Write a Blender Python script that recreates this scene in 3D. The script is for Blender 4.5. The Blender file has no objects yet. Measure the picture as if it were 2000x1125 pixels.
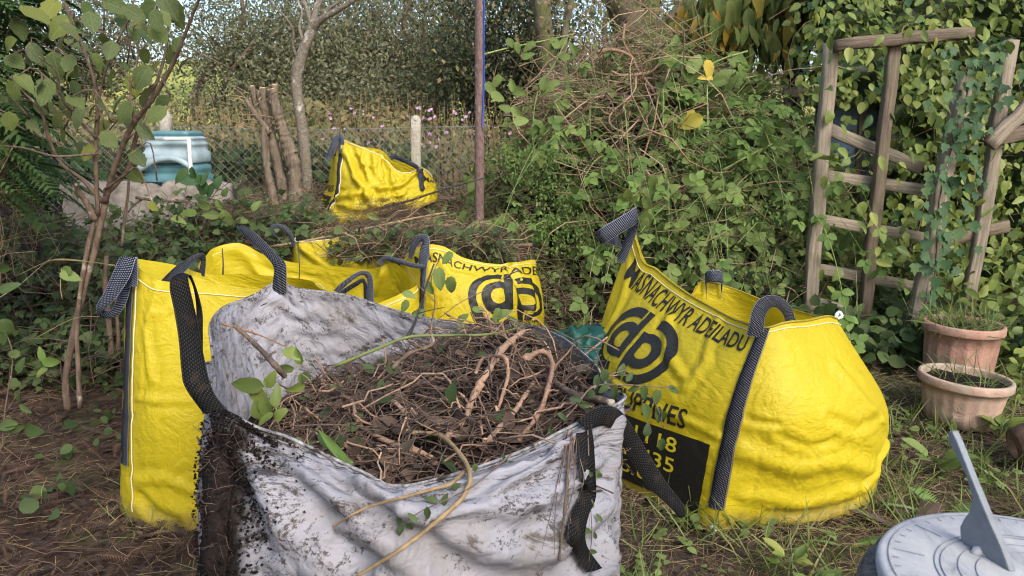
import bpy, bmesh, math, random
import numpy as np
from mathutils import Vector, Matrix
from mathutils.bvhtree import BVHTree

sc = bpy.context.scene
COL = sc.collection
R_ = np.random.default_rng(11)
random.seed(5)

# ---------------------------------------------------------------- camera
CAM_H, PITCH, FPX = 1.5, math.radians(11.5), 1482.0
cam_d = bpy.data.cameras.new('camera')
cam_d.sensor_width = 36.0
cam_d.lens = 36.0 * FPX / 2000.0
cam_d.clip_start, cam_d.clip_end = 0.05, 2000
cam_d.dof.use_dof = True
cam_d.dof.focus_distance = 2.6
cam_d.dof.aperture_fstop = 14
cam = bpy.data.objects.new('camera', cam_d)
COL.objects.link(cam)
cam.location = (0, 0, CAM_H)
cam.rotation_euler = (math.pi / 2 - PITCH, 0, 0)
sc.camera = cam

# ---------------------------------------------------------------- sky, sun, exposure
SUN_EL, SUN_AZ = math.radians(40), math.radians(152)   # azimuth measured from +Y towards +X
world = bpy.data.worlds.new('World')
sc.world = world
world.use_nodes = True
wn = world.node_tree
wn.nodes.clear()
w_out = wn.nodes.new('ShaderNodeOutputWorld')
w_bg = wn.nodes.new('ShaderNodeBackground')
w_sky = wn.nodes.new('ShaderNodeTexSky')
w_sky.sky_type = 'NISHITA'
w_sky.sun_disc = False
w_sky.sun_elevation = SUN_EL
w_sky.sun_rotation = SUN_AZ
w_sky.air_density, w_sky.dust_density, w_sky.ozone_density = 1.0, 3.0, 1.0
w_bg.inputs['Strength'].default_value = 0.15
wn.links.new(w_sky.outputs[0], w_bg.inputs[0])
wn.links.new(w_bg.outputs[0], w_out.inputs[0])

sun_d = bpy.data.lights.new('sun', 'SUN')
sun_d.energy = 1.3
sun_d.angle = math.radians(25)
sun_d.color = (1.0, 0.965, 0.91)
sun = bpy.data.objects.new('sun', sun_d)
COL.objects.link(sun)
sdir = Vector((math.sin(SUN_AZ) * math.cos(SUN_EL), math.cos(SUN_AZ) * math.cos(SUN_EL), math.sin(SUN_EL)))
sun.rotation_euler = (-sdir).to_track_quat('-Z', 'Y').to_euler()

sc.view_settings.view_transform = 'Standard'
sc.view_settings.look = 'None'
sc.view_settings.gamma = 1.0
sc.view_settings.exposure = 1.1
sc.view_settings.use_curve_mapping = False
sc.render.engine = 'CYCLES'
sc.cycles.use_denoising = True
sc.cycles.use_adaptive_sampling = True
sc.cycles.adaptive_threshold = 0.03
sc.cycles.pixel_filter_type = 'BLACKMAN_HARRIS'
sc.cycles.filter_width = 1.15
sc.cycles.max_bounces = 4
sc.cycles.diffuse_bounces = 2
sc.cycles.glossy_bounces = 1
sc.cycles.transmission_bounces = 2
sc.cycles.transparent_max_bounces = 4
sc.cycles.caustics_reflective = False
sc.cycles.caustics_refractive = False

# ---------------------------------------------------------------- helpers: projection, naming, meshes
CP, SP = math.cos(PITCH), math.sin(PITCH)
def ray(px, py):
    dx, dz = (px - 1000) / FPX, -(py - 562.5) / FPX
    return Vector((dx, CP + dz * SP, -SP + dz * CP))
def at(px, py, Y):
    """A point of the place: the direction in which it was sighted and its distance Y in front of the camera."""
    d = ray(px, py)
    return Vector((0, 0, CAM_H)) + d * (Y / d.y)

def ground_z(x, y):
    x = np.asarray(x, float); y = np.asarray(y, float)
    t = np.clip((y - 3.0) / 6.0, 0, 1)
    s = t * t * (3 - 2 * t) * 0.80
    s = s + 0.10 * np.clip((y - 4.6) / 1.5, 0, 1) * np.clip((-x - 0.2) / 1.2, 0, 1)
    return s
def gz(x, y):
    return float(ground_z(x, y))

def tag(o, label=None, cat=None, group=None, kind=None):
    if label: o['label'] = label
    if cat: o['category'] = cat
    if group: o['group'] = group
    if kind: o['kind'] = kind
    return o
def empty(name, loc=(0, 0, 0)):
    o = bpy.data.objects.new(name, None)
    o.empty_display_size = 0.1
    o.location = loc
    COL.objects.link(o)
    return o
def link(name, me, mat=None, parent=None):
    if mat is not None and not me.materials:
        me.materials.append(mat)
    o = bpy.data.objects.new(name, me)
    COL.objects.link(o)
    if parent is not None:
        o.parent = parent
        o.matrix_parent_inverse = Matrix.Translation(-Vector(parent.location))
    return o

def mesh_np(name, V, faces, smooth=True, rnd=None, uv=None):
    """faces: list of (n,k) index arrays; rnd: per-face float; uv: per-vertex (n,2)."""
    me = bpy.data.meshes.new(name)
    V = np.asarray(V, np.float32).reshape(-1, 3)
    faces = [np.asarray(f, np.int32) for f in faces if len(f)]
    me.vertices.add(len(V)); me.vertices.foreach_set('co', V.ravel())
    loops = np.concatenate([f.ravel() for f in faces])
    sizes = np.concatenate([np.full(len(f), f.shape[1], np.int32) for f in faces])
    me.loops.add(len(loops)); me.loops.foreach_set('vertex_index', loops)
    me.polygons.add(len(sizes))
    starts = np.concatenate([[0], np.cumsum(sizes)[:-1]]).astype(np.int32)
    me.polygons.foreach_set('loop_start', starts)
    if smooth:
        me.polygons.foreach_set('use_smooth', np.ones(len(sizes), bool))
    if uv is not None:
        l = me.uv_layers.new(name='UVMap')
        l.data.foreach_set('uv', np.asarray(uv, np.float32)[loops].ravel())
    if rnd is not None:
        a = me.attributes.new('rnd', 'FLOAT', 'FACE')
        a.data.foreach_set('value', np.asarray(rnd, np.float32))
    me.update(calc_edges=True)
    return me

def unit(a):
    n = np.linalg.norm(a, axis=-1, keepdims=True)
    return a / np.maximum(n, 1e-9)
def rand_dirs(n, rng=R_):
    return unit(rng.normal(size=(n, 3)))

class Soup:
    """Collects leaves, twigs and blades into one mesh."""
    def __init__(self): self.V = []; self.F = {}; self.R = {}; self.n = 0
    def add(self, V, F, R):
        V = np.asarray(V).reshape(-1, 3)
        for f, r in zip(F, R):
            k = f.shape[1]
            self.F.setdefault(k, []).append(f + self.n); self.R.setdefault(k, []).append(r)
        self.V.append(V); self.n += len(V)
    def scatter(self, tpl, pos, dirs, nrm, scale, rnd=None):
        TV, TF = tpl
        pos = np.asarray(pos, float); N = len(pos)
        if N == 0: return
        y = unit(np.asarray(dirs, float)); z = np.asarray(nrm, float)
        z = unit(z - (z * y).sum(1, keepdims=True) * y)
        x = np.cross(y, z)
        scale = np.broadcast_to(np.asarray(scale, float).reshape(-1, 1) if np.ndim(scale) == 1 else np.asarray(scale, float), (N, 1)) if np.ndim(scale) < 2 else scale
        S = scale[:, :, None] if scale.shape[1] == 1 else scale[:, None, :]
        T = np.asarray(TV)[None] * S
        V = pos[:, None] + T[..., 0:1] * x[:, None] + T[..., 1:2] * y[:, None] + T[..., 2:3] * z[:, None]
        if rnd is None: rnd = R_.random(N)
        off = (np.arange(N) * len(TV))[:, None, None]
        Fs, Rs = [], []
        for f in TF:
            f = np.asarray(f)
            Fs.append((f[None] + off).reshape(-1, f.shape[1])); Rs.append(np.repeat(rnd, len(f)))
        self.add(V, Fs, Rs)
    def tubes(self, P, R, sides=3, rnd=None):
        P = np.asarray(P, float); R = np.asarray(R, float)
        N, K, _ = P.shape
        t = unit(np.gradient(P, axis=1))
        ref = np.where(np.abs(t[..., 2:3]) < 0.8, np.array([0, 0, 1.0]), np.array([1.0, 0, 0]))
        a = unit(np.cross(t, ref)); b = np.cross(t, a)
        ang = np.arange(sides) * 2 * math.pi / sides
        ring = np.cos(ang)[:, None] * a[:, :, None] + np.sin(ang)[:, None] * b[:, :, None]
        V = P[:, :, None] + ring * R[:, :, None, None]
        k = np.arange(K - 1)[:, None]; s = np.arange(sides)[None]
        s2 = (s + 1) % sides
        q = np.stack([k * sides + s, k * sides + s2, (k + 1) * sides + s2, (k + 1) * sides + s], -1).reshape(-1, 4)
        F = (q[None] + (np.arange(N) * K * sides)[:, None, None]).reshape(-1, 4)
        if rnd is None: rnd = R_.random(N)
        self.add(V, [F], [np.repeat(rnd, len(q))])
    def build(self, name, mat, parent=None, smooth=True):
        ks = sorted(self.F)
        me = mesh_np(name, np.concatenate(self.V), [np.concatenate(self.F[k]) for k in ks], smooth,
                     np.concatenate([np.concatenate(self.R[k]) for k in ks]))
        return link(name, me, mat, parent)

def spline(pts, n):
    """Catmull-Rom through pts (k,d) resampled to n rows."""
    p = np.asarray([tuple(q) for q in pts], float)
    if len(p) == 2:
        t = np.linspace(0, 1, n)[:, None]
        return p[0] * (1 - t) + p[1] * t
    p = np.vstack([2 * p[0] - p[1], p, 2 * p[-1] - p[-2]])
    m = len(p) - 3
    u = np.linspace(0, m, n); i = np.minimum(u.astype(int), m - 1); f = (u - i)[:, None]
    a, b, c, d = p[i], p[i + 1], p[i + 2], p[i + 3]
    return 0.5 * (2 * b + (c - a) * f + (2 * a - 5 * b + 4 * c - d) * f ** 2 + (3 * b - a - 3 * c + d) * f ** 3)

def limb_mesh(name, pts, r0, r1, sides=8, n=None, knob=0.08, seed=0, cap=True, rs=None):
    """A tapered, slightly knobbly branch or root through pts, closed at both ends."""
    rng = np.random.default_rng(seed)
    n = n or max(6, 5 * len(pts))
    P = spline(pts, n)
    r = np.linspace(r0, r1, n) if rs is None else spline([(q, 0) for q in rs], n)[:, 0]
    t = unit(np.gradient(P, axis=0))
    a = np.cross(t[0], [0.31, 0.2, 0.93]); a /= np.linalg.norm(a)
    V = []
    for i in range(n):
        a = a - t[i] * np.dot(a, t[i]); a /= np.linalg.norm(a); b = np.cross(t[i], a)
        th = np.arange(sides) * 2 * math.pi / sides
        rr = r[i] * (1 + knob * rng.normal(size=sides)) * (1 + knob * 0.8 * rng.normal())
        V.append(P[i] + (np.cos(th) * rr)[:, None] * a + (np.sin(th) * rr)[:, None] * b)
    V = np.concatenate(V + [P[:1], P[-1:]])
    k = np.arange(n - 1)[:, None]; s = np.arange(sides)[None]; s2 = (s + 1) % sides
    q = np.stack([k * sides + s, k * sides + s2, (k + 1) * sides + s2, (k + 1) * sides + s], -1).reshape(-1, 4)
    i0 = n * sides; s = np.arange(sides); s2 = (s + 1) % sides
    tri = np.concatenate([np.stack([s2, s, np.full(sides, i0)], 1), np.stack([(n - 1) * sides + s, (n - 1) * sides + s2, np.full(sides, i0 + 1)], 1)])
    uv = np.zeros((len(V), 2))
    L = np.concatenate([[0], np.cumsum(np.linalg.norm(np.diff(P, axis=0), axis=1))])
    uv[:n * sides, 0] = np.tile(np.arange(sides) / sides, n); uv[:n * sides, 1] = np.repeat(L, sides)
    return mesh_np(name, V, [tri, q] if cap else [q], True, uv=uv)

def box_mesh(name, p0, p1, w, d, up=(0, 0, 1), wob=0.0, seed=0, segs=6, w1=None):
    """A weathered timber from p0 to p1: w across, d deep, edges chamfered, slightly warped."""
    rng = np.random.default_rng(seed)
    p0, p1 = np.array(p0, float), np.array(p1, float)
    t = unit(p1 - p0); x = np.cross(t, up); x = x / np.linalg.norm(x); y = np.cross(x, t)
    c = 0.10 * min(w, d)
    V = []; wv = rng.normal(size=(segs + 1, 2)) * wob
    for i in range(segs + 1):
        f = i / segs; ww = (w if w1 is None else w + (w1 - w) * f) / 2; dd = d / 2
        sec = np.array([(-ww + c, -dd), (ww - c, -dd), (ww, -dd + c), (ww, dd - c), (ww - c, dd), (-ww + c, dd), (-ww, dd - c), (-ww, -dd + c)])
        sec = sec + rng.normal(size=sec.shape) * wob * 0.4
        o = p0 + (p1 - p0) * f + x * wv[i, 0] + y * wv[i, 1]
        V.append(o + sec[:, :1] * x + sec[:, 1:] * y)
    V = np.concatenate(V); s = np.arange(8); s2 = (s + 1) % 8
    q = np.concatenate([np.stack([i * 8 + s, i * 8 + s2, (i + 1) * 8 + s2, (i + 1) * 8 + s], 1) for i in range(segs)])
    caps = np.array([s[::-1], segs * 8 + s])
    return mesh_np(name, V, [q, caps], False)

# ---------------------------------------------------------------- leaf shapes (tip along +Y, length 1)
def leaf_shape(ts, ws, fold=0.18, curl=0.12, wave=0.0):
    V = []; n = len(ts)
    for i, (t, w) in enumerate(zip(ts, ws)):
        z = -curl * t * t
        wv = wave * (1 if i % 2 else -1)
        V += [(-w, t, z + fold * w + wv), (0, t, z), (w, t, z + fold * w - wv)]
    Q = []
    for i in range(n - 1):
        a = 3 * i
        Q += [(a, a + 1, a + 4, a + 3), (a + 1, a + 2, a + 5, a + 4)]
    return np.array(V, float), [np.array(Q)]
def rhomb(w=0.25, fold=0.3):
    return np.array([(0, 0, 0), (w, 0.45, fold * w), (0, 1, 0), (-w, 0.45, fold * w)], float), [np.array([(0, 1, 2), (0, 2, 3)])]
LEAF_OVAL = leaf_shape([0, .18, .45, .75, 1], [0.02, .24, .33, .22, 0.0])
LEAF_ROUND = leaf_shape([0, .12, .4, .75, 1], [0.06, .34, .44, .30, 0.0], 0.12, 0.18)
LEAF_LONG = leaf_shape([0, .2, .5, .8, 1], [0.02, .13, .17, .10, 0.0], 0.3, 0.25)
def tri_leaf():
    V, F = leaf_shape([0, .2, .5, .8, 1], [0.03, .27, .36, .22, 0.0], 0.3, 0.22)
    VV, FF = [], []
    for k, (a, sc_, oy) in enumerate(((0, .62, .38), (1.15, .52, .30), (-1.15, .52, .30))):
        c, s = math.cos(a), math.sin(a); W = V * sc_
        VV.append(np.stack([W[:, 0] * c - W[:, 1] * s, W[:, 0] * s + W[:, 1] * c + oy, W[:, 2] + (.03 if k else 0)], 1)); FF.append(F[0] + k * len(V))
    VV.append(np.array([(-.012, 0, 0), (.012, 0, 0), (.008, .40, 0), (-.008, .40, 0)])); FF.append(np.array([(0, 1, 2, 3)]) + 3 * len(V))
    return np.concatenate(VV), [np.concatenate(FF)]
LEAF_TRI = tri_leaf()
LEAF_SMALL = leaf_shape([0, .4, 1], [0.03, .27, 0.0], 0.25, 0.1)
LEAF_RH = rhomb()
LEAF_RHN = rhomb(0.17)
def ivy_shape():
    out = [(0, 0), (.22, -.06), (.50, .18), (.30, .36), (.34, .62), (.14, .66), (0, 1.0)]
    pts = out + [(-x, y) for x, y in out[-2:0:-1]]
    V = [(0, .3, -.03)] + [(x, y, .10 * abs(x) - .08 * y * y) for x, y in pts]
    n = len(pts)
    return np.array(V, float), [np.array([(0, 1 + i, 1 + (i + 1) % n) for i in range(n)])]
LEAF_IVY = ivy_shape()
BLADE = leaf_shape([0, .35, .7, 1], [.010, .013, .009, 0.0], 0.3, 0.45)
def frond_shape(n=9, droop=0.25, wid=0.34, lw=0.055):
    V = []; T = []
    def tri(a, b, c):
        i = len(V); V.extend([a, b, c]); T.append((i, i + 1, i + 2))
    for i in range(n):
        t = 0.08 + 0.88 * i / (n - 1); z = -droop * t * t
        w = wid * math.sin(math.pi * min(1, 0.18 + 0.82 * (1 - t) ** 0.8)) * (0.6 + 0.4 * (1 - t)) + 0.03
        for s in (-1, 1):
            tri((0, t - lw, z), (s * w, t + w * 0.75, z - 0.25 * w), (0, t + lw, z))
    tri((-.012, 0, 0), (.012, 0, 0), (0, 1, -droop))
    return np.array(V, float), [np.array(T)]
FROND = frond_shape()
FROND_FINE = frond_shape(11, 0.15, 0.22, 0.022)
FERN = frond_shape(16, 0.45, 0.24, 0.035)
# ---------------------------------------------------------------- materials
class NT:
    def __init__(self, name):
        self.m = bpy.data.materials.new(name); self.m.use_nodes = True
        self.t = self.m.node_tree; self.t.nodes.clear()
        self.out = self.t.nodes.new('ShaderNodeOutputMaterial')
    def n(self, kind, **kw):
        o = self.t.nodes.new('ShaderNode' + kind)
        for k, v in kw.items():
            if k.startswith('i_'):
                key = k[2:]; key = int(key) if key.isdigit() else key.replace('_', ' ')
                o.inputs[key].default_value = v
            else: setattr(o, k, v)
        return o
    def l(self, a, b): self.t.links.new(a, b)
    def math(self, op, a, b=None, c=None):
        o = self.n('Math', operation=op)
        for i, v in enumerate((a, b, c)):
            if v is None: continue
            if isinstance(v, (int, float)): o.inputs[i].default_value = v
            else: self.l(v, o.inputs[i])
        return o.outputs[0]
    def noise(self, vec, scale, detail=3, rough=0.55, dist=0.0):
        o = self.n('TexNoise', i_Scale=scale, i_Detail=detail, i_Roughness=rough, i_Distortion=dist)
        if vec is not None: self.l(vec, o.inputs['Vector'])
        return o.outputs[0]
    def ramp(self, fac, stops, interp='LINEAR'):
        o = self.n('ValToRGB'); r = o.color_ramp; r.interpolation = interp
        while len(r.elements) < len(stops): r.elements.new(0.5)
        for e, (p, c) in zip(r.elements, stops):
            e.position = p; e.color = (*c, 1) if len(c) == 3 else c
        self.l(fac, o.inputs[0]); return o.outputs[0]
    def mix(self, fac, a, b, mode='MIX'):
        o = self.n('Mix', data_type='RGBA', blend_type=mode)
        for s, v in ((0, fac), (6, a), (7, b)):
            if isinstance(v, (int, float)): o.inputs[s].default_value = v
            elif isinstance(v, tuple): o.inputs[s].default_value = (*v, 1)
            else: self.l(v, o.inputs[s])
        return o.outputs[2]
    def obj(self): return self.n('TexCoord').outputs['Object']
    def uv(self): return self.n('UVMap').outputs[0]
    def scaled(self, vec, s):
        o = self.n('Mapping'); o.inputs['Scale'].default_value = s; self.l(vec, o.inputs[0]); return o.outputs[0]
    def bsdf(self, col, rough=0.6, spec=0.4, bump=None, bstr=0.3, bdist=0.01, metal=0.0):
        o = self.n('BsdfPrincipled')
        if isinstance(col, tuple): o.inputs['Base Color'].default_value = (*col, 1)
        else: self.l(col, o.inputs['Base Color'])
        if isinstance(rough, (int, float)): o.inputs['Roughness'].default_value = rough
        else: self.l(rough, o.inputs['Roughness'])
        o.inputs['Specular IOR Level'].default_value = spec
        o.inputs['Metallic'].default_value = metal
        if bump is not None:
            b = self.n('Bump', i_Strength=bstr, i_Distance=bdist); self.l(bump, b.inputs['Height']); self.l(b.outputs[0], o.inputs['Normal'])
        return o
    def done(self, sh): self.l(sh.outputs[0], self.out.inputs[0]); return self.m
    def rnd(self):
        a = self.n('Attribute', attribute_name='rnd').outputs['Fac']
        b = self.n('ObjectInfo').outputs['Random']
        return self.math('FRACT', self.math('ADD', a, b))

def leaf_mat(name, cols, trans=0.3, rough=0.45, spec=0.4, under=0.35, veins=False):
    """Leaf: colour differs from leaf to leaf, thin and slightly translucent, paler underneath."""
    N = NT(name); spec *= 0.5; under *= 0.55; rough = rough + 0.1
    r = N.rnd()
    k = len(cols)
    c = N.ramp(r, [(i / (k - 1), q) for i, q in enumerate(cols)])
    if veins:
        mot = N.noise(N.obj(), 9, 3, 0.65)
        c = N.mix(N.ramp(mot, [(0.42, (0, 0, 0)), (0.75, (0.45, 0.45, 0.45))]), c, (0.20, 0.19, 0.035))
    back = N.n('NewGeometry').outputs['Backfacing']
    bump = None
    if veins:
        uv = N.uv(); sp = N.n('SeparateXYZ'); N.l(uv, sp.inputs[0])
        ax = N.math('ABSOLUTE', sp.outputs[0])
        v = N.math('FRACT', N.math('MULTIPLY', N.math('SUBTRACT', sp.outputs[1], N.math('MULTIPLY', ax, 0.9)), 7.5))
        side = N.math('LESS_THAN', v, 0.10)
        mid = N.math('LESS_THAN', ax, 0.018)
        vein = N.math('MAXIMUM', side, mid)
        c = N.mix(N.math('MULTIPLY', vein, 0.13), c, (0.32, 0.40, 0.16))
        bump = v
    c2 = N.mix(N.math('MULTIPLY', back, under), c, (0.24, 0.32, 0.20))
    p = N.bsdf(c2, rough, spec, bump, 0.15, 0.003)
    t = N.n('BsdfTranslucent')
    N.l(N.mix(0.25, c, (0.45, 0.55, 0.10), 'OVERLAY'), t.inputs[0])
    m = N.n('MixShader'); m.inputs[0].default_value = trans
    N.l(p.outputs[0], m.inputs[1]); N.l(t.outputs[0], m.inputs[2])
    return N.done(m)

def stem_mat(name, cols, rough=0.8, scale=60, spec=0.25):
    N = NT(name)
    c = N.ramp(N.rnd(), [(i / max(1, len(cols) - 1), q) for i, q in enumerate(cols)])
    nz = N.noise(N.obj(), scale, 4)
    c = N.mix(0.6, c, N.ramp(nz, [(0.3, (0.28, 0.28, 0.28)), (0.7, (0.72, 0.72, 0.72))]), 'OVERLAY')
    return N.done(N.bsdf(c, rough, spec, nz, 0.5, 0.004))

def bark_mat(name, dark, light, patch=None, patch_amt=0.5, sc_=(1, 1, 0.35), scale=35, moss=None):
    N = NT(name)
    o = N.obj(); v = N.scaled(o, sc_)
    nz = N.noise(v, scale, 5, 0.65, 0.4)
    c = N.ramp(nz, [(0.32, dark), (0.68, light)])
    if patch:
        pn = N.noise(o, scale * 0.35, 3, 0.6)
        c = N.mix(N.ramp(pn, [(patch_amt, (0, 0, 0)), (patch_amt + 0.08, (1, 1, 1))]), c, patch)
    if moss:
        mn = N.noise(o, scale * 0.2, 4, 0.6)
        c = N.mix(N.ramp(mn, [(0.48, (0, 0, 0)), (0.62, (0.8, 0.8, 0.8))]), c, moss)
    return N.done(N.bsdf(c, 0.85, 0.2, nz, 0.8, 0.012))

def timber_mat(name, a, b, green=(0.10, 0.12, 0.045)):
    """Weathered timber: grain runs along the part's own long direction through the generated coordinate."""
    N = NT(name)
    g = N.n('TexCoord').outputs['Object']
    v = N.scaled(g, (40, 40, 3))
    nz = N.noise(v, 1.6, 5, 0.65, 0.6)
    big = N.noise(g, 5, 3)
    c = N.ramp(nz, [(0.28, a), (0.72, b)])
    c = N.mix(N.ramp(big, [(0.5, (0, 0, 0)), (0.75, (0.55, 0.55, 0.55))]), c, green)
    c = N.mix(0.35, c, N.ramp(N.n('ObjectInfo').outputs['Random'], [(0, (0.35, 0.35, 0.35)), (1, (0.65, 0.64, 0.62))]), 'OVERLAY')
    return N.done(N.bsdf(c, 0.85, 0.2, nz, 0.7, 0.008))

def weave_bump(N, uv, pitch=0.0035):
    sp = N.n('SeparateXYZ'); N.l(uv, sp.inputs[0])
    k = 2 * math.pi / pitch
    a = N.math('SINE', N.math('MULTIPLY', sp.outputs[0], k)); b = N.math('SINE', N.math('MULTIPLY', sp.outputs[1], k))
    return N.math('MULTIPLY', a, b), sp

def crinkle(N, uv):
    """Creases of handled woven plastic sheet: thin ridges between flat facets, plus soft dents."""
    h = N.noise(N.scaled(uv, (1, 2.4, 1)), 16, 3, 0.6, 0.7)
    return h, h
    o = N.n('TexVoronoi', feature='DISTANCE_TO_EDGE', i_Scale=7.0)
    add = N.n('VectorMath', operation='ADD'); N.l(uv, add.inputs[0])
    nn = N.n('TexNoise', i_Scale=5.0, i_Detail=3.0); N.l(uv, nn.inputs['Vector'])
    sc_ = N.n('VectorMath', operation='SCALE'); sc_.inputs['Scale'].default_value = 0.35
    N.l(nn.outputs['Color'], sc_.inputs[0]); N.l(sc_.outputs[0], add.inputs[1]); N.l(add.outputs[0], o.inputs['Vector'])
    e = N.ramp(o.outputs[0], [(0.0, (1, 1, 1)), (0.10, (0, 0, 0))])
    h = N.noise(N.scaled(uv, (1, 2.4, 1)), 16, 4, 0.6, 0.7)
    return N.math('ADD', N.math('MULTIPLY', h, 1.0), N.math('MULTIPLY', e, 0.05)), h

def bag_mat(name, col, deep, dirt_col, dirt_lo, trans=0.25, white=False):
    N = NT(name)
    uv = N.uv()
    wv, sp = weave_bump(N, uv)
    cr, h = crinkle(N, uv)
    big = N.noise(uv, 3.2, 4, 0.6)
    c = N.mix(N.ramp(big, [(0.35, (0, 0, 0)), (0.7, (0.6, 0.6, 0.6))]), col, deep)
    d1 = N.noise(N.scaled(uv, (1, 1.6, 1)), 9, 5, 0.72, 0.5)
    d = N.ramp(d1, [(dirt_lo, (0, 0, 0)), (dirt_lo + (0.07 if white else 0.2), (1, 1, 1) if white else (0.35, 0.35, 0.35))])
    c = N.mix(d, c, dirt_col)
    if white:
        # earth rubbed into the cloth: grey-brown film, black crumbs, thickest near the soiled corner and the rim
        film = N.noise(N.scaled(uv, (1.0, 1.7, 1)), 3.6, 5, 0.72, 1.2)
        c = N.mix(N.ramp(film, [(0.44, (0, 0, 0)), (0.70, (0.65, 0.65, 0.65))]), c, (0.19, 0.165, 0.145))
        sm = N.noise(N.scaled(uv, (1.1, 2.1, 1)), 4.2, 7, 0.75, 1.6)
        s2 = N.noise(uv, 120, 3, 0.8)
        grit = N.math('ADD', N.math('MULTIPLY', sm, 1.0), N.math('MULTIPLY', N.math('SUBTRACT', s2, 0.5), 0.55))
        lx = N.math('MULTIPLY', N.math('MAXIMUM', N.math('SUBTRACT', 0.45, sp.outputs[0]), 0.0), 0.22)
        ly = N.math('MULTIPLY', N.math('MAXIMUM', N.math('SUBTRACT', 0.35, sp.outputs[1]), 0.0), 0.20)
        top = N.math('MULTIPLY', N.math('MAXIMUM', N.math('SUBTRACT', sp.outputs[1], 0.90), 0.0), 1.6)
        grit = N.math('SUBTRACT', N.math('ADD', N.math('ADD', grit, top), N.math('ADD', lx, ly)), 0.035)
        c = N.mix(N.ramp(grit, [(0.525, (0, 0, 0)), (0.60, (0.94, 0.94, 0.94))]), c, (0.038, 0.031, 0.027))
        # caked soil down the left front seam (u = 0 of the bag)
        ed = N.math('SUBTRACT', N.math('ABSOLUTE', N.math('SUBTRACT', sp.outputs[0], 0.035)), N.math('MULTIPLY', N.noise(uv, 14, 5, 0.7), 0.10))
        c = N.mix(N.ramp(ed, [(0.0, (1, 1, 1)), (0.035, (0, 0, 0))]), c, (0.016, 0.012, 0.009))
    if not white:       # mud splashed up from the ground
        mud = N.math('SUBTRACT', N.math('MULTIPLY', N.noise(uv, 11, 6, 0.7), 0.20), sp.outputs[1])
        c = N.mix(N.ramp(mud, [(0.0, (0, 0, 0)), (0.06, (0.55, 0.55, 0.55))]), c, (0.16, 0.115, 0.05))
    rid = N.math('ABSOLUTE', N.math('SUBTRACT', N.noise(uv, 8, 3, 0.55, 0.6), 0.5))
    rid2 = N.math('ABSOLUTE', N.math('SUBTRACT', N.noise(N.scaled(uv, (1, 1.8, 1)), 19, 2, 0.5, 0.4), 0.5))
    sharp = N.math('ADD', N.math('MULTIPLY', rid, 0.045 if white else 0.026), N.math('MULTIPLY', rid2, 0.016 if white else 0.009))
    hgt = N.math('ADD', N.math('ADD', N.math('MULTIPLY', cr, 0.004), sharp), N.math('MULTIPLY', wv, 0.0003))
    p = N.bsdf(c, N.math('ADD', 0.34 if not white else 0.5, N.math('MULTIPLY', big, 0.25)), 0.4, hgt, 0.55, 1.0)
    t = N.n('BsdfTranslucent'); N.l(c, t.inputs[0])
    m = N.n('MixShader'); m.inputs[0].default_value = trans
    N.l(p.outputs[0], m.inputs[1]); N.l(t.outputs[0], m.inputs[2])
    return N.done(m)

def strap_mat(name, base, fleck, amt=1.0, dirt=0.0):
    N = NT(name)
    uv = N.uv(); sp = N.n('SeparateXYZ'); N.l(uv, sp.inputs[0])
    row = N.math('MULTIPLY', sp.outputs[0], 11.0)
    fr = N.math('FRACT', row)
    off = N.math('MULTIPLY', N.math('FLOOR', row), 0.31)
    al = N.math('FRACT', N.math('ADD', N.math('MULTIPLY', sp.outputs[1], 115.0), off))
    m = N.math('MULTIPLY', N.math('LESS_THAN', al, 0.45), N.math('LESS_THAN', N.math('ABSOLUTE', N.math('SUBTRACT', fr, 0.5)), 0.22))
    edge = N.math('GREATER_THAN', N.math('ABSOLUTE', N.math('SUBTRACT', sp.outputs[0], 0.5)), 0.475)
    m = N.math('MULTIPLY', N.math('MAXIMUM', m, N.math('MULTIPLY', edge, 0.8)), amt)
    nz = N.noise(N.obj(), 25, 5, 0.65)
    c = N.mix(m, base, fleck)
    c = N.mix(N.ramp(nz, [(0.62 - 0.3 * dirt, (0, 0, 0)), (0.75 - 0.3 * dirt, (0.9, 0.9, 0.9))]), c, (0.03, 0.022, 0.016))
    rib = N.math('SINE', N.math('MULTIPLY', sp.outputs[0], 50.0))
    return N.done(N.bsdf(c, 0.95, 0.08, N.math('ADD', rib, m), 0.35, 0.0012))

def flat_mat(name, col, rough=0.6, spec=0.4, nscale=30, namt=0.25, bstr=0.2, metal=0.0):
    N = NT(name)
    nz = N.noise(N.obj(), nscale, 4, 0.6)
    c = N.mix(namt, col, N.ramp(nz, [(0.25, (0.2, 0.2, 0.2)), (0.75, (0.8, 0.8, 0.8))]), 'OVERLAY')
    return N.done(N.bsdf(c, rough, spec, nz, bstr, 0.004, metal))

M = {}
M['yellow'] = bag_mat('yellow woven plastic', (0.57, 0.455, 0.016), (0.50, 0.385, 0.013), (0.26, 0.18, 0.03), 0.58)
M['white'] = bag_mat('soiled white woven plastic', (0.285, 0.285, 0.32), (0.23, 0.227, 0.25), (0.05, 0.042, 0.034), 0.585, 0.10, True)
M['print'] = None
def print_mat():
    N = NT('black print on woven plastic'); uv = N.uv()
    wv, sp = weave_bump(N, uv, 0.004)
    worn = N.noise(N.scaled(uv, (25, 160, 1)), 2.2, 4, 0.7)
    c = N.mix(N.ramp(worn, [(0.57, (0, 0, 0)), (0.74, (0.6, 0.6, 0.6))]), (0.012, 0.012, 0.012), (0.16, 0.125, 0.02))
    return N.done(N.bsdf(c, 0.5, 0.35, wv, 0.3, 0.0004))
M['print'] = print_mat()
M['print_y'] = flat_mat('yellow print', (0.66, 0.55, 0.03), 0.55, 0.3, 60, 0.35)
M['strap'] = strap_mat('navy webbing with white fleck', (0.006, 0.007, 0.011), (0.45, 0.47, 0.52), 0.30)
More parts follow.
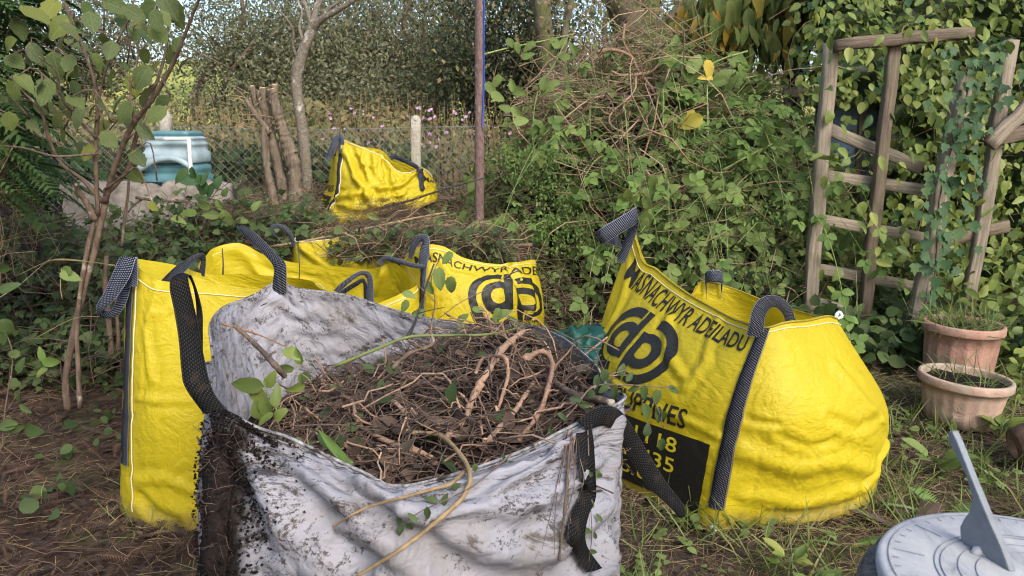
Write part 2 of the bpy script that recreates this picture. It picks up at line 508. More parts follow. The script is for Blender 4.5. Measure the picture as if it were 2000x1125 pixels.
M['strap_light'] = strap_mat('faded webbing with white fleck', (0.010, 0.013, 0.025), (0.55, 0.58, 0.66), 0.36)
M['strap_dirty'] = strap_mat('black webbing caked with soil', (0.006, 0.006, 0.006), (0.14, 0.14, 0.14), 0.22, 0.20)
M['stitch'] = flat_mat('cream stitching', (0.66, 0.60, 0.42), 0.8, 0.2, 200, 0.4)
M['stitch_white'] = flat_mat('grey stitching', (0.5, 0.5, 0.5), 0.8, 0.2, 200, 0.5)
M['twig'] = stem_mat('dry twigs', [(0.22, 0.15, 0.095), (0.32, 0.22, 0.14), (0.14, 0.09, 0.06), (0.40, 0.31, 0.20), (0.24, 0.14, 0.09), (0.20, 0.20, 0.09)])
M['twig_dark'] = stem_mat('dark twigs', [(0.06, 0.042, 0.034), (0.10, 0.070, 0.052), (0.145, 0.098, 0.07), (0.045, 0.034, 0.029)])
M['straw'] = stem_mat('dry grass stalks', [(0.30, 0.22, 0.11), (0.22, 0.15, 0.08), (0.38, 0.30, 0.16), (0.16, 0.10, 0.06), (0.24, 0.22, 0.09)])
M['root'] = stem_mat('torn roots', [(0.31, 0.20, 0.135), (0.22, 0.135, 0.092), (0.38, 0.265, 0.18)], 0.9, 120)
M['greenstem'] = stem_mat('green bramble stems', [(0.13, 0.19, 0.050), (0.19, 0.24, 0.075), (0.11, 0.15, 0.04), (0.20, 0.18, 0.08)], 0.5, 40, 0.4)
M['redstem'] = stem_mat('reddish stems', [(0.24, 0.09, 0.055), (0.30, 0.15, 0.08), (0.20, 0.12, 0.06)], 0.6)
M['leaf_shrub'] = leaf_mat('broad shrub leaves', [(0.052, 0.085, 0.030), (0.070, 0.105, 0.045), (0.115, 0.15, 0.038), (0.065, 0.092, 0.052), (0.19, 0.21, 0.04)], 0.28, 0.5, 0.35, 0.4, True)
M['leaf_bramble'] = leaf_mat('bramble leaves', [(0.085, 0.14, 0.038), (0.125, 0.19, 0.055), (0.065, 0.11, 0.032), (0.17, 0.235, 0.075), (0.10, 0.15, 0.045)], 0.28, 0.5, 0.35, 0.5, True)
M['leaf_hedge'] = leaf_mat('glossy hedge leaves', [(0.10, 0.145, 0.032), (0.15, 0.20, 0.045), (0.20, 0.25, 0.065), (0.08, 0.12, 0.034), (0.17, 0.22, 0.05), (0.25, 0.27, 0.07)], 0.28, 0.33, 0.5)
M['leaf_bright'] = leaf_mat('fresh green sprigs', [(0.10, 0.175, 0.038), (0.14, 0.215, 0.055), (0.085, 0.145, 0.036), (0.17, 0.22, 0.06)], 0.3, 0.45)
M['leaf_ivy'] = leaf_mat('ivy leaves', [(0.030, 0.070, 0.028), (0.055, 0.11, 0.045), (0.040, 0.085, 0.030), (0.075, 0.13, 0.04)], 0.15, 0.35, 0.5)
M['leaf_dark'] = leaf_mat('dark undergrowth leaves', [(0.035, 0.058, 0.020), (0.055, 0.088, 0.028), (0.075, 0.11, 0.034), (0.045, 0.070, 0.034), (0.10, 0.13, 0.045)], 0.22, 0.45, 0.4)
M['leaf_grey'] = leaf_mat('grey green sallow leaves', [(0.16, 0.17, 0.095), (0.21, 0.215, 0.13), (0.13, 0.14, 0.075), (0.27, 0.26, 0.16), (0.18, 0.185, 0.10)], 0.42, 0.5, 0.35)
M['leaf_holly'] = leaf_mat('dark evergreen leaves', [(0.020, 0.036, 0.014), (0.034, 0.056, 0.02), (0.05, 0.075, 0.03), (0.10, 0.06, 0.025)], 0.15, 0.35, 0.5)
M['leaf_meadow'] = leaf_mat('fading meadow leaves', [(0.13, 0.15, 0.05), (0.20, 0.18, 0.08), (0.25, 0.18, 0.09), (0.10, 0.13, 0.045), (0.22, 0.14, 0.08)], 0.28, 0.6)
M['leaf_cherry'] = leaf_mat('drooping tree leaves', [(0.075, 0.11, 0.03), (0.11, 0.14, 0.035), (0.09, 0.12, 0.04), (0.16, 0.17, 0.04), (0.40, 0.22, 0.03)], 0.28, 0.5)
M['leaf_dead'] = leaf_mat('dead leaves', [(0.065, 0.042, 0.033), (0.13, 0.09, 0.066), (0.042, 0.031, 0.027), (0.09, 0.06, 0.046)], 0.1, 0.7, 0.2, 0.2)
M['leaf_yellow'] = leaf_mat('yellowing leaves', [(0.45, 0.40, 0.08), (0.50, 0.36, 0.06), (0.36, 0.38, 0.09)], 0.3, 0.5)
M['conifer'] = leaf_mat('cypress foliage', [(0.028, 0.062, 0.020), (0.048, 0.095, 0.028), (0.070, 0.12, 0.035)], 0.15, 0.55, 0.3, 0.1)
M['frond_brown'] = leaf_mat('fallen brown cypress fronds', [(0.066, 0.044, 0.036), (0.10, 0.066, 0.051), (0.05, 0.035, 0.031), (0.15, 0.085, 0.055)], 0.08, 0.75, 0.2, 0.1)
M['grass'] = leaf_mat('grass blades', [(0.085, 0.14, 0.030), (0.12, 0.18, 0.04), (0.15, 0.19, 0.06), (0.25, 0.23, 0.10)], 0.25, 0.5)
M['fern'] = leaf_mat('fern fronds', [(0.12, 0.20, 0.055), (0.16, 0.25, 0.07)], 0.3, 0.5)
M['flower'] = leaf_mat('pink balsam petals', [(0.55, 0.30, 0.50), (0.62, 0.42, 0.60), (0.50, 0.26, 0.42)], 0.3, 0.6, 0.3, 0.1)
M['twig_soil'] = stem_mat('earthy stalks', [(0.070, 0.048, 0.039), (0.115, 0.078, 0.060), (0.048, 0.034, 0.029), (0.20, 0.145, 0.105), (0.09, 0.055, 0.044)])
M['bark'] = bark_mat('shrub bark', (0.075, 0.052, 0.04), (0.19, 0.135, 0.10), (0.30, 0.26, 0.21), 0.62)
M['bark_pale'] = bark_mat('pale lichened bark', (0.10, 0.085, 0.066), (0.235, 0.205, 0.16), (0.40, 0.39, 0.35), 0.58, (1, 1, 2.2), 34)
M['bark_stump'] = bark_mat('split stump bark', (0.075, 0.058, 0.043), (0.21, 0.168, 0.125), None, 0.5, (1, 1, 0.15), 40)
M['bark_moss'] = bark_mat('mossy bark', (0.075, 0.058, 0.04), (0.17, 0.14, 0.095), None, 0.5, (1, 1, 0.4), 22, (0.095, 0.105, 0.03))
M['bark_dark'] = bark_mat('dark bark', (0.022, 0.019, 0.017), (0.07, 0.06, 0.052), (0.14, 0.15, 0.11), 0.66, (1, 1, 0.5), 30)
M['cutwood'] = flat_mat('freshly cut wood', (0.52, 0.36, 0.20), 0.8, 0.2, 60, 0.4)
M['timber'] = timber_mat('weathered grey timber', (0.12, 0.098, 0.074), (0.33, 0.28, 0.215))
M['timber_dark'] = timber_mat('stained brown timber', (0.07, 0.054, 0.042), (0.20, 0.155, 0.115))
M['rust'] = bark_mat('rusted brown pipe', (0.10, 0.065, 0.06), (0.20, 0.135, 0.12), (0.27, 0.20, 0.18), 0.6, (1, 1, 0.5), 50)
M['concrete'] = bark_mat('weathered concrete', (0.26, 0.24, 0.20), (0.46, 0.43, 0.37), (0.36, 0.34, 0.24), 0.58, (1, 1, 1), 40)
M['stonewall'] = bark_mat('rough rendered wall', (0.15, 0.13, 0.11), (0.30, 0.27, 0.23), (0.52, 0.50, 0.46), 0.72, (1, 1, 1), 14)
M['plinth'] = bark_mat('mossy cast stone', (0.05, 0.045, 0.04), (0.20, 0.18, 0.16), (0.30, 0.28, 0.26), 0.64, (1, 1, 1), 90)
M['wire'] = flat_mat('dull galvanised wire', (0.22, 0.24, 0.24), 0.5, 0.5, 80, 0.2, 0.1, 0.5)
M['rope'] = flat_mat('blue rope', (0.02, 0.075, 0.42), 0.7, 0.3, 300, 0.4)
M['terracotta'] = bark_mat('pale terracotta plastic', (0.34, 0.225, 0.17), (0.47, 0.335, 0.265), (0.30, 0.25, 0.19), 0.54, (1, 1, 1), 12)
M['terra_red'] = bark_mat('red terracotta', (0.30, 0.165, 0.12), (0.41, 0.25, 0.19), (0.28, 0.21, 0.15), 0.54, (1, 1, 1), 14)
M['teal'] = flat_mat('teal plastic', (0.085, 0.20, 0.225), 0.4, 0.5, 10, 0.35, 0.1)
M['teal_pale'] = flat_mat('bleached teal plastic', (0.30, 0.39, 0.42), 0.5, 0.45, 10, 0.35, 0.1)
M['white_frame'] = flat_mat('chalky white frame', (0.58, 0.62, 0.60), 0.6, 0.4, 20, 0.3, 0.1)
M['bluebarrel'] = flat_mat('grey blue plastic', (0.16, 0.23, 0.34), 0.4, 0.5, 8, 0.35, 0.1)
M['greensack'] = bag_mat('green woven sack', (0.010, 0.075, 0.060), (0.007, 0.048, 0.042), (0.10, 0.10, 0.06), 0.62, 0.15)
M['dark'] = flat_mat('dark leafy shade core', (0.030, 0.036, 0.016), 0.95, 0.1, 9, 0.5, 0.6)

def soil_mat(name='bag soil', a=(0.010, 0.0075, 0.007), b=(0.036, 0.025, 0.0215)):
    N = NT(name); o = N.obj()
    nz = N.noise(o, 28, 6, 0.7)
    return N.done(N.bsdf(N.ramp(nz, [(0.35, a), (0.7, b)]), 0.95, 0.15, nz, 1.0, 0.03))
M['soil'] = soil_mat()

def ground_mat():
    N = NT('garden ground'); o = N.obj(); sp = N.n('SeparateXYZ'); N.l(o, sp.inputs[0])
    n1 = N.noise(o, 3.0, 6, 0.65); n2 = N.noise(o, 26, 6, 0.7); n3 = N.noise(o, 0.9, 3)
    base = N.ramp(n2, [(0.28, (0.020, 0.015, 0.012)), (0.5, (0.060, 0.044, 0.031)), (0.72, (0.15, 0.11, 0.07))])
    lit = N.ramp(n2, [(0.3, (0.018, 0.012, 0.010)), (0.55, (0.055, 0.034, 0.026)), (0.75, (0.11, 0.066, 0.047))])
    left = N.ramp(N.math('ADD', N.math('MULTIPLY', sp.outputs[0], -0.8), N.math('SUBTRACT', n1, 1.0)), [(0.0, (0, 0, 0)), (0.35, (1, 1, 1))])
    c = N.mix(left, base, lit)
    grn = N.ramp(n1, [(0.50, (0, 0, 0)), (0.68, (0.75, 0.75, 0.75))])
    c = N.mix(grn, c, N.ramp(n2, [(0.3, (0.030, 0.045, 0.014)), (0.7, (0.10, 0.13, 0.04))]))
    far = N.ramp(N.math('MULTIPLY', sp.outputs[1], 0.02), [(0.2, (0, 0, 0)), (0.5, (1, 1, 1))])
    c = N.mix(far, c, N.ramp(n3, [(0.3, (0.10, 0.13, 0.04)), (0.7, (0.20, 0.20, 0.08))]))
    return N.done(N.bsdf(c, 0.95, 0.15, n2, 0.9, 0.03))
M['ground'] = ground_mat()
def hill_mat():
    N = NT('pasture'); o = N.obj()
    n1 = N.noise(o, 0.05, 5, 0.6)
    return N.done(N.bsdf(N.ramp(n1, [(0.35, (0.16, 0.20, 0.045)), (0.65, (0.34, 0.34, 0.09))]), 0.9, 0.1))
M['hill'] = hill_mat()
def dial_mat():
    N = NT('weathered lead dial'); o = N.obj()
    n1 = N.noise(N.scaled(o, (1, 0.5, 1)), 26, 7, 0.75, 1.2); n2 = N.noise(o, 90, 4)
    c = N.ramp(n1, [(0.3, (0.19, 0.195, 0.20)), (0.48, (0.34, 0.345, 0.355)), (0.75, (0.46, 0.45, 0.435))])
    return N.done(N.bsdf(c, 0.55, 0.45, n2, 0.25, 0.002))
M['dial'] = dial_mat()
M['dial_line'] = flat_mat('dark dial engraving', (0.22, 0.235, 0.275), 0.7, 0.3, 80, 0.4)
M['gnomon'] = flat_mat('grey lead gnomon', (0.15, 0.165, 0.185), 0.55, 0.45, 40, 0.35, 0.3)
# ================================================================ SETTING
def build_ground():
    s = np.linspace(-1, 1, 221)
    xs = 4.2 * s + 420 * np.sign(s) * np.abs(s) ** 15
    t = np.linspace(0, 1, 260)
    ys = -3 + 12.5 * t + 480 * t ** 17
    X, Y = np.meshgrid(xs, ys, indexing='ij')
    Z = ground_z(X, Y)
    near = (np.abs(X) < 6) & (Y < 10)
    rg = np.random.default_rng(2)
    nzv = rg.normal(size=X.shape)
    for _ in range(2):
        nzv = (nzv + np.roll(nzv, 1, 0) + np.roll(nzv, -1, 0) + np.roll(nzv, 1, 1) + np.roll(nzv, -1, 1)) / 5
    Z = Z + near * nzv * 0.035
    n, m = X.shape
    idx = np.arange(n * m).reshape(n, m)
    q = np.stack([idx[:-1, :-1], idx[1:, :-1], idx[1:, 1:], idx[:-1, 1:]], -1).reshape(-1, 4)
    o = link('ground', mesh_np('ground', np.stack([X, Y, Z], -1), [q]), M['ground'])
    tag(o, kind='structure')
build_ground()

def build_hill():
    n, m = 60, 24
    V = []
    for i in range(n):
        x = -260 + 460 * i / (n - 1)
        for j in range(m):
            f = j / (m - 1)
            y = 120 + 180 * f
            h = 31 * math.sin(min(1, f * 1.05) * math.pi / 2) * (0.85 + 0.15 * math.cos(x * 0.012 + 1)) + 1.2 * math.sin(x * .05 + f * 5)
            V.append((x, y, h * (0.15 + 0.85 * f) - 0.5))
    idx = np.arange(n * m).reshape(n, m)
    q = np.stack([idx[:-1, :-1], idx[1:, :-1], idx[1:, 1:], idx[:-1, 1:]], -1).reshape(-1, 4)
    tag(link('hill', mesh_np('hill', V, [q]), M['hill']), kind='structure')
build_hill()

# ================================================================ BULK BAGS
def periodic_curve(ctrl, us, period=4.0):
    """ctrl: [(u, point)] round the bag; smooth closed curve sampled at us."""
    ctrl = sorted([(u % period, np.array(p, float)) for u, p in ctrl], key=lambda q: q[0])
    U = np.array([c[0] for c in ctrl]); P = np.array([c[1] for c in ctrl]); k = len(U)
    U3 = np.concatenate([U - period, U, U + period]); P3 = np.concatenate([P, P, P])
    d = np.diff(P3, axis=0) / np.diff(U3)[:, None]
    h = np.diff(U3)
    m = np.zeros_like(P3)
    w = (h[1:] / (h[1:] + h[:-1]))[:, None]
    m[1:-1] = d[:-1] * w + d[1:] * (1 - w)
    us = np.asarray(us) % period
    i = np.clip(np.searchsorted(U3, us, side='right') - 1, 0, len(U3) - 2)
    t = ((us - U3[i]) / h[i])[:, None]; hh = h[i][:, None]
    return ((2 * t**3 - 3 * t**2 + 1) * P3[i] + (t**3 - 2 * t**2 + t) * hh * m[i] + (-2 * t**3 + 3 * t**2) * P3[i + 1] + (t**3 - t**2) * hh * m[i + 1])

def grid_normals(G):
    du = np.roll(G, -1, 0) - np.roll(G, 1, 0)
    dv = np.gradient(G, axis=1)
    n = unit(np.cross(du, dv))
    c = G.mean((0, 1))
    if ((G - c) * n).sum(-1).mean() < 0: n = -n
    return n

def lowfreq(rng, shape, cells):
    """Smooth random field on the (periodic) bag grid."""
    a = rng.normal(size=(cells[0], cells[1]))
    nu, nv = shape
    iu = np.arange(nu) / nu * cells[0]; iv = np.linspace(0, cells[1] - 1.001, nv)
    u0 = iu.astype(int); fu = iu - u0; u1 = (u0 + 1) % cells[0]; u0 = u0 % cells[0]
    v0 = iv.astype(int); fv = iv - v0; v1 = np.minimum(v0 + 1, cells[1] - 1)
    fu = (fu * fu * (3 - 2 * fu))[:, None]; fv = (fv * fv * (3 - 2 * fv))[None]
    return (a[u0][:, v0] * (1 - fu) * (1 - fv) + a[u1][:, v0] * fu * (1 - fv) + a[u0][:, v1] * (1 - fu) * fv + a[u1][:, v1] * fu * fv)

def relax(T, rng, ex_u, ex_v, iters, attract, amp, stiff=0.12):
    """Sheet slightly too large for its shape: position-based relaxation lets it buckle into folds."""
    NU, NV, _ = T.shape
    n = grid_normals(T)
    X = T + n * (amp * (lowfreq(rng, (NU, NV), (NU // 6, max(4, NV // 6))) + 0.5 * rng.normal(size=(NU, NV))))[..., None]
    ru = np.linalg.norm(np.roll(T, -1, 0) - T, axis=-1) * (1 + ex_u)
    rv = np.linalg.norm(T[:, 1:] - T[:, :-1], axis=-1) * (1 + 0.5 * (ex_v[:, 1:] + ex_v[:, :-1]))
    rd1 = np.linalg.norm(np.roll(T, -1, 0)[:, 1:] - T[:, :-1], axis=-1) * (1 + 0.7 * (ex_u[:, 1:] + ex_v[:, 1:]) / 2)
    rd2 = np.linalg.norm(np.roll(T, -1, 0)[:, :-1] - T[:, 1:], axis=-1) * (1 + 0.7 * (ex_u[:, 1:] + ex_v[:, 1:]) / 2)
    ru2 = ru + np.roll(ru, -1, 0); rv2 = rv[:, 1:] + rv[:, :-1]
    att = np.full((NU, NV, 1), attract); att[:, -1] = 0.45; att[:, -2] = 0.2; att[:, 0] = 0.4
    ev = np.arange(0, NU, 2); od = np.arange(1, NU, 2)
    def fix(a, b, rest, k):
        d = b - a; L = np.linalg.norm(d, axis=-1); c = (k * 0.5 * (L - rest) / np.maximum(L, 1e-6))[..., None] * d
        return a + c, b - c
    for it in range(iters):
        for s in (ev, od):
            s2 = (s + 1) % NU; X[s], X[s2] = fix(X[s], X[s2], ru[s], 0.9)
        for o in (0, 1):
            m = (NV - 1 - o) // 2; a = slice(o, o + 2 * m, 2); b = slice(o + 1, o + 1 + 2 * m, 2)
            X[:, a], X[:, b] = fix(X[:, a], X[:, b], rv[:, a], 0.9)
        Xr = np.roll(X, -1, 0); C = np.zeros_like(X)
        d = Xr[:, 1:] - X[:, :-1]; L = np.linalg.norm(d, axis=-1); c = (0.16 * (L - rd1) / np.maximum(L, 1e-6))[..., None] * d
        C[:, :-1] += c; C[:, 1:] -= np.roll(c, 1, 0)
        d = Xr[:, :-1] - X[:, 1:]; L = np.linalg.norm(d, axis=-1); c = (0.16 * (L - rd2) / np.maximum(L, 1e-6))[..., None] * d
        C[:, 1:] += c; C[:, :-1] -= np.roll(c, 1, 0)
        d = np.roll(X, -2, 0) - X; L = np.linalg.norm(d, axis=-1); c = (stiff * 0.5 * (L - ru2) / np.maximum(L, 1e-6))[..., None] * d
        C += c; C -= np.roll(c, 2, 0)
        d = X[:, 2:] - X[:, :-2]; L = np.linalg.norm(d, axis=-1); c = (stiff * 0.5 * (L - rv2) / np.maximum(L, 1e-6))[..., None] * d
        C[:, :-2] += c; C[:, 2:] -= c
        X = X + C
        X += att * (T - X)
    return X

def upsample(G):
    a = (-np.roll(G, 1, 0) + 9 * G + 9 * np.roll(G, -1, 0) - np.roll(G, -2, 0)) / 16
    H = np.empty((2 * G.shape[0],) + G.shape[1:]); H[0::2] = G; H[1::2] = a
    p = np.concatenate([2 * H[:, :1] - H[:, 1:2], H, 2 * H[:, -1:] - H[:, -2:-1]], 1)
    b = (-p[:, :-3] + 9 * p[:, 1:-2] + 9 * p[:, 2:-1] - p[:, 3:]) / 16
    K = np.empty((H.shape[0], 2 * H.shape[1] - 1, 3)); K[:, 0::2] = H; K[:, 1::2] = b
    return K

M['hem'] = bark_mat('grubby bag hem', (0.10, 0.09, 0.08), (0.40, 0.40, 0.42), (0.04, 0.035, 0.03), 0.56, (1, 1, 1), 60)
class Bag:
    """rings: [(t, [(u, point)...])] from the bottom (t=0) to the rim (t=1). Corners of the bag stand at u = 0, 1, 2, 3."""
    def __init__(self, rings, nu=96, nv=26, seed=1, ex=0.03, exv=0.03, iters=60, attract=0.05, amp=0.006, creases=(), bulge=(), size=0.92, up=True, exmap=1.0, crumple=0.006):
        rng = np.random.default_rng(seed)
        us = np.arange(nu) / nu * 4
        ts = np.linspace(0, 1, nv)
        C = np.array([periodic_curve(c, us) for _, c in rings])
        rt = np.array([t for t, _ in rings])
        T = np.zeros((nu, nv, 3))
        # monotone-ish cubic through the rings
        d = np.diff(C, axis=0) / np.diff(rt)[:, None, None]
        m = np.concatenate([d[:1], (d[:-1] + d[1:]) / 2, d[-1:]]) if len(rt) > 2 else np.concatenate([d, d])
        for j, t in enumerate(ts):
            i = min(np.searchsorted(rt, t, side='right') - 1, len(rt) - 2); h = rt[i + 1] - rt[i]; f = (t - rt[i]) / h
            T[:, j] = (2*f**3 - 3*f**2 + 1) * C[i] + (f**3 - 2*f**2 + f) * h * m[i] + (-2*f**3 + 3*f**2) * C[i+1] + (f**3 - f**2) * h * m[i+1]
        U, V = np.meshgrid(us, ts, indexing='ij')
        n = grid_normals(T)
        D = np.zeros((nu, nv))
        for (u0, w, amt) in bulge:      # outward swelling of a panel, centre u0, half width w
            du = (U - u0 + 2) % 4 - 2
            D += amt * np.exp(-(du / w) ** 2) * np.sin(np.pi * np.clip(V, 0, 1)) ** 0.8
        for (poly, amt, wid) in creases:
            pp = np.array(poly, float)
            best = np.full((nu, nv), 9.0)
            for a, b in zip(pp[:-1], pp[1:]):
                ax = ((U - a[0] + 2) % 4 - 2) * size; ay = (V - a[1]) * size
                bx = (b[0] - a[0]) * size; by = (b[1] - a[1]) * size
                f = np.clip((ax * bx + ay * by) / (bx * bx + by * by + 1e-9), 0, 1)
                best = np.minimum(best, np.hypot(ax - f * bx, ay - f * by))
            D += amt * (np.exp(-(best / wid) ** 2) - 0.35 * np.exp(-((best - 1.9 * wid) / wid) ** 2))
        T = T + n * D[..., None]
        if iters:
            f1 = np.clip(0.6 + 0.8 * lowfreq(rng, (nu, nv), (12, 5)), 0, 2) * exmap; f2 = np.clip(0.6 + 0.8 * lowfreq(rng, (nu, nv), (12, 5)), 0, 2) * exmap
            T = relax(T, rng, ex * f1, exv * f2, iters, attract, amp)
        G = upsample(T) if up else T
        # handled plastic sheet: sharp little creases along meandering lines
        nu, nv = G.shape[:2]; D = np.zeros((nu, nv))
        for cells, am, k in (((22, 7), 1.0, 5.0), ((46, 13), 0.55, 4.5), ((90, 26), 0.25, 3.5)):
            f = np.abs(lowfreq(rng, (nu, nv), cells)); mk = np.clip(lowfreq(rng, (nu, nv), (10, 4)) + 0.35, 0, 1.2)
            D += (rng.choice([-1, 1]) * am) * (np.exp(-f * k) - 0.2) * mk
        D[:, -3:] *= 0.3
        G = G + grid_normals(G) * (crumple * D)[..., None]
        self.G = G
        self.nu, self.nv = self.G.shape[:2]
        self.N = grid_normals(self.G)
        self.size = size
    def S(self, u, t, off=0.0):
        u = np.atleast_1d(np.asarray(u, float)); t = np.atleast_1d(np.asarray(t, float))
        fu = (u % 4) / 4 * self.nu; fv = np.clip(t, 0, 1) * (self.nv - 1)
        i = np.floor(fu).astype(int); a = (fu - i)[:, None]; j = np.minimum(np.floor(fv).astype(int), self.nv - 2); b = (fv - j)[:, None]
        i0 = i % self.nu; i1 = (i + 1) % self.nu
        def bl(A): return (A[i0, j] * (1 - a) + A[i1, j] * a) * (1 - b) + (A[i0, j + 1] * (1 - a) + A[i1, j + 1] * a) * b
        return bl(self.G) + off * unit(bl(self.N))
    def body(self, parent, mat):
        nu, nv = self.nu, self.nv
        us = np.arange(nu + 1) / nu * 4
        G = np.concatenate([self.G, self.G[:1]])
        idx = np.arange((nu + 1) * nv).reshape(nu + 1, nv)
        q = np.stack([idx[:-1, :-1], idx[1:, :-1], idx[1:, 1:], idx[:-1, 1:]], -1).reshape(-1, 4)
        uv = np.stack(np.meshgrid(us * self.size, np.linspace(0, 1, nv) * self.size, indexing='ij'), -1).reshape(-1, 2)
        V = G.reshape(-1, 3)
        # base cloth closing the bag underneath
        c = self.G[:, 0].mean(0); ci = len(V)
        V = np.vstack([V, c + [0, 0, 0.01]]); uv = np.vstack([uv, [0, 0]])
        tri = np.stack([idx[1:, 0], idx[:-1, 0], np.full(nu, ci)], 1)
        me = mesh_np('body', V, [tri, q], True, uv=uv)
        self.bvh = BVHTree.FromPolygons([tuple(v) for v in V], [tuple(f) for f in q])
        o = link('body', me, mat, parent)
        self.parent = parent
        return o
    def hit(self, px, py, lift=0.006):
        d = ray(px, py).normalized()
        loc, nor, i, dist = self.bvh.ray_cast(Vector((0, 0, CAM_H)), d)
        return None if loc is None else loc - d * lift
    def hem(self, mat, r=0.004, t=0.985, name='rim_seam', us=(0, 4)):
        n = int((us[1] - us[0]) * 40); u = np.linspace(us[0], us[1], n)
        P = self.S(u, np.full(n, t), 0.003)
        s = Soup(); s.tubes(P[None], np.full((1, n), r), 5)
        return s.build(name, mat, self.parent)
    def seam(self, u, mat, t0=0.02, t1=0.98, r=0.003, name='side_seam'):
        n = 50; t = np.linspace(t0, t1, n); P = self.S(np.full(n, u), t, 0.004)
        s = Soup(); s.tubes(P[None], np.full((1, n), r), 5)
        return s.build(name, mat, self.parent)
    def sewn(self, u, mat, t0, t1, half=0.03, n=40, off=0.006, du=0.0):
        """Webbing sewn up the corner seam."""
        t = np.linspace(t0, t1, n)
        w = half / self.size
        L = self.S(np.full(n, u - w + du), t, off); Rr = self.S(np.full(n, u + w + du), t, off)
        Cc = self.S(np.full(n, u + du), t, off + 0.002)
        return ribbon3(L, Cc, Rr, mat, self.parent)

def ribbon3(L, C, R, mat, parent, thick=0.0025, name='strap'):
    n = len(L)
    mid = (L + R) / 2
    s = np.concatenate([[0], np.cumsum(np.linalg.norm(np.diff(mid, axis=0), axis=1))])
    t = unit(np.gradient(mid, axis=0)); x = unit(R - L); nn = unit(np.cross(x, t))
    rows = []; uv = []
    for sgn in (1, -1):
        for k, q in enumerate((L, C, R)):
            rows.append(q + sgn * nn * thick / 2); uv.append(np.stack([np.full(n, k / 2), s], 1))
    V = np.stack(rows, 1); UV = np.stack(uv, 1)           # (n,6,..)
    order = [0, 1, 2, 5, 4, 3]
    F = []
    for i in range(n - 1):
        for a, b in zip(order, order[1:] + order[:1]):
            F.append((i * 6 + a, i * 6 + b, (i + 1) * 6 + b, (i + 1) * 6 + a))
    caps = [(0, 1, 4, 3), (1, 2, 5, 4), ((n-1)*6, (n-1)*6+3, (n-1)*6+4, (n-1)*6+1), ((n-1)*6+1, (n-1)*6+4, (n-1)*6+5, (n-1)*6+2)]
    me = mesh_np(name, V.reshape(-1, 3), [np.array(F + caps)], True, uv=UV.reshape(-1, 2))
    return link(name, me, mat, parent)

def strap_edges(edges, mat, parent, n=40, name='strap', slim=1.0):
    """edges: [(xL, yL, YL, xR, yR, YR)] sighted points along both edges of the webbing."""
    A = spline([at(*e[:3]) for e in edges], n); B = spline([at(*e[3:]) for e in edges], n)
    mid = (A + B) / 2
    A, B = mid + (A - mid) * slim, mid + (B - mid) * slim
    t = unit(np.gradient(mid, axis=0)); nn = unit(np.cross(unit(B - A), t))
    return ribbon3(A, mid + nn * 0.001, B, mat, parent, name=name)

# ---- printing
def text_polys(body, bold=0.0):
    cu = bpy.data.curves.new('t', 'FONT'); cu.body = body; cu.size = 1.0; cu.offset = bold; cu.resolution_u = 4
    ob = bpy.data.objects.new('t', cu); COL.objects.link(ob)
    bpy.context.view_layer.update()
    me = bpy.data.meshes.new_from_object(ob)
    bpy.data.objects.remove(ob); bpy.data.curves.remove(cu)
    bm = bmesh.new(); bm.from_mesh(me); bpy.data.meshes.remove(me)
    return bm
def ring_bm(polys):
    bm = bmesh.new()
    for p in polys:
        vs = [bm.verts.new((x, y, 0)) for x, y in p]
        bm.faces.new(vs)
    return bm
def arc_poly(cx, cy, r0, r1, a0, a1, n=40):
    quads = []
    for i in range(n):
        t0 = math.radians(a0 + (a1 - a0) * i / n); t1 = math.radians(a0 + (a1 - a0) * (i + 1) / n)
        quads.append([(cx + r0 * math.cos(t0), cy + r0 * math.sin(t0)), (cx + r1 * math.cos(t0), cy + r1 * math.sin(t0)), (cx + r1 * math.cos(t1), cy + r1 * math.sin(t1)), (cx + r0 * math.cos(t1), cy + r0 * math.sin(t1))])
    return quads
def logo_bm():
    half = []
    cx = -1.00
    half += arc_poly(cx, 0, 1.50, 2.08, 84, 284)               # outer bracket
    half += arc_poly(cx, 0, 0.54, 1.14, 40, 320)               # bowl of the letter
    half += [[(-0.66, -1.02), (-0.13, -1.02), (-0.13, 2.10), (-0.66, 2.10)]]   # stem
    other = [[(-x, -y) for x, y in p] for p in half]
    bm = ring_bm(half + other)
    return bm
def rect_bm():
    return ring_bm([[(0, 0), (1, 0), (1, 1), (0, 1)]])

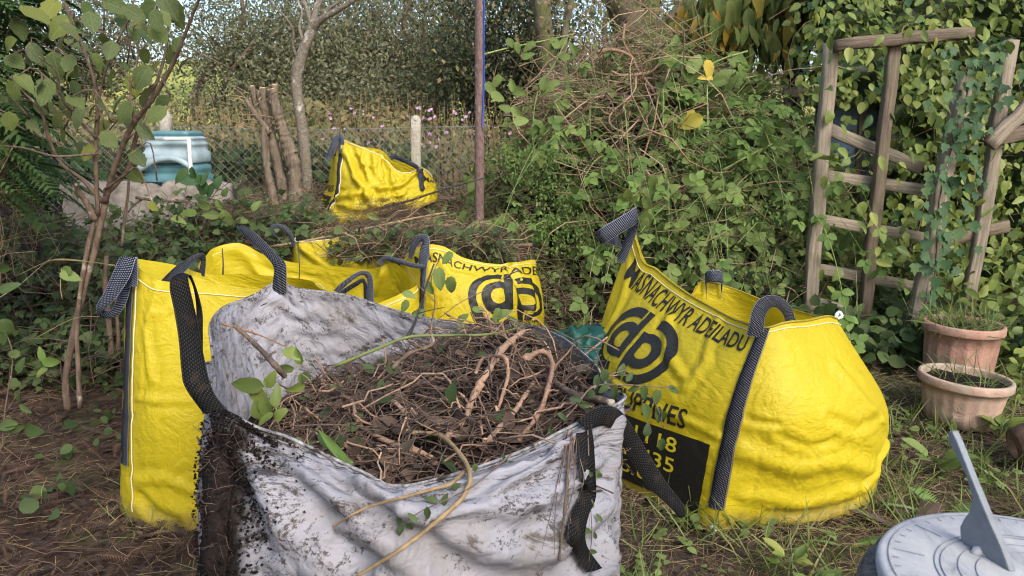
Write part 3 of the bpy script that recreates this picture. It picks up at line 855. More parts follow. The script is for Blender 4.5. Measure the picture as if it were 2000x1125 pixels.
def print_on(bag, panel, bm, a0, a1, b0, b1, mat, name, lift=0.0025, cell=0.02, skew=0.0):
    """Lay a flat outline on a panel: a runs along the panel (0..1), b up it; cut finely so that it follows every fold."""
    xs = [v.co.x for v in bm.verts]; ys = [v.co.y for v in bm.verts]
    x0, x1, y0, y1 = min(xs), max(xs), min(ys), max(ys)
    for v in bm.verts:
        v.co.x = a0 + (a1 - a0) * (v.co.x - x0) / (x1 - x0); v.co.y = b0 + (b1 - b0) * (v.co.y - y0) / (y1 - y0)
    for ax, lo, hi in ((0, a0, a1), (1, b0, b1)):
        k = math.floor(min(lo, hi) / cell) + 1
        while k * cell < max(lo, hi):
            co = [0, 0, 0]; no = [0, 0, 0]; co[ax] = k * cell; no[ax] = 1
            bmesh.ops.bisect_plane(bm, geom=bm.verts[:] + bm.edges[:] + bm.faces[:], plane_co=co, plane_no=no, dist=1e-6)
            k += 1
    bmesh.ops.triangulate(bm, faces=bm.faces[:])
    bm.verts.ensure_lookup_table()
    A = np.array([(v.co.x, v.co.y) for v in bm.verts])
    P = bag.S(panel + A[:, 0], A[:, 1] + skew * (1 - A[:, 0]), lift)
    F = np.array([[v.index for v in f.verts] for f in bm.faces])
    bm.free()
    if name != 'letter':
        return link(name, mesh_np(name, P, [F], True, uv=A * bag.size), mat, bag.parent)
    # one object for each character
    lab = np.arange(len(P))
    while True:
        old = lab.copy(); mn = lab[F].min(1)
        for k in range(3): np.minimum.at(lab, F[:, k], mn)
        if (lab == old).all(): break
    for c in np.unique(lab):
        fs = F[lab[F[:, 0]] == c]
        if not len(fs): continue
        vi = np.unique(fs); mp = np.zeros(len(P), int); mp[vi] = np.arange(len(vi))
        link('letter', mesh_np('letter', P[vi], [mp[fs]], True, uv=(A * bag.size)[vi]), mat, bag.parent)

def loop_pts(pts, Ys=None):
    return [at(*p) for p in pts]

# ---------------------------------------------------------------- the soiled white bag in front
white = empty('bulk_bag', (-0.2, 1.85, 0))
tag(white, 'soiled white bulk bag heaped with roots and soil, nearest the camera', 'bulk bag')
FL, FR, BR, BL = 0, 1, 2, 3
rim = [(0, at(432, 797, 1.52)), (0.2, at(560, 852, 1.47)), (0.42, at(700, 920, 1.43)), (0.52, at(762, 950, 1.42)), (0.66, at(880, 930, 1.43)), (0.82, at(1040, 872, 1.47)), (0.93, at(1120, 828, 1.52)),
       (1.0, at(1188, 798, 1.58)), (1.3, at(1182, 752, 1.82)), (1.6, at(1150, 700, 2.08)), (1.85, at(1085, 652, 2.3)), (2.0, at(1030, 634, 2.42)), (2.25, at(925, 634, 2.46)),
       (2.45, at(800, 612, 2.48)), (2.7, at(680, 575, 2.5)), (2.92, at(575, 560, 2.5)), (3.0, at(541, 550, 2.5)), (3.08, at(500, 572, 2.44)), (3.3, at(430, 602, 2.26)), (3.45, at(411, 632, 2.1)), (3.6, at(418, 695, 1.9)), (3.8, at(404, 715, 1.74)), (3.92, at(418, 770, 1.6))]
b0 = [(0, (-0.655, 1.42, 0.0)), (0.5, (-0.22, 1.34, 0)), (1, (0.20, 1.46, 0.0)), (1.5, (0.22, 1.9, 0)), (2, (0.17, 2.42, 0.0)), (2.5, (-0.25, 2.50, 0)), (3, (-0.66, 2.46, 0.0)), (3.5, (-0.72, 1.95, 0))]
b1 = [(0, at(408, 985, 1.43)), (0.25, at(600, 1010, 1.33)), (0.5, at(790, 1030, 1.30)), (0.75, at(1000, 1000, 1.34)), (0.93, at(1140, 960, 1.45)), (1, at(1180, 945, 1.52)), (1.5, (0.24, 1.95, 0.5)), (2, (0.17, 2.42, 0.5)), (2.5, (-0.25, 2.52, 0.5)), (3, (-0.70, 2.46, 0.5)), (3.5, (-0.74, 1.95, 0.5))]
cre = [([(0.04, .97), (0.25, .70), (0.5, .45), (0.75, .25), (0.95, .12)], 0.022, 0.035), ([(0.03, .90), (0.2, .55), (0.4, .30), (0.6, .1)], 0.020, 0.035),
       ([(0.25, .82), (0.5, .62), (0.75, .55), (0.97, .62)], 0.018, 0.030), ([(0.4, .70), (0.6, .52), (0.8, .45), (1.0, .5)], 0.020, 0.028), ([(0.45, .55), (0.65, .38), (0.85, .33), (1.02, .40)], 0.018, 0.028),
       ([(0.97, .95), (0.85, .72), (0.72, .62)], 0.014, 0.025), ([(0.99, .9), (0.9, .6), (0.84, .45)], 0.012, 0.022), ([(1.03, .93), (1.05, .6), (1.02, .3)], 0.012, 0.03),
       ([(0.15, .65), (0.22, .4), (0.25, .15)], 0.016, 0.03)]
wb = Bag([(0, b0), (0.55, b1), (1, rim)], 208, 46, 3, 0.05, 0.06, 90, 0.03, 0.006, cre, (), 0.95, crumple=0.011)
wb.body(white, M['white'])
wb.hem(M['hem'], 0.004, 0.994, 'rim_hem')
wb.hem(M['hem'], 0.0018, 0.955, 'rim_seam')
wb.sewn(0.03, M['soil'], 0.05, 0.90, 0.040, 50, 0.009)
wb.sewn(0.03, M['strap_dirty'], 0.89, 0.995, 0.040, 12, 0.010)
strap_edges([(398, 808, 1.50, 445, 802, 1.50), (362, 757, 1.50, 420, 770, 1.505), (354, 722, 1.52, 407, 735, 1.525), (349, 662, 1.55, 397, 690, 1.56), (341, 610, 1.57, 384, 622, 1.6), (331, 556, 1.6, 368, 548, 1.62),
             (345, 537, 1.64, 371, 538, 1.65), (364, 536, 1.69, 376, 545, 1.69), (378, 560, 1.73, 388, 580, 1.73), (384, 610, 1.75, 396, 620, 1.75), (378, 680, 1.72, 396, 690, 1.74), (386, 735, 1.65, 404, 735, 1.67)], M['strap_dirty'], white, 70)
strap_edges([(1125, 822, 1.50, 1150, 840, 1.50), (1165, 795, 1.53, 1172, 832, 1.53), (1200, 795, 1.57, 1188, 834, 1.55), (1228, 822, 1.62, 1205, 852, 1.60), (1262, 878, 1.66, 1230, 895, 1.64), (1300, 940, 1.68, 1264, 948, 1.66), (1334, 985, 1.69, 1306, 988, 1.67), (1338, 1008, 1.70, 1326, 1010, 1.69),
             (1330, 990, 1.72, 1322, 1000, 1.73), (1290, 935, 1.71, 1280, 950, 1.73), (1240, 860, 1.69, 1225, 880, 1.70), (1200, 815, 1.64, 1190, 840, 1.65)], M['strap_dirty'], white, 70)
tr = [(1122, 822, 1155, 822), (1130, 880, 1160, 880), (1133, 925, 1163, 940), (1138, 960, 1163, 975), (1116, 1000, 1150, 1005), (1108, 1045, 1142, 1045), (1122, 1082, 1150, 1075), (1146, 1118, 1176, 1110)]
trs = spline(tr, 40); tr = [tuple(q) for q in trs]
A = [wb.hit(a, b, 0.022) for a, b, _, _ in tr]; B = [wb.hit(c, d, 0.022) for _, _, c, d in tr]
ok = [i for i in range(len(tr)) if A[i] is not None and B[i] is not None]
A = spline([A[i] for i in ok], 50); B = spline([B[i] for i in ok], 50)
for _ in range(3):      # webbing is stiffer than the cloth below it
    A[1:-1] = (A[:-2] + 2 * A[1:-1] + A[2:]) / 4; B[1:-1] = (B[:-2] + 2 * B[1:-1] + B[2:]) / 4
ribbon3(A, (A + B) / 2 + np.array([0, -0.004, 0.001]), B, M['strap_dirty'], white)
strap_edges([(528, 575, 2.49, 562, 575, 2.49), (531, 548, 2.49, 562, 546, 2.49), (532, 522, 2.5, 560, 514, 2.5), (512, 496, 2.54, 546, 500, 2.52), (484, 470, 2.6, 520, 472, 2.57), (462, 446, 2.66, 492, 447, 2.63), (470, 442, 2.72, 488, 446, 2.70), (500, 462, 2.72, 512, 470, 2.70), (528, 490, 2.66, 540, 498, 2.64), (545, 530, 2.56, 556, 530, 2.56)], M['strap'], white, 60, slim=.85)

# ---------------------------------------------------------------- plain yellow bag on the left
left = empty('bulk_bag', (-1.0, 3.1, 0))
tag(left, 'upright plain yellow bulk bag at the left, beside the bare shrub stems', 'bulk bag')
rim = [(0, at(268, 520, 2.74)), (0.12, at(295, 542, 2.72)), (0.4, at(420, 556, 2.76)), (0.7, at(560, 570, 2.80)), (1, at(640, 575, 2.86)), (1.5, at(620, 560, 3.2)), (2, at(590, 545, 3.55)), (2.4, at(470, 535, 3.58)), (2.7, at(398, 535, 3.56)), (2.9, at(330, 515, 3.5)), (3, at(285, 508, 3.4)), (3.5, at(256, 508, 3.1)), (3.85, at(248, 512, 2.86))]
b0 = [(3.8, at(236, 985, 2.86)), (0, at(258, 1018, 2.74)), (0.15, at(320, 1034, 2.69)), (0.5, at(430, 1040, 2.69)), (1, (-0.50, 2.74, 0.0)), (1.5, (-0.50, 3.15, 0)), (2, (-0.52, 3.6, 0.05)), (2.5, (-0.95, 3.66, 0.05)), (3, (-1.46, 3.5, 0.03)), (3.5, (-1.42, 3.1, 0))]
b1 = [(3.85, at(240, 790, 2.84)), (0, at(258, 795, 2.72)), (0.5, at(430, 800, 2.68)), (1, (-0.47, 2.76, 0.55)), (1.5, (-0.46, 3.15, 0.55)), (2, (-0.5, 3.6, 0.55)), (2.5, (-0.95, 3.68, 0.55)), (3, (-1.42, 3.5, 0.55)), (3.5, (-1.45, 3.1, 0.55))]
cre = [([(0.03, .55), (0.3, .53), (0.6, .52)], 0.008, 0.010), ([(0.05, .12), (0.12, .06), (0.25, .03)], -0.015, 0.025), ([(0.15, .98), (0.10, .8), (0.16, .62)], 0.008, 0.02), ([(0.02, .2), (0.2, .22), (0.5, .14)], 0.008, 0.02), ([(0.1, .85), (0.25, .9), (0.3, .95)], 0.006, 0.012)]
lb = Bag([(0, b0), (0.5, b1), (1, rim)], 160, 40, 4, 0.010, 0.014, 60, 0.06, 0.003, cre, (), 0.95)
lb.body(left, M['yellow'])
lb.hem(M['stitch'], 0.0018, 0.962, 'rim_seam')
lb.seam(0.012, M['stitch'], 0.05, 0.98, 0.0026)
lb.sewn(-0.055, M['strap'], 0.25, 0.99, 0.034)
strap_edges([(248, 560, 2.72, 268, 560, 2.70), (246, 520, 2.72, 270, 520, 2.70), (236, 501, 2.71, 266, 503, 2.70), (224, 525, 2.68, 254, 540, 2.68), (204, 570, 2.66, 228, 580, 2.66), (188, 600, 2.66, 207, 603, 2.66), (196, 619, 2.68, 206, 607, 2.68), (225, 620, 2.71, 220, 602, 2.71), (246, 592, 2.73, 232, 575, 2.74), (260, 545, 2.75, 245, 540, 2.77)], M['strap_light'], left, 60)
strap_edges([(308, 560, 3.3, 350, 560, 3.25), (318, 545, 3.34, 350, 545, 3.3), (345, 519, 3.42, 364, 528, 3.40), (375, 500, 3.5, 382, 510, 3.5), (392, 494, 3.52, 390, 507, 3.52), (402, 502, 3.55, 392, 512, 3.55), (400, 540, 3.56, 386, 540, 3.56)], M['strap'], left, 40)

# ---------------------------------------------------------------- open yellow bag behind it
mid = empty('bulk_bag', (-1.1, 4.2, gz(-1.1, 4.2)))
tag(mid, 'slumped open yellow bulk bag behind the white one, its bare inner wall showing', 'bulk bag')
g = gz(-1, 4.1)
rim = [(0, at(430, 590, 3.72)), (0.5, at(580, 610, 3.70)), (0.9, at(720, 600, 3.72)), (1, at(780, 575, 3.78)), (1.4, at(802, 545, 4.0)), (1.7, at(792, 530, 4.14)), (2, at(762, 514, 4.26)), (2.15, at(735, 524, 4.32)), (2.45, at(650, 520, 4.4)), (2.7, at(565, 511, 4.42)), (2.85, at(510, 495, 4.40)), (2.95, at(458, 474, 4.36)), (3.0, at(425, 482, 4.3)), (3.1, at(402, 500, 4.2)), (3.5, at(394, 540, 3.9))]
b0 = [(0, (-1.35, 3.72, g)), (0.5, (-1.0, 3.70, g)), (1, (-0.56, 3.74, g)), (1.5, (-0.50, 4.1, g)), (2, (-0.60, 4.4, g)), (2.5, (-1.1, 4.5, g + .05)), (3, (-1.55, 4.4, g)), (3.5, (-1.6, 4.0, g))]
cre = [([(2.95, .97), (2.8, .7), (2.6, .5)], -0.02, 0.03), ([(2.1, .95), (2.3, .7), (2.35, .4)], -0.025, 0.03), ([(2.5, .9), (2.75, .86), (2.95, .9)], 0.01, 0.015)]
mb = Bag([(0, b0), (1, rim)], 128, 26, 6, 0.035, 0.035, 60, 0.04, 0.006, cre, (), 0.9, crumple=0.008)
mb.body(mid, M['yellow'])
mb.hem(M['stitch'], 0.0022, 0.955)
strap_edges([(640, 590, 3.70, 664, 592, 3.70), (648, 566, 3.70, 668, 572, 3.70), (678, 540, 3.70, 690, 551, 3.70), (708, 526, 3.72, 706, 540, 3.72), (729, 535, 3.74, 714, 549, 3.74), (734, 575, 3.74, 712, 572, 3.74), (734, 600, 3.74, 714, 600, 3.74)], M['strap_light'], mid, 40, slim=.62)
strap_edges([(655, 600, 3.80, 668, 604, 3.80), (660, 572, 3.80, 674, 578, 3.80), (690, 550, 3.80, 699, 560, 3.80), (712, 543, 3.80, 708, 555, 3.80), (722, 570, 3.80, 708, 572, 3.80), (722, 600, 3.80, 708, 600, 3.80)], M['strap'], mid, 40, slim=.7)
strap_edges([(735, 512, 4.25, 745, 520, 4.25), (752, 498, 4.24, 752, 510, 4.24), (776, 503, 4.2, 775, 515, 4.2), (805, 512, 4.17, 803, 523, 4.17), (832, 517, 4.16, 830, 527, 4.16)], M['strap_light'], mid, 30, slim=.8)

# ---------------------------------------------------------------- yellow bag with the printed face in the middle
cen = empty('bulk_bag', (-0.2, 4.6, gz(-0.2, 4.6)))
tag(cen, 'half filled yellow bulk bag with black round logo, directly behind the white bag', 'bulk bag')
g = gz(-.2, 4.5)
# C0 right front, C1 right back, C2 left back, C3 left front
rim = [(3, at(832, 478, 4.22)), (3.15, at(862, 480, 4.22)), (3.4, at(905, 503, 4.26)), (3.7, at(975, 516, 4.34)), (3.9, at(1012, 512, 4.40)), (0, at(1036, 508, 4.5)), (0.4, at(1030, 520, 4.7)), (1, at(1005, 522, 5.0)), (1.5, at(940, 520, 5.0)), (2, at(850, 515, 4.95)), (2.4, at(800, 515, 4.75)), (2.75, at(790, 505, 4.45)), (2.9, at(810, 486, 4.28))]
b0 = [(3, (-0.52, 4.12, g - .03)), (3.5, (-0.15, 4.10, g - .03)), (0, at(1040, 640, 4.35)), (0.5, (0.20, 4.7, g + .03)), (1, (0.15, 5.1, g + .1)), (1.5, (-0.2, 5.15, g + .1)), (2, (-0.62, 5.0, g + .08)), (2.5, (-0.70, 4.5, g))]
b1 = [(3, at(826, 590, 4.15)), (3.5, at(915, 580, 4.10)), (3.8, at(1000, 575, 4.2)), (0, at(1046, 590, 4.40)), (0.5, (0.18, 4.7, .42)), (1, (0.12, 5.05, .45)), (1.5, (-0.2, 5.05, .45)), (2, (-0.60, 4.95, .45)), (2.5, (-0.70, 4.5, .45))]
cre = [([(3.82, .95), (3.85, .7), (3.9, .4)], -0.03, 0.025), ([(3.95, .8), (3.97, .5), (3.93, .2)], 0.02, 0.02), ([(3.1, .9), (3.3, .75), (3.5, .72)], 0.01, 0.03), ([(2.7, .9), (2.8, .6), (2.85, .3)], -0.025, 0.03)]
cb = Bag([(0, b0), (0.5, b1), (1, rim)], 144, 30, 8, 0.030, 0.030, 60, 0.045, 0.006, cre, (), 0.85, crumple=0.008)
cb.body(cen, M['yellow'])
cb.hem(M['stitch'], 0.002, 0.96)
print_on(cb, 3, text_polys('MASNACHWYR ADEILADU', 0.012), -0.10, 1.42, 0.83, 0.925, M['print'], 'letter')
print_on(cb, 3, logo_bm(), 0.50, 1.12, 0.20, 0.78, M['print'], 'print_logo')
print_on(cb, 3, text_polys('BUILDING SUPPLIES', 0.012), 0.10, 1.30, 0.08, 0.16, M['print'], 'letter')
cb.sewn(3.0, M['strap_light'], 0.3, 0.99, 0.028)
strap_edges([(797, 505, 4.28, 806, 505, 4.28), (802, 476, 4.25, 815, 480, 4.25), (814, 460, 4.24, 824, 472, 4.24), (836, 460, 4.22, 824, 478, 4.23), (839, 490, 4.20, 819, 492, 4.20), (838, 520, 4.19, 818, 520, 4.19)], M['strap_light'], cen, 30)

# ---------------------------------------------------------------- printed yellow bag on the right
rt = empty('bulk_bag', (1.0, 3.2, 0))
tag(rt, 'sagging yellow bulk bag with printed lettering and black phone number panel, right of centre', 'bulk bag')
# C0 front, C1 right, C2 back, C3 left
rim = [(3, at(1238, 440, 3.62)), (3.05, at(1250, 490, 3.55)), (3.18, at(1285, 525, 3.44)), (3.4, at(1335, 565, 3.24)), (3.65, at(1400, 603, 3.00)), (3.85, at(1452, 628, 2.82)), (0, at(1497, 638, 2.72)), (0.1, at(1525, 630, 2.72)), (0.4, at(1575, 624, 2.84)), (0.75, at(1622, 616, 3.02)), (0.9, at(1634, 622, 3.14)),
       (1.0, at(1625, 622, 3.26)), (1.5, at(1590, 618, 3.55)), (1.75, at(1560, 608, 3.75)), (1.9, at(1500, 590, 3.95)), (2, at(1440, 566, 4.05)), (2.15, at(1385, 550, 4.08)), (2.35, at(1362, 558, 4.0)), (2.5, at(1352, 575, 3.9)), (2.75, at(1300, 560, 3.8)), (2.93, at(1252, 490, 3.72))]
b0 = [(3, (0.36, 3.66, .02)), (3.5, (0.44, 3.12, 0)), (3.85, at(1335, 1005, 2.77)), (0, at(1390, 1040, 2.66)), (0.15, at(1470, 1032, 2.69)), (0.5, at(1600, 1018, 2.72)), (0.85, at(1700, 985, 2.86)), (1, at(1712, 950, 3.02)), (1.5, (1.62, 3.5, .02)), (2, (1.35, 3.95, .06)), (2.5, (0.85, 3.95, .06))]
b1 = [(3, at(1158, 690, 3.70)), (3.25, at(1170, 705, 3.40)), (3.5, at(1232, 740, 3.08)), (3.75, at(1330, 775, 2.82)), (0, at(1440, 805, 2.64)), (0.2, at(1525, 815, 2.58)), (0.5, at(1640, 815, 2.66)), (0.8, at(1715, 805, 2.86)), (1, at(1732, 795, 3.08)), (1.5, (1.62, 3.6, .42)), (2, (1.35, 4.05, .42)), (2.5, (0.82, 4.05, .42))]
cre = [([(0.05, .34), (0.3, .27), (0.55, .29), (0.8, .20)], 0.014, 0.035), ([(0.1, .15), (0.4, .10), (0.7, .13)], 0.010, 0.025), ([(0.45, .50), (0.62, .44), (0.8, .48)], -0.008, 0.022), ([(0.20, .42), (0.35, .37), (0.5, .39)], -0.009, 0.015), ([(0.55, .75), (0.7, .55), (0.9, .42)], 0.008, 0.03),
       ([(0.75, .12), (0.85, .2), (0.95, .3)], 0.016, 0.02), ([(3.45, .85), (3.6, .68), (3.72, .60)], 0.012, 0.018), ([(3.4, .45), (3.6, .42), (3.8, .40), (3.95, .38)], 0.010, 0.014), ([(3.05, .9), (3.12, .7), (3.1, .5)], 0.014, 0.02),
       ([(0.04, .48), (0.2, .46)], -0.008, 0.012), ([(3.7, .95), (3.78, .7), (3.75, .55)], 0.008, 0.02), ([(0.2, .06), (0.5, .04), (0.85, .08)], -0.012, 0.015)]
rb = Bag([(0, b0), (0.5, b1), (1, rim)], 208, 46, 13, 0.012, 0.012, 70, 0.06, 0.004, cre, (), 0.95, crumple=0.008)
rb.body(rt, M['yellow'])
rb.hem(M['stitch'], 0.0020, 0.962, 'rim_seam')
rb.hem(M['yellow'], 0.004, 0.993, 'rim_hem')
print_on(rb, 3, text_polys('MASNACHWYR ADEILADU', 0.014), 0.045, 0.93, 0.825, 0.925, M['print'], 'letter', 0.003, skew=0.045)
print_on(rb, 3, logo_bm(), 0.15, 0.64, 0.455, 0.81, M['print'], 'print_logo', 0.003, skew=0.03)
print_on(rb, 3, text_polys('BUILDING SUPPLIES', 0.014), 0.02, 0.80, 0.36, 0.45, M['print'], 'letter', 0.003)
print_on(rb, 3, rect_bm(), 0.03, 0.92, 0.04, 0.335, M['print'], 'print_panel', 0.003)
print_on(rb, 3, text_polys('01834 861118', 0.010), 0.18, 0.78, 0.245, 0.31, M['print_y'], 'letter', 0.0045)
print_on(rb, 3, text_polys('01994 240435', 0.010), 0.18, 0.78, 0.155, 0.22, M['print_y'], 'letter', 0.0045)
print_on(rb, 3, text_polys('supplies.co.uk', 0.010), 0.10, 0.74, 0.06, 0.135, M['print_y'], 'letter', 0.0045)
rb.sewn(-0.005, M['strap'], 0.10, 0.985, 0.031, 60)
rb.seam(0.03, M['yellow'], 0.1, 0.95, 0.003)
strap_edges([(1458, 655, 2.70, 1490, 660, 2.71), (1464, 630, 2.70, 1492, 640, 2.71), (1468, 608, 2.72, 1494, 620, 2.74), (1482, 585, 2.76, 1502, 604, 2.80), (1508, 576, 2.84, 1514, 600, 2.86), (1535, 588, 2.92, 1524, 607, 2.9), (1550, 612, 2.96, 1532, 620, 2.93), (1556, 640, 2.98, 1536, 640, 2.95)], M['strap'], rt, 50)
strap_edges([(1204, 510, 3.62, 1220, 515, 3.60), (1222, 462, 3.60, 1238, 470, 3.58), (1232, 425, 3.56, 1246, 445, 3.55), (1243, 405, 3.52, 1247, 433, 3.52), (1236, 408, 3.45, 1240, 438, 3.45), (1205, 427, 3.42, 1212, 456, 3.42), (1174, 446, 3.40, 1184, 473, 3.40), (1164, 455, 3.46, 1173, 477, 3.46), (1182, 452, 3.54, 1190, 477, 3.54), (1208, 462, 3.6, 1216, 485, 3.6)], M['strap_light'], rt, 60)
strap_edges([(1380, 560, 4.04, 1380, 585, 4.04), (1378, 533, 4.02, 1379, 556, 4.02), (1394, 527, 3.99, 1394, 551, 3.99), (1411, 533, 4.04, 1410, 556, 4.04), (1408, 560, 4.07, 1408, 580, 4.07)], M['strap_light'], rt, 30)
kn = limb_mesh('tie_knot', [at(1632, 626, 3.10), at(1634, 614, 3.12), at(1640, 610, 3.12), at(1644, 618, 3.12), at(1636, 622, 3.10)], 0.008, 0.006, 6, seed=4)
link('tie_knot', kn, M['white_frame'], rt)
kn = limb_mesh('tie_knot', [at(1388, 1030, 2.64), at(1394, 1028, 2.63), at(1398, 1036, 2.63), at(1390, 1044, 2.64)], 0.007, 0.005, 6, seed=5)
link('tie_knot', kn, M['white_frame'], rt)

# ---------------------------------------------------------------- tipped yellow bag at the back
bk = empty('bulk_bag', (-1.1, 6.2, gz(-1.1, 6.2)))
tag(bk, 'crumpled yellow bulk bag tipped on the cuttings beside the split stump', 'bulk bag')
rim = [(0, at(667, 270, 6.05)), (0.2, at(700, 284, 6.0)), (0.5, at(745, 304, 6.0)), (0.75, at(778, 334, 6.0)), (0.9, at(800, 336, 6.05)), (1, at(820, 328, 6.1)), (1.2, at(842, 345, 6.3)), (1.5, at(830, 330, 6.5)), (2, at(770, 312, 6.7)), (2.4, at(740, 292, 6.75)), (2.8, at(690, 285, 6.6)), (3, at(662, 280, 6.5)), (3.5, at(656, 278, 6.3))]
b0 = [(0, at(634, 432, 6.0)), (0.3, at(668, 445, 5.85)), (0.7, at(760, 432, 5.85)), (1, at(830, 402, 6.0)), (1.5, at(850, 390, 6.4)), (2, at(790, 380, 6.7)), (2.5, at(700, 390, 6.75)), (3, at(640, 400, 6.6)), (3.5, at(618, 420, 6.3))]
b1 = [(0, at(659, 370, 5.98)), (0.3, at(700, 372, 5.85)), (0.7, at(775, 378, 5.86)), (1, at(823, 366, 6.02)), (1.5, at(850, 362, 6.4)), (2, at(780, 350, 6.7)), (2.5, at(710, 345, 6.75)), (3, at(650, 350, 6.6)), (3.5, at(641, 368, 6.3))]
cre = [([(0.05, .92), (0.25, .6), (0.5, .3)], 0.035, 0.028), ([(0.05, .35), (0.3, .42), (0.6, .38)], 0.030, 0.022), ([(0.95, .9), (0.75, .6), (0.5, .5)], 0.035, 0.024), ([(0.1, .2), (0.4, .16), (0.7, .25)], -0.03, 0.025), ([(0.2, .85), (0.35, .5), (0.38, .3)], -0.03, 0.02), ([(0.55, .95), (0.6, .6), (0.75, .3)], -0.03, 0.02), ([(0.4, .95), (0.45, .7)], 0.02, 0.02)]
bb = Bag([(0, b0), (0.45, b1), (1, rim)], 128, 28, 17, 0.04, 0.05, 80, 0.035, 0.008, cre, (), 0.85, crumple=0.022)
bb.body(bk, M['yellow'])
bb.hem(M['stitch'], 0.003, 0.985)
bb.sewn(0.0, M['strap'], 0.03, 0.99, 0.022)
bb.seam(0.035, M['stitch'], 0.03, 0.98, 0.004)
bb.sewn(1.0, M['strap'], 0.35, 0.99, 0.030)
print_on(bb, 3, text_polys('ADEILADU', 0.012), 0.35, 0.93, 0.80, 0.93, M['print'], 'letter', 0.004)
print_on(bb, 3, text_polys('SUPPLIES', 0.012), 0.3, 0.92, 0.42, 0.50, M['print'], 'letter', 0.004)
print_on(bb, 3, rect_bm(), 0.1, 0.90, 0.08, 0.36, M['print'], 'print_panel', 0.004)
print_on(bb, 3, text_polys('861118', 0.010), 0.55, 0.84, 0.24, 0.31, M['print_y'], 'letter', 0.008)
print_on(bb, 1, text_polys('MASN', 0.012), 0.04, 0.4, 0.60, 0.78, M['print'], 'letter', 0.004)
strap_edges([(635, 310, 6.0, 648, 310, 6.0), (643, 288, 6.0, 657, 290, 6.0), (651, 268, 6.02, 661, 278, 6.02), (664, 263, 6.04, 663, 276, 6.04), (672, 272, 6.02, 661, 282, 6.02), (672, 300, 6.0, 661, 300, 6.0)], M['strap_light'], bk, 40)
strap_edges([(758, 305, 6.1, 765, 313, 6.1), (775, 303, 6.1, 775, 311, 6.1), (795, 312, 6.06, 793, 320, 6.06), (815, 322, 6.02, 812, 330, 6.02), (822, 335, 6.0, 813, 336, 6.0)], M['strap'], bk, 30)

# ---------------------------------------------------------------- collapsed bag under the cuttings
kb = empty('bulk_bag', (-1.2, 5.0, gz(-1.2, 5.0)))
tag(kb, 'flattened yellow bulk bag, only one corner showing from under the cuttings', 'bulk bag')
g = gz(-1.2, 5)
rim = [(0, at(584, 472, 4.95)), (0.3, at(615, 470, 4.9)), (0.6, at(650, 466, 5.0)), (1, at(690, 456, 5.2)), (1.5, at(715, 458, 5.5)), (2, at(700, 448, 5.8)), (2.5, at(630, 448, 5.8)), (3, at(585, 455, 5.6)), (3.5, at(578, 462, 5.2))]
b0 = [(0, at(585, 545, 4.85)), (0.5, at(665, 545, 4.8)), (1, at(760, 530, 5.0)), (1.5, at(770, 505, 5.4)), (2, at(720, 490, 5.8)), (2.5, at(630, 490, 5.85)), (3, at(570, 500, 5.6)), (3.5, at(568, 515, 5.2))]
kbb = Bag([(0, b0), (1, rim)], 96, 18, 21, 0.05, 0.05, 60, 0.05, 0.012, [([(0.05, .9), (0.3, .5), (0.45, .2)], 0.03, 0.04)], (), 0.6)
kbb.body(kb, M['yellow'])
kbb.hem(M['stitch'], 0.003, 0.985)
strap_edges([(545, 470, 4.9, 552, 474, 4.9), (528, 447, 4.9, 534, 454, 4.9), (538, 437, 4.9, 540, 446, 4.9), (560, 443, 4.9, 556, 452, 4.9), (573, 462, 4.92, 566, 466, 4.92), (578, 480, 4.94, 570, 482, 4.94)], M['strap_light'], kb, 30)

# ---------------------------------------------------------------- green sack
gs = empty('garden_sack', (0.30, 3.6, gz(0.3, 3.6)))
tag(gs, 'dark green woven sack slumped between the white bag and the printed yellow bag', 'sack')
g = gz(.3, 3.6)
b0 = [(0, at(1040, 800, 3.45)), (1, at(1215, 790, 3.5)), (2, (0.52, 4.15, g)), (3, (0.0, 4.1, g))]
b1 = [(0, at(1045, 740, 3.44)), (0.5, at(1120, 735, 3.38)), (1, at(1215, 725, 3.5)), (1.5, (0.56, 3.75, .36)), (2, (0.50, 4.05, .36)), (3, (0.08, 4.0, .36))]
top = [(0, at(1075, 656, 3.50)), (0.5, at(1112, 650, 3.48)), (0.8, at(1150, 640, 3.52)), (1, at(1175, 644, 3.58)), (1.5, at(1180, 638, 3.70)), (2, at(1160, 638, 3.80)), (2.5, at(1120, 641, 3.80)), (3, at(1080, 650, 3.72))]
cap = [(u, np.array(at(1125, 640, 3.64)) + np.array([0.02 * math.cos(u * 1.57), 0.02 * math.sin(u * 1.57), -.02])) for u in (0, .5, 1, 1.5, 2, 2.5, 3, 3.5)]
gb = Bag([(0, b0), (0.5, b1), (0.86, top), (1, cap)], 96, 26, 31, 0.06, 0.05, 70, 0.05, 0.012, [([(0.5, .95), (0.65, .7), (0.8, .45)], 0.03, 0.03), ([(0.9, .9), (0.75, .75), (0.6, .6)], -0.03, 0.03), ([(0.2, .7), (0.5, .6), (0.9, .65)], 0.02, 0.03)], (), 0.5, crumple=0.02)
gb.body(gs, M['greensack'])
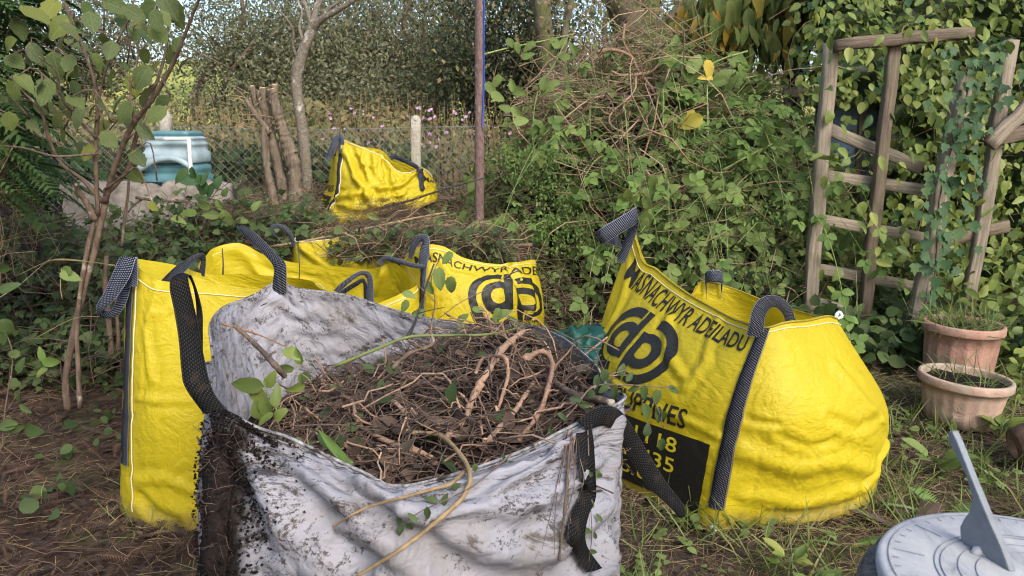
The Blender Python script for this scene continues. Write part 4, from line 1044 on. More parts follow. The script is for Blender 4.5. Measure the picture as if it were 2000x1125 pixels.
# ================================================================ CONTENTS OF THE WHITE BAG
def heap_grid():
    n, m = 60, 60
    V = np.zeros((n, m, 3))
    rimc = wb.S(np.linspace(0, 4, 200, endpoint=False), np.full(200, 0.97))
    c = np.array([-0.20, 1.93])
    ang = np.arctan2(rimc[:, 1] - c[1], rimc[:, 0] - c[0]); rad = np.hypot(rimc[:, 0] - c[0], rimc[:, 1] - c[1])
    o = np.argsort(ang); ang, rad = ang[o], rad[o]
    rg = np.random.default_rng(4)
    nz = lowfreq(rg, (n, m), (14, 9)) * 0.022 + lowfreq(rg, (n, m), (28, 18)) * 0.012
    for i in range(n):
        a = -math.pi + 2 * math.pi * i / n
        R0 = np.interp(a, np.concatenate([ang - 2*math.pi, ang, ang + 2*math.pi]), np.tile(rad, 3)) * 0.985
        for j in range(m):
            f = j / (m - 1); x = c[0] + math.cos(a) * R0 * f; y = c[1] + math.sin(a) * R0 * f
            # ridge of soil: high towards the back right, falling to the left wall
            z = 0.745 + 0.14 * math.exp(-((x - 0.03) / 0.30) ** 2 - ((y - 2.22) / 0.34) ** 2) + 0.08 * math.exp(-((x + 0.05) / 0.3) ** 2 - ((y - 1.75) / 0.3) ** 2)
            z -= 0.08 * max(0.0, (-0.30 - x) / 0.35) * min(1, max(0, (y - 1.5) / 0.5)) + 0.02 * f ** 4
            V[i, j] = (x, y, z + nz[i, j] * min(1, f * 3) * (1 - 0.5 * f ** 6))
    V[:, 0, 2] = V[:, 0, 2].mean()
    idx = np.arange(n * m).reshape(n, m); nx = np.roll(idx, -1, 0)
    q = np.stack([idx[:, :-1], nx[:, :-1], nx[:, 1:], idx[:, 1:]], -1).reshape(-1, 4)
    return V.reshape(-1, 3), q
HV, HQ = heap_grid()
heap = empty('garden_waste', (-0.2, 1.9, 0.72))
tag(heap, 'dark soil, torn roots and dead stalks filling the white bag', 'garden waste', kind='stuff')
link('soil', mesh_np('soil', HV, [HQ]), M['soil'], heap)
HB = BVHTree.FromPolygons([tuple(v) for v in HV], [tuple(f) for f in HQ])
def heap_hit(px, py, lift=0.0):
    d = ray(px, py).normalized()
    loc, nor, i, dist = HB.ray_cast(Vector((0, 0, CAM_H)), d)
    if loc is None: return at(px, py, 1.6)
    return loc - d * 0.0 + Vector((0, 0, lift))
def heap_z(xy):
    out = []
    for x, y in xy:
        l = HB.ray_cast(Vector((x, y, 3)), Vector((0, 0, -1)))[0]
        out.append(l.z if l is not None else np.nan)
    return np.array(out)
def heap_points(n, rng):
    p = np.stack([rng.uniform(-0.68, 0.30, n), rng.uniform(1.42, 2.46, n)], 1)
    z = heap_z(p); k = ~np.isnan(z)
    return np.column_stack([p[k], z[k]])
rg = np.random.default_rng(8)
def twigs_on(points, rng, L=(0.05, 0.2), r=(0.0008, 0.002), lift=(0.0, 0.03), tilt=0.3, K=4, bend=0.25, soup=None, sides=3, rnd=None):
    N = len(points)
    d = rng.normal(size=(N, 3)); d[:, 2] *= tilt; d = unit(d)
    ln = rng.uniform(*L, N)
    s = np.linspace(-0.5, 0.5, K)
    side = unit(np.cross(d, rng.normal(size=(N, 3)))) * (ln * bend * rng.normal(size=N))[:, None]
    P = points[:, None] + d[:, None] * (ln[:, None] * s)[..., None] + side[:, None] * (1 - 4 * s ** 2)[None, :, None]
    P = P + rng.normal(size=P.shape) * (ln * 0.025)[:, None, None]
    P[..., 2] += rng.uniform(*lift, N)[:, None] + ln[:, None] * 0.03
    R = rng.uniform(*r, N)[:, None] * np.linspace(1, 0.55, K)[None]
    soup.tubes(P, R, sides, rnd)
s = Soup()
twigs_on(heap_points(1200, rg), rg, (0.03, 0.18), (0.0006, 0.0020), (-0.010, 0.03), 0.45, 5, 0.3, s)
tag(s.build('fine_roots', M['twig_soil'], heap), kind='stuff')
s = Soup()
twigs_on(heap_points(2600, rg), rg, (0.03, 0.22), (0.001, 0.0034), (-0.01, 0.02), 0.3, 4, 0.18, s)
tag(s.build('dark_stalks', M['twig_dark'], heap), kind='stuff')
s = Soup()
q = heap_points(150, rg); twigs_on(q, rg, (0.08, 0.34), (0.0018, 0.0042), (0.0, 0.03), 0.5, 9, 0.35, s, 6)
tag(s.build('coarse_roots', M['root'], heap), kind='stuff')
s = Soup()
p = heap_points(1500, rg); N = len(p)
nn = np.tile([0, 0, 1.0], (N, 1)) + rg.normal(size=(N, 3)) * 0.6
s.scatter(LEAF_OVAL, p + [0, 0, 0.012], rand_dirs(N, rg) * [1, 1, .35], nn, rg.uniform(0.015, 0.06, N))
tag(s.build('dead_leaves', M['leaf_dead'], heap), kind='stuff')
s = Soup()
p = heap_points(260, rg); p = p[(p[:, 0] < -0.32) | (rg.random(len(p)) < 0.2)]; N = len(p)
s.scatter(LEAF_OVAL, p + [0, 0, 0.03], rand_dirs(N, rg) * [1, 1, .6] + [0, 0, .3], rand_dirs(N, rg) * .6 + [0, -.3, 1], rg.uniform(0.025, 0.06, N))
tag(s.build('green_scraps', M['leaf_dark'], heap), kind='stuff')

def wf(px, py, lift=0.016):
    h = wb.hit(px, py, lift)
    return h if h is not None else at(px, py, 1.36)
def drape(px, lift=0.018):
    """A stiff stem resting on the outside of the white bag: never behind the cloth."""
    q = np.array([wf(x, y, lift) for x, y in spline(px, 16)])
    d = np.linalg.norm(q - [0, 0, CAM_H], axis=1); dm = d.copy()
    for _ in range(4): dm = np.minimum(dm, np.convolve(np.pad(dm, 1, 'edge'), [.25, .5, .25], 'valid'))
    q = np.array([0, 0, CAM_H]) + (q - [0, 0, CAM_H]) * (dm / d)[:, None]
    return [Vector(p) for p in list(q[:-1:2]) + [q[-1]]]
def root_thing(name, label, cat, pts, r0, r1, mat, seed, forks=(), group=None, knob=0.16, sides=7, rs=None):
    P = [Vector(p) for p in pts]
    e = empty(name, P[0])
    link('stem', limb_mesh('stem', P, r0, r1, sides, seed=seed, knob=knob, rs=rs), mat, e)
    for k, f in enumerate(forks):
        link('side_branch', limb_mesh('side_branch', [Vector(p) for p in f[0]], f[1], f[1] * 0.5, 6, seed=seed + 50 + k, knob=knob), mat, e)
    tag(e, label, cat, group)
    if name == 'root':
        r3 = np.random.default_rng(seed); Q = spline(P, 40); s = Soup()
        for k in range(14):
            i = r3.integers(2, 38); d = r3.normal(size=3); d[2] *= .5; L = r3.uniform(.03, .09) * (r0 / .008)
            q = np.array([Q[i], Q[i] + d * L * .3, Q[i] + d * L * .5 + r3.normal(size=3) * L * .2, Q[i] + d * L * .6 - [0, 0, L * .2]])
            s.tubes(spline(q, 8)[None], np.linspace(.0016, .0005, 8)[None] * (r0 / .008), 4)
        s.build('rootlets', mat, e)['kind'] = 'stuff'
    return e
hh = heap_hit
GR = 'torn roots on the heap in the white bag'
def hp(pts, lift=0.012): return [hh(x, y, lift + (l[0] if l else 0)) for x, y, *l in pts]
root_thing('root', 'thickest pale root pointing up to the right across the heap', 'root', hp([(865, 872), (905, 838), (922, 808, .02), (952, 765, .035), (985, 722, .05), (1024, 690, .055)], .014), 0.009, 0.0085, M['root'], 1,
           [(hp([(920, 815, .02), (900, 800, .03), (890, 790, .02)], .01), .004), (hp([(880, 860), (930, 870, .01), (990, 880, .005)], .01), .004)], GR)
root_thing('root', 'arching tan root bent like a hook at the right of the heap', 'root', hp([(1012, 870), (1052, 832, .02), (1070, 795, .04), (1078, 755, .055), (1058, 735, .06), (1024, 742, .045)], .012), 0.005, 0.0085, M['root'], 2, (), GR)
root_thing('root', 'pale looped root hooking over the thickest root', 'root', hp([(962, 838), (980, 808, .03), (992, 778, .05), (984, 752, .06), (944, 746, .05), (930, 760, .03)], .012), 0.0045, 0.0055, M['root'], 3, (), GR)
root_thing('root', 'long brown root curving across the front left of the heap', 'root', hp([(588, 838), (640, 802, .02), (685, 808, .03), (702, 848, .015), (758, 880, .01), (830, 905, .01), (855, 922)], .012), 0.0045, 0.008, M['root'], 4, [(hp([(700, 850, .01), (690, 880, .0)], .01), .003)], GR)
root_thing('root', 'short kinked root in the left middle of the heap', 'root', hp([(686, 742, .01), (722, 776, .02), (765, 800, .015), (795, 828, .01), (797, 852)], .012), 0.0065, 0.005, M['root'], 5, (), GR)
root_thing('root', 'thin straggling root in the upper middle of the heap', 'root', hp([(735, 736, .02), (800, 756, .02), (850, 776, .015), (885, 786, .01), (905, 805)], .012), 0.004, 0.003, M['root'], 6, (), GR)
root_thing('root', 'split tan root lying below the hooked one', 'root', hp([(1042, 770, .02), (1022, 802, .02), (1004, 826, .015), (962, 868, .01), (938, 888)], .012), 0.0065, 0.006, M['root'], 7, (), GR)
root_thing('branch', 'grey brown cut branch poking over the right rim of the white bag', 'branch', [hh(1075, 765, .03), at(1125, 772, 1.72), at(1160, 778, 1.66), at(1196, 788, 1.60)], 0.009, 0.009, M['bark'], 8, knob=0.05)
root_thing('stick', 'brown broken stick leaning inside the left of the white bag', 'stick', [hh(556, 735, .0), hh(530, 705, .05), at(498, 672, 2.02), at(458, 636, 2.06)], 0.007, 0.0065, M['bark'], 9, knob=0.05)
root_thing('stick', 'thin dark stick rising from the heap in front of the logo bag', 'stick', [hh(795, 660, .0), at(812, 625, 2.3), at(832, 560, 2.34), at(848, 515, 2.36)], 0.005, 0.0028, M['bark_dark'], 10, [([at(818, 612, 2.3), at(840, 606, 2.28), at(868, 600, 2.25)], .002)], knob=0.05)
root_thing('branch', 'long bare tan branch hanging over the front of the white bag', 'branch', [hh(800, 868, .03), hh(862, 876, .03), at(908, 900, 1.42)] + drape(((918, 935), (905, 970), (860, 1012), (790, 1068), (700, 1124))), 0.0055, 0.0035, M['straw'], 12,
           [([at(915, 915, 1.41)] + drape(((880, 945), (800, 968), (715, 992), (650, 1028))), .0042)], knob=0.06)
root_thing('stalk', 'long pale green stalk lying across the back of the heap', 'stalk', [hh(655, 715, .04), hh(735, 682, .05), hh(800, 658, .05), hh(880, 655, .03), hh(960, 652, .03), at(1030, 636, 2.38)], 0.0042, 0.0022, M['greenstem'], 13, knob=0.03)
root_thing('stick', 'thin reddish stick crossing the inner left wall of the white bag', 'stick', [at(432, 632, 2.12), at(500, 652, 2.1), at(560, 678, 2.05)], 0.003, 0.002, M['redstem'], 14)
root_thing('stick', 'reddish bark strip curling over the back of the heap', 'bark strip', [hh(765, 720, .02), hh(800, 690, .03), hh(845, 672, .03), hh(840, 645, .02)], 0.005, 0.003, M['bark'], 15)
# hanging fibrous root tuft at the right corner strap
def root_tuft():
    e = empty('root_tuft', at(1120, 850, 1.46))
    s = Soup(); r2 = np.random.default_rng(3)
    for k in range(13):
        x0 = r2.uniform(1104, 1132); x1 = x0 + r2.normal() * 14 - 12
        y1 = r2.uniform(930, 1110)
        pts = [wf(x0, r2.uniform(835, 860)), wf(x0 + r2.normal() * 5 - 4, 885), wf((x0 + x1) / 2 + r2.normal() * 6, (880 + y1) / 2), wf(x1, y1)]
        s.tubes(spline(pts, 12)[None], np.linspace(0.0012, 0.0004, 12)[None] * r2.uniform(0.5, 1.4), 4)
    s.build('fibres', M['twig_soil'], e)
    link('main_root', limb_mesh('main_root', [wf(1118, 845), wf(1112, 880), wf(1106, 960), wf(1098, 1040), wf(1092, 1095)], 0.003, 0.0022, 6, seed=3, knob=0.2), M['twig_dark'], e)
    tag(e, 'clump of fine reddish roots hanging from the front right corner strap', 'roots')
root_tuft()
# crumbs and fibres of soil caked on the front left strap
def soil_cake():
    r2 = np.random.default_rng(5); s = Soup()
    n = 3600; t = r2.uniform(0.05, 0.98, n); u = 0.045 + r2.normal(size=n) * 0.06
    p = wb.S(u, t, 0.007)
    s.scatter((np.array([(0, 0, 0), (1, .2, .1), (.3, 1, .2), (.4, .4, .8)]), [np.array([(0, 1, 3), (1, 2, 3), (2, 0, 3), (0, 2, 1)])]), p, rand_dirs(n, r2), rand_dirs(n, r2), r2.uniform(0.003, 0.009, n))
    o = s.build('caked_soil', M['soil'], white); tag(o, kind='stuff')
    s = Soup(); k = 200; p = wb.S(0.02 + r2.normal(size=k) * 0.05, r2.uniform(0.05, 0.9, k), 0.009)
    twigs_on(p, r2, (0.02, 0.07), (0.0005, 0.0011), (-0.002, 0.002), 1.0, 4, 0.3, s)
    tag(s.build('soil_fibres', M['twig_dark'], white), kind='stuff')
soil_cake()

# ================================================================ SUNDIAL
def sundial():
    c = Vector((0.555, 0.71, 1.04)); r = 0.16
    e = empty('sundial', (c.x, c.y, 0)); tag(e, 'grey weathered sundial on a mossy stone pedestal, bottom right foreground', 'sundial')
    def lathe(prof, n=72, rough=0.0, seed=0):
        rg2 = np.random.default_rng(seed); V = []
        for (rr, z) in prof:
            th = np.arange(n) * 2 * math.pi / n; q = rr * (1 + rough * rg2.normal(size=n))
            V.append(np.stack([c.x + q * np.cos(th), c.y + q * np.sin(th), np.full(n, z) + rough * 0.15 * rg2.normal(size=n)], 1))
        V = np.concatenate(V); k = np.arange(len(prof) - 1)[:, None]; s = np.arange(n)[None]; s2 = (s + 1) % n
        return V, np.stack([k * n + s, k * n + s2, (k + 1) * n + s2, (k + 1) * n + s], -1).reshape(-1, 4)
    prof = [(0.0005, 1.018), (0.15, 1.018), (0.172, 1.016), (0.178, 1.000), (0.176, 0.97), (0.165, 0.945), (0.145, 0.93), (0.125, 0.90), (0.112, 0.85), (0.108, 0.7), (0.11, 0.5), (0.115, 0.3), (0.125, 0.22), (0.16, 0.18), (0.175, 0.15), (0.18, 0.10), (0.20, 0.08), (0.205, 0.0)]
    V, q = lathe(prof, 96, 0.012, 2); link('pedestal', mesh_np('pedestal', V, [q]), M['plinth'], e)
    prof = [(0.0005, 1.020), (r - .004, 1.020), (r - .001, 1.0225), (r, 1.028), (r, 1.035), (r - .002, 1.039), (r - .006, 1.040), (r * 0.6, 1.0405), (0.0005, 1.041)]
    V, q = lathe(prof); pl = link('dial_plate', mesh_np('dial_plate', V, [q]), M['dial'], e)
    for f in (0.925, 0.64, 0.605, 0.50, 0.395):
        P = [(c.x + r * f * math.cos(t), c.y + r * f * math.sin(t), 1.0412) for t in np.linspace(0, 2 * math.pi, 90)]
        s = Soup(); s.tubes(np.array(P)[None], np.full((1, 90), 0.0007), 4); s.build('engraved_ring', M['dial_line'], pl)
    s = Soup()
    for k in range(48):
        t = k / 48 * 2 * math.pi; f0 = 0.70 if k % 4 == 0 else 0.86
        a = np.array([c.x + r * f0 * math.cos(t), c.y + r * f0 * math.sin(t), 1.0412]); b = np.array([c.x + r * .90 * math.cos(t), c.y + r * .90 * math.sin(t), 1.0412])
        s.tubes(np.stack([a, b])[None], np.full((1, 2), 0.0005), 4)
    tag(s.build('hour_lines', M['dial_line'], pl), kind='stuff')
    # gnomon: outline sighted in its own vertical plane
    A = np.array([0.519, 0.797, 1.0405]); B = np.array([0.537, 0.733, 1.0405])
    d = unit((B - A)[None])[0]; n = np.array([-d[1], d[0], 0])
    out = [(1857, 842), (1866, 841), (1876, 862), (1905, 935), (1936, 1010), (1962, 1068), (1979, 1122), (1955, 1112), (1925, 1092), (1890, 1064), (1881, 1050), (1880, 1028), (1888, 1012), (1899, 998), (1904, 972), (1893, 930), (1872, 888), (1858, 862)]
    P = []
    for x, y in out:
        dr = np.array(ray(x, y)); o = np.array([0, 0, CAM_H]); t = np.dot(A - o, n) / np.dot(dr, n); P.append(o + dr * t)
    P = np.array(P); P[:, 2] = np.maximum(P[:, 2], 1.0405)
    h = 0.0045; k = len(P)
    V = np.concatenate([P - n * h * 0.75, P - n * h * 0.0 + n * 0, P + n * h * 0.75])
    i = np.arange(k); j = (i + 1) % k
    bm = bmesh.new(); va = [bm.verts.new(p - n * h) for p in P]; vb = [bm.verts.new(p + n * h) for p in P]
    bm.faces.new(va[::-1]); bm.faces.new(vb)
    for a in range(k): bm.faces.new((va[a], va[(a + 1) % k], vb[(a + 1) % k], vb[a]))
    bmesh.ops.recalc_face_normals(bm, faces=bm.faces[:])
    me = bpy.data.meshes.new('gnomon'); bm.to_mesh(me); bm.free()
    go = link('gnomon', me, M['gnomon'], e); bv = go.modifiers.new('b', 'BEVEL'); bv.width = 0.0018; bv.segments = 2
    P = [at(1900, 1084, 0.775), at(1915, 1076, 0.772), at(1935, 1082, 0.765), at(1955, 1098, 0.752)]
    link('solder_lump', limb_mesh('solder_lump', P, 0.006, 0.005, 8, 10, 0.15, 3), M['dial'], e)
sundial()

# ================================================================ PLANTERS
M['potdark'] = bark_mat('dark damp clay', (0.06, 0.04, 0.03), (0.14, 0.09, 0.065), (0.12, 0.13, 0.07), 0.6, (1, 1, 1), 20)
def pot(name, label, c, R0, R1, H, mat, ribs=0, soil=True, tilt=(0, 0), rimh=0.05, group=None):
    n = 96 if ribs else 48
    prof = [(0.55 * R0, 0.0), (R0 * 0.92, 0.01), (R0, 0.05 * H), (R0 + (R1 - R0) * 0.4, 0.3 * H), (R0 + (R1 - R0) * 0.8, 0.65 * H), (R1 * 0.985, H - rimh), (R1 * 1.05, H - rimh), (R1 * 1.07, H - rimh * .85), (R1 * 1.07, H - 0.008), (R1 * 1.05, H), (R1 * 0.97, H), (R1 * 0.95, H - .01), (R1 * 0.93, H - 0.06)]
    V = []
    for k, (rr, z) in enumerate(prof):
        th = np.arange(n) * 2 * math.pi / n; q = np.full(n, rr)
        if ribs and 2 <= k <= 4:
            q = q * (1 - 0.05 * np.abs(np.sin(th * ribs / 2)) ** 0.5 * (1 if k > 2 else .6)) 
        V.append(np.stack([q * np.cos(th), q * np.sin(th), np.full(n, z)], 1))
    V = np.concatenate(V); k = np.arange(len(prof) - 1)[:, None]; s = np.arange(n)[None]; s2 = (s + 1) % n
    q = np.stack([k * n + s, k * n + s2, (k + 1) * n + s2, (k + 1) * n + s], -1).reshape(-1, 4)
    Rm = np.array(Matrix.Rotation(tilt[0], 3, 'X') @ Matrix.Rotation(tilt[1], 3, 'Y'))
    e = empty(name, c)
    link('pot_wall', mesh_np('pot_wall', V @ Rm.T + np.array(c), [q]), mat, e)
    if soil:
        rg2 = np.random.default_rng(7); m = 24
        th = np.arange(m) * 2 * math.pi / m
        W = np.concatenate([np.stack([f * R1 * .95 * np.cos(th), f * R1 * .95 * np.sin(th), H - .035 + .02 * (1 - f) + .008 * rg2.normal(size=m)], 1) for f in (1, .6, .3, .02)]) @ Rm.T + np.array(c)
        k = np.arange(3)[:, None]; s = np.arange(m)[None]; s2 = (s + 1) % m
        link('soil', mesh_np('soil', W, [np.stack([k * m + s, k * m + s2, (k + 1) * m + s2, (k + 1) * m + s], -1).reshape(-1, 4)]), M['soil'], e)
    tag(e, label, 'planter', group)
    return e
def gp(px, Y, dz=0.0):
    x = at(px, 700, Y).x
    return Vector((x, Y, gz(x, Y) + dz))
P_A = gp(1886, 3.72); pot('planter', 'wide pale terracotta planter with ribbed sides, in front of the two red pots', P_A, 0.165, 0.205, 0.255, M['terracotta'], 22, True, (0.0, 0.05), 0.045)
P_B = gp(1872, 4.18); pot('planter', 'taller faded red planter with dry grass, right behind the ribbed one', P_B, 0.17, 0.195, 0.37, M['terra_red'], 16, True, (0, 0.02), 0.05)
P_D = gp(2002, 3.20, 0.11); pot('planter', 'brown pot lying on its side at the right edge', P_D, 0.085, 0.12, 0.24, M['potdark'], 0, False, (0.5, 1.25), 0.03)

# ================================================================ TRELLIS, POLE, FENCE
def plank(parent, name, p0, p1, w, d, mat, seed, up=(0, 1, 0), wob=0.004, w1=None):
    p0, p1 = Vector(p0), Vector(p1); L = (p1 - p0).length
    me = box_mesh(name, (0, 0, 0), (0, 0, L), w, d, (0, 1, 0), wob, seed, 7, w1)
    z = (p1 - p0).normalized(); y = Vector(up); y = (y - z * y.dot(z)).normalized(); x = y.cross(z)
    o = link(name, me, mat, parent)
    o.matrix_basis = Matrix(((x.x, y.x, z.x, p0.x), (x.y, y.y, z.y, p0.y), (x.z, y.z, z.z, p0.z), (0, 0, 0, 1)))
    return o
def trellis():
    e = empty('trellis', (2.2, 4.9, gz(2.2, 4.9)))
    tag(e, 'broken grey wooden trellis frame with open rails, behind the printed yellow bag', 'trellis')
    def dn(px, py, Y, zz):      # carry a post on down to the soil
        p = at(px, py, Y); p.z = zz; return p
    plank(e, 'post', dn(1578, 640, 4.9, 0.25), at(1623, 84, 4.9), 0.082, 0.06, M['timber'], 1, wob=0.005)
    plank(e, 'post', dn(1684, 650, 4.88, 0.25), at(1747, 84, 4.86), 0.072, 0.055, M['timber_dark'], 2)
    plank(e, 'post', dn(1770, 730, 4.62, 0.18), at(1884, 150, 4.85), 0.09, 0.07, M['timber'], 3, wob=0.007)
    plank(e, 'post', dn(1896, 540, 4.75, 0.3), at(1976, 78, 4.8), 0.075, 0.06, M['timber'], 4)
    plank(e, 'top_rail', at(1632, 88, 4.83), at(1897, 64, 4.8), 0.085, 0.068, M['timber_dark'], 5, (0, 0, 1))
    for k, (x0, y0, x1, y1, w, Y0) in enumerate([(1606, 342, 1850, 378, .075, 4.97), (1592, 427, 1832, 470, .070, 4.96), (1580, 522, 1815, 564, .070, 4.96), (1574, 586, 1795, 644, .072, 4.94), (1618, 252, 1800, 330, .075, 5.0)]):
        plank(e, 'rail' if k < 4 else 'brace', at(x0, y0, Y0), at(x1, y1, Y0 - .05), w, 0.035, M['timber'], 10 + k, wob=0.002)
    plank(e, 'rail', at(1832, 474, 4.78), at(1968, 440, 4.82), 0.075, 0.035, M['timber_dark'], 20)
    plank(e, 'rail', at(1926, 272, 4.72), at(2040, 252, 4.7), 0.085, 0.04, M['timber_dark'], 21)
    plank(e, 'brace', at(1930, 282, 4.70), at(2030, 190, 4.66), 0.085, 0.04, M['timber'], 22)
trellis()
def pole():
    p0 = at(935, 400, 5.8); p0.z = gz(p0.x, 5.8) - 0.05
    e = empty('washing_line_post', p0); tag(e, 'tall rusty brown metal post with a blue rope, standing in the cuttings', 'post')
    top = at(937, -60, 5.8); top.z = 2.75; top.x = at(937, -60, 5.8).x
    link('pipe', limb_mesh('pipe', [p0, (p0 + top) / 2, top], 0.037, 0.035, 20, 24, 0.004, 2), M['rust'], e)
    link('rope', limb_mesh('rope', [at(946, -70, 5.77), at(945, 60, 5.77), at(945, 170, 5.77), at(942, 235, 5.765), at(941, 246, 5.765)], 0.005, 0.005, 6, 24, 0.03, 3), M['rope'], e)
    link('hook', limb_mesh('hook', [at(940, 244, 5.77), at(946, 251, 5.75), at(951, 244, 5.74), at(953, 232, 5.74)], 0.004, 0.003, 6, 12, 0.02, 3), M['wire'], e)
pole()
def fence():
    Y = 6.85
    e = empty('chain_link_fence', (-2.0, Y, 0.5)); tag(e, 'sagging grey chain link fence behind the stump and the teal bin', 'fence')
    x0, x1 = at(60, 300, Y).x, at(960, 300, Y).x
    ztop = at(500, 246, Y).z; zb = 0.50
    p = 0.076; s = Soup(); rg2 = np.random.default_rng(1)
    h = ztop - zb; n = int((x1 - x0 + h) / p)
    for k in range(n):
        for sgn in (1, -1):
            xs = x0 + k * p - (h if sgn > 0 else 0)
            a = np.array([xs, Y, zb]); b = np.array([xs + sgn * 0 + (h if sgn > 0 else -h), Y, ztop]) if sgn > 0 else np.array([xs - h, Y, ztop])
            K = 14; t = np.linspace(0, 1, K)[:, None]; P = a * (1 - t) + b * t
            P[:, 1] += 0.03 * np.sin(P[:, 0] * 1.7) + 0.004 * sgn; P[:, 2] -= 0.03 * np.sin(P[:, 0] * 0.9) ** 2 * (P[:, 2] - zb) / h
            keep = (P[:, 0] > x0) & (P[:, 0] < x1)
            if keep.sum() < 2: continue
            P = P[keep]; P = spline(P, K)
            s.tubes(P[None], np.full((1, K), 0.0022), 3)
    tag(s.build('wire_mesh', M['wire'], e), kind='stuff')
    for z in (ztop, zb + h * 0.5):
        P = [Vector((x, Y + 0.03 * math.sin(x * 1.7), z - 0.03 * math.sin(x * .9) ** 2 * (z - zb) / h)) for x in np.linspace(x0, x1, 14)]
        link('line_wire', limb_mesh('line_wire', P, 0.003, 0.003, 5, 40, 0.0, 1), M['wire'], e)
    for px, ytop, lab in ((812, 232, 0), (322, 222, 1)):
        b = at(px, 330, Y - .06); b.z = 0.45; t = at(px, ytop, Y - .06)
        me = box_mesh('post', b, t, 0.082, 0.082, (0, 1, 0), 0.002, 5 + lab, 10)
        link('concrete_post', me, M['concrete'], e)
        link('post_cap', limb_mesh('post_cap', [t - Vector((0, 0, .02)), t + Vector((0, 0, .008)), t + Vector((0, 0, .03))], .04, .014, 10, 6, 0.0, 2, rs=[.043, .040, .02]), M['concrete'], e)
fence()

# ================================================================ WALL, BIN, WATER BUTT
def wall():
    e0 = at(120, 400, 5.75); e1 = at(455, 400, 6.0); n = 40
    rg2 = np.random.default_rng(6); V = []; m = 12
    for i in range(n):
        f = i / (n - 1); c = e0.lerp(e1, f); g = gz(c.x, c.y) - .1
        zt = at(300, 362 + 5 * math.sin(i * .7), c.y).z + 0.012 * rg2.normal()
        prof = [(-.02, g), (-.01, g + .2), (0, g + .4), (0, zt - .03), (.02, zt), (.12, zt + .005), (.22, zt), (.24, zt - .03), (.25, g + .3), (.25, g)]
        V.append([(c.x + .01 * rg2.normal(), c.y + d + .012 * rg2.normal(), z + .008 * rg2.normal()) for d, z in prof])
    V = np.array(V); k = V.shape[1]; idx = np.arange(n * k).reshape(n, k)
    q = np.stack([idx[:-1, :-1], idx[:-1, 1:], idx[1:, 1:], idx[1:, :-1]], -1).reshape(-1, 4)
    caps = np.array([idx[0], idx[-1][::-1]])
    o = link('low_wall', mesh_np('low_wall', V.reshape(-1, 3), [q, caps], False), M['stonewall'])
    tag(o, 'low rough grey rendered wall under the teal bin', 'wall')
wall()
def bin_():
    c = at(328, 356, 6.12); e = empty('plastic_bin', c); tag(e, 'broken pale teal plastic bin lying on the low grey wall', 'bin')
    def rbox(levels, n=48, pw=9.0):
        V = []
        for (z, hw, hd, oy) in levels:
            th = np.arange(n) * 2 * math.pi / n; cc, ss = np.cos(th), np.sin(th)
            q = (np.abs(cc) ** pw + np.abs(ss) ** pw) ** (-1 / pw)
            V.append(np.stack([c.x + .80 * hw * q * cc, c.y + 0.22 + oy + hd * q * ss, np.full(n, c.z + z)], 1))
        V = np.concatenate(V); k = np.arange(len(levels) - 1)[:, None]; s = np.arange(n)[None]; s2 = (s + 1) % n
        q = np.stack([k * n + s, k * n + s2, (k + 1) * n + s2, (k + 1) * n + s], -1).reshape(-1, 4)
        return V, [q, np.arange((len(levels) - 1) * n, len(levels) * n)[None]]
    lv = [(0, .28, .2, 0), (.04, .285, .205, 0), (.055, .265, .185, 0), (.075, .265, .185, 0), (.09, .275, .195, 0), (.12, .272, .19, 0), (.135, .25, .17, 0), (.16, .245, .165, 0)]
    V, F = rbox(lv); link('lower_tub', mesh_np('lower_tub', V, F), M['teal'], e)
    lv = [(.15, .262, .19, 0), (.165, .275, .20, 0), (.23, .27, .195, 0), (.25, .25, .18, 0), (.28, .245, .175, 0), (.29, .255, .185, 0), (.305, .255, .185, 0), (.315, .24, .17, 0), (.33, .24, .17, 0), (.34, .25, .18, 0), (.35, .25, .18, 0), (.36, .22, .15, 0)]
    V, F = rbox(lv); link('upper_tub', mesh_np('upper_tub', V, F), M['teal_pale'], e)
    lv = [(.36, .20, .15, 0), (.375, .215, .16, 0), (.40, .21, .155, 0), (.405, .15, .1, 0)]
    V, F = rbox(lv); link('lid', mesh_np('lid', V, F), M['teal'], e)
    Y = 6.09
    A = [at(x, y, Y) for x, y in ((272, 330), (300, 314), (330, 309), (352, 314), (372, 326))]
    link('rim_band', limb_mesh('rim_band', A, .028, .024, 10, 30, 0.0, 1), M['teal_pale'], e)
    plank(e, 'frame_bar', at(369, 272, 6.1), at(374, 352, 6.05), .028, .02, M['white_frame'], 1, wob=.001)
    plank(e, 'frame_bar', at(318, 271, 6.1), at(372, 271, 6.1), .024, .02, M['white_frame'], 2, (0, 1, 0), .001)
bin_()
def butt():
    c = at(1655, 300, 6.4); c.z = 0.5
    e = empty('water_butt', c); tag(e, 'grey blue plastic water butt half hidden behind the trellis', 'water butt')
    n = 40; prof = [(.24, 0), (.27, .1), (.28, .3), (.29, .5), (.30, .52), (.30, .56), (.285, .58), (.29, .8), (.30, .82), (.30, .86), (.285, .88), (.28, 1.1), (.27, 1.22), (.29, 1.23), (.29, 1.27), (.24, 1.30), (.001, 1.33)]
    V = np.concatenate([np.stack([c.x + r * np.cos(np.arange(n) * 2 * math.pi / n), c.y + r * np.sin(np.arange(n) * 2 * math.pi / n), np.full(n, c.z + z)], 1) for r, z in prof])
    k = np.arange(len(prof) - 1)[:, None]; s = np.arange(n)[None]; s2 = (s + 1) % n
    link('barrel', mesh_np('barrel', V, [np.stack([k * n + s, k * n + s2, (k + 1) * n + s2, (k + 1) * n + s], -1).reshape(-1, 4)]), M['bluebarrel'], e)
butt()
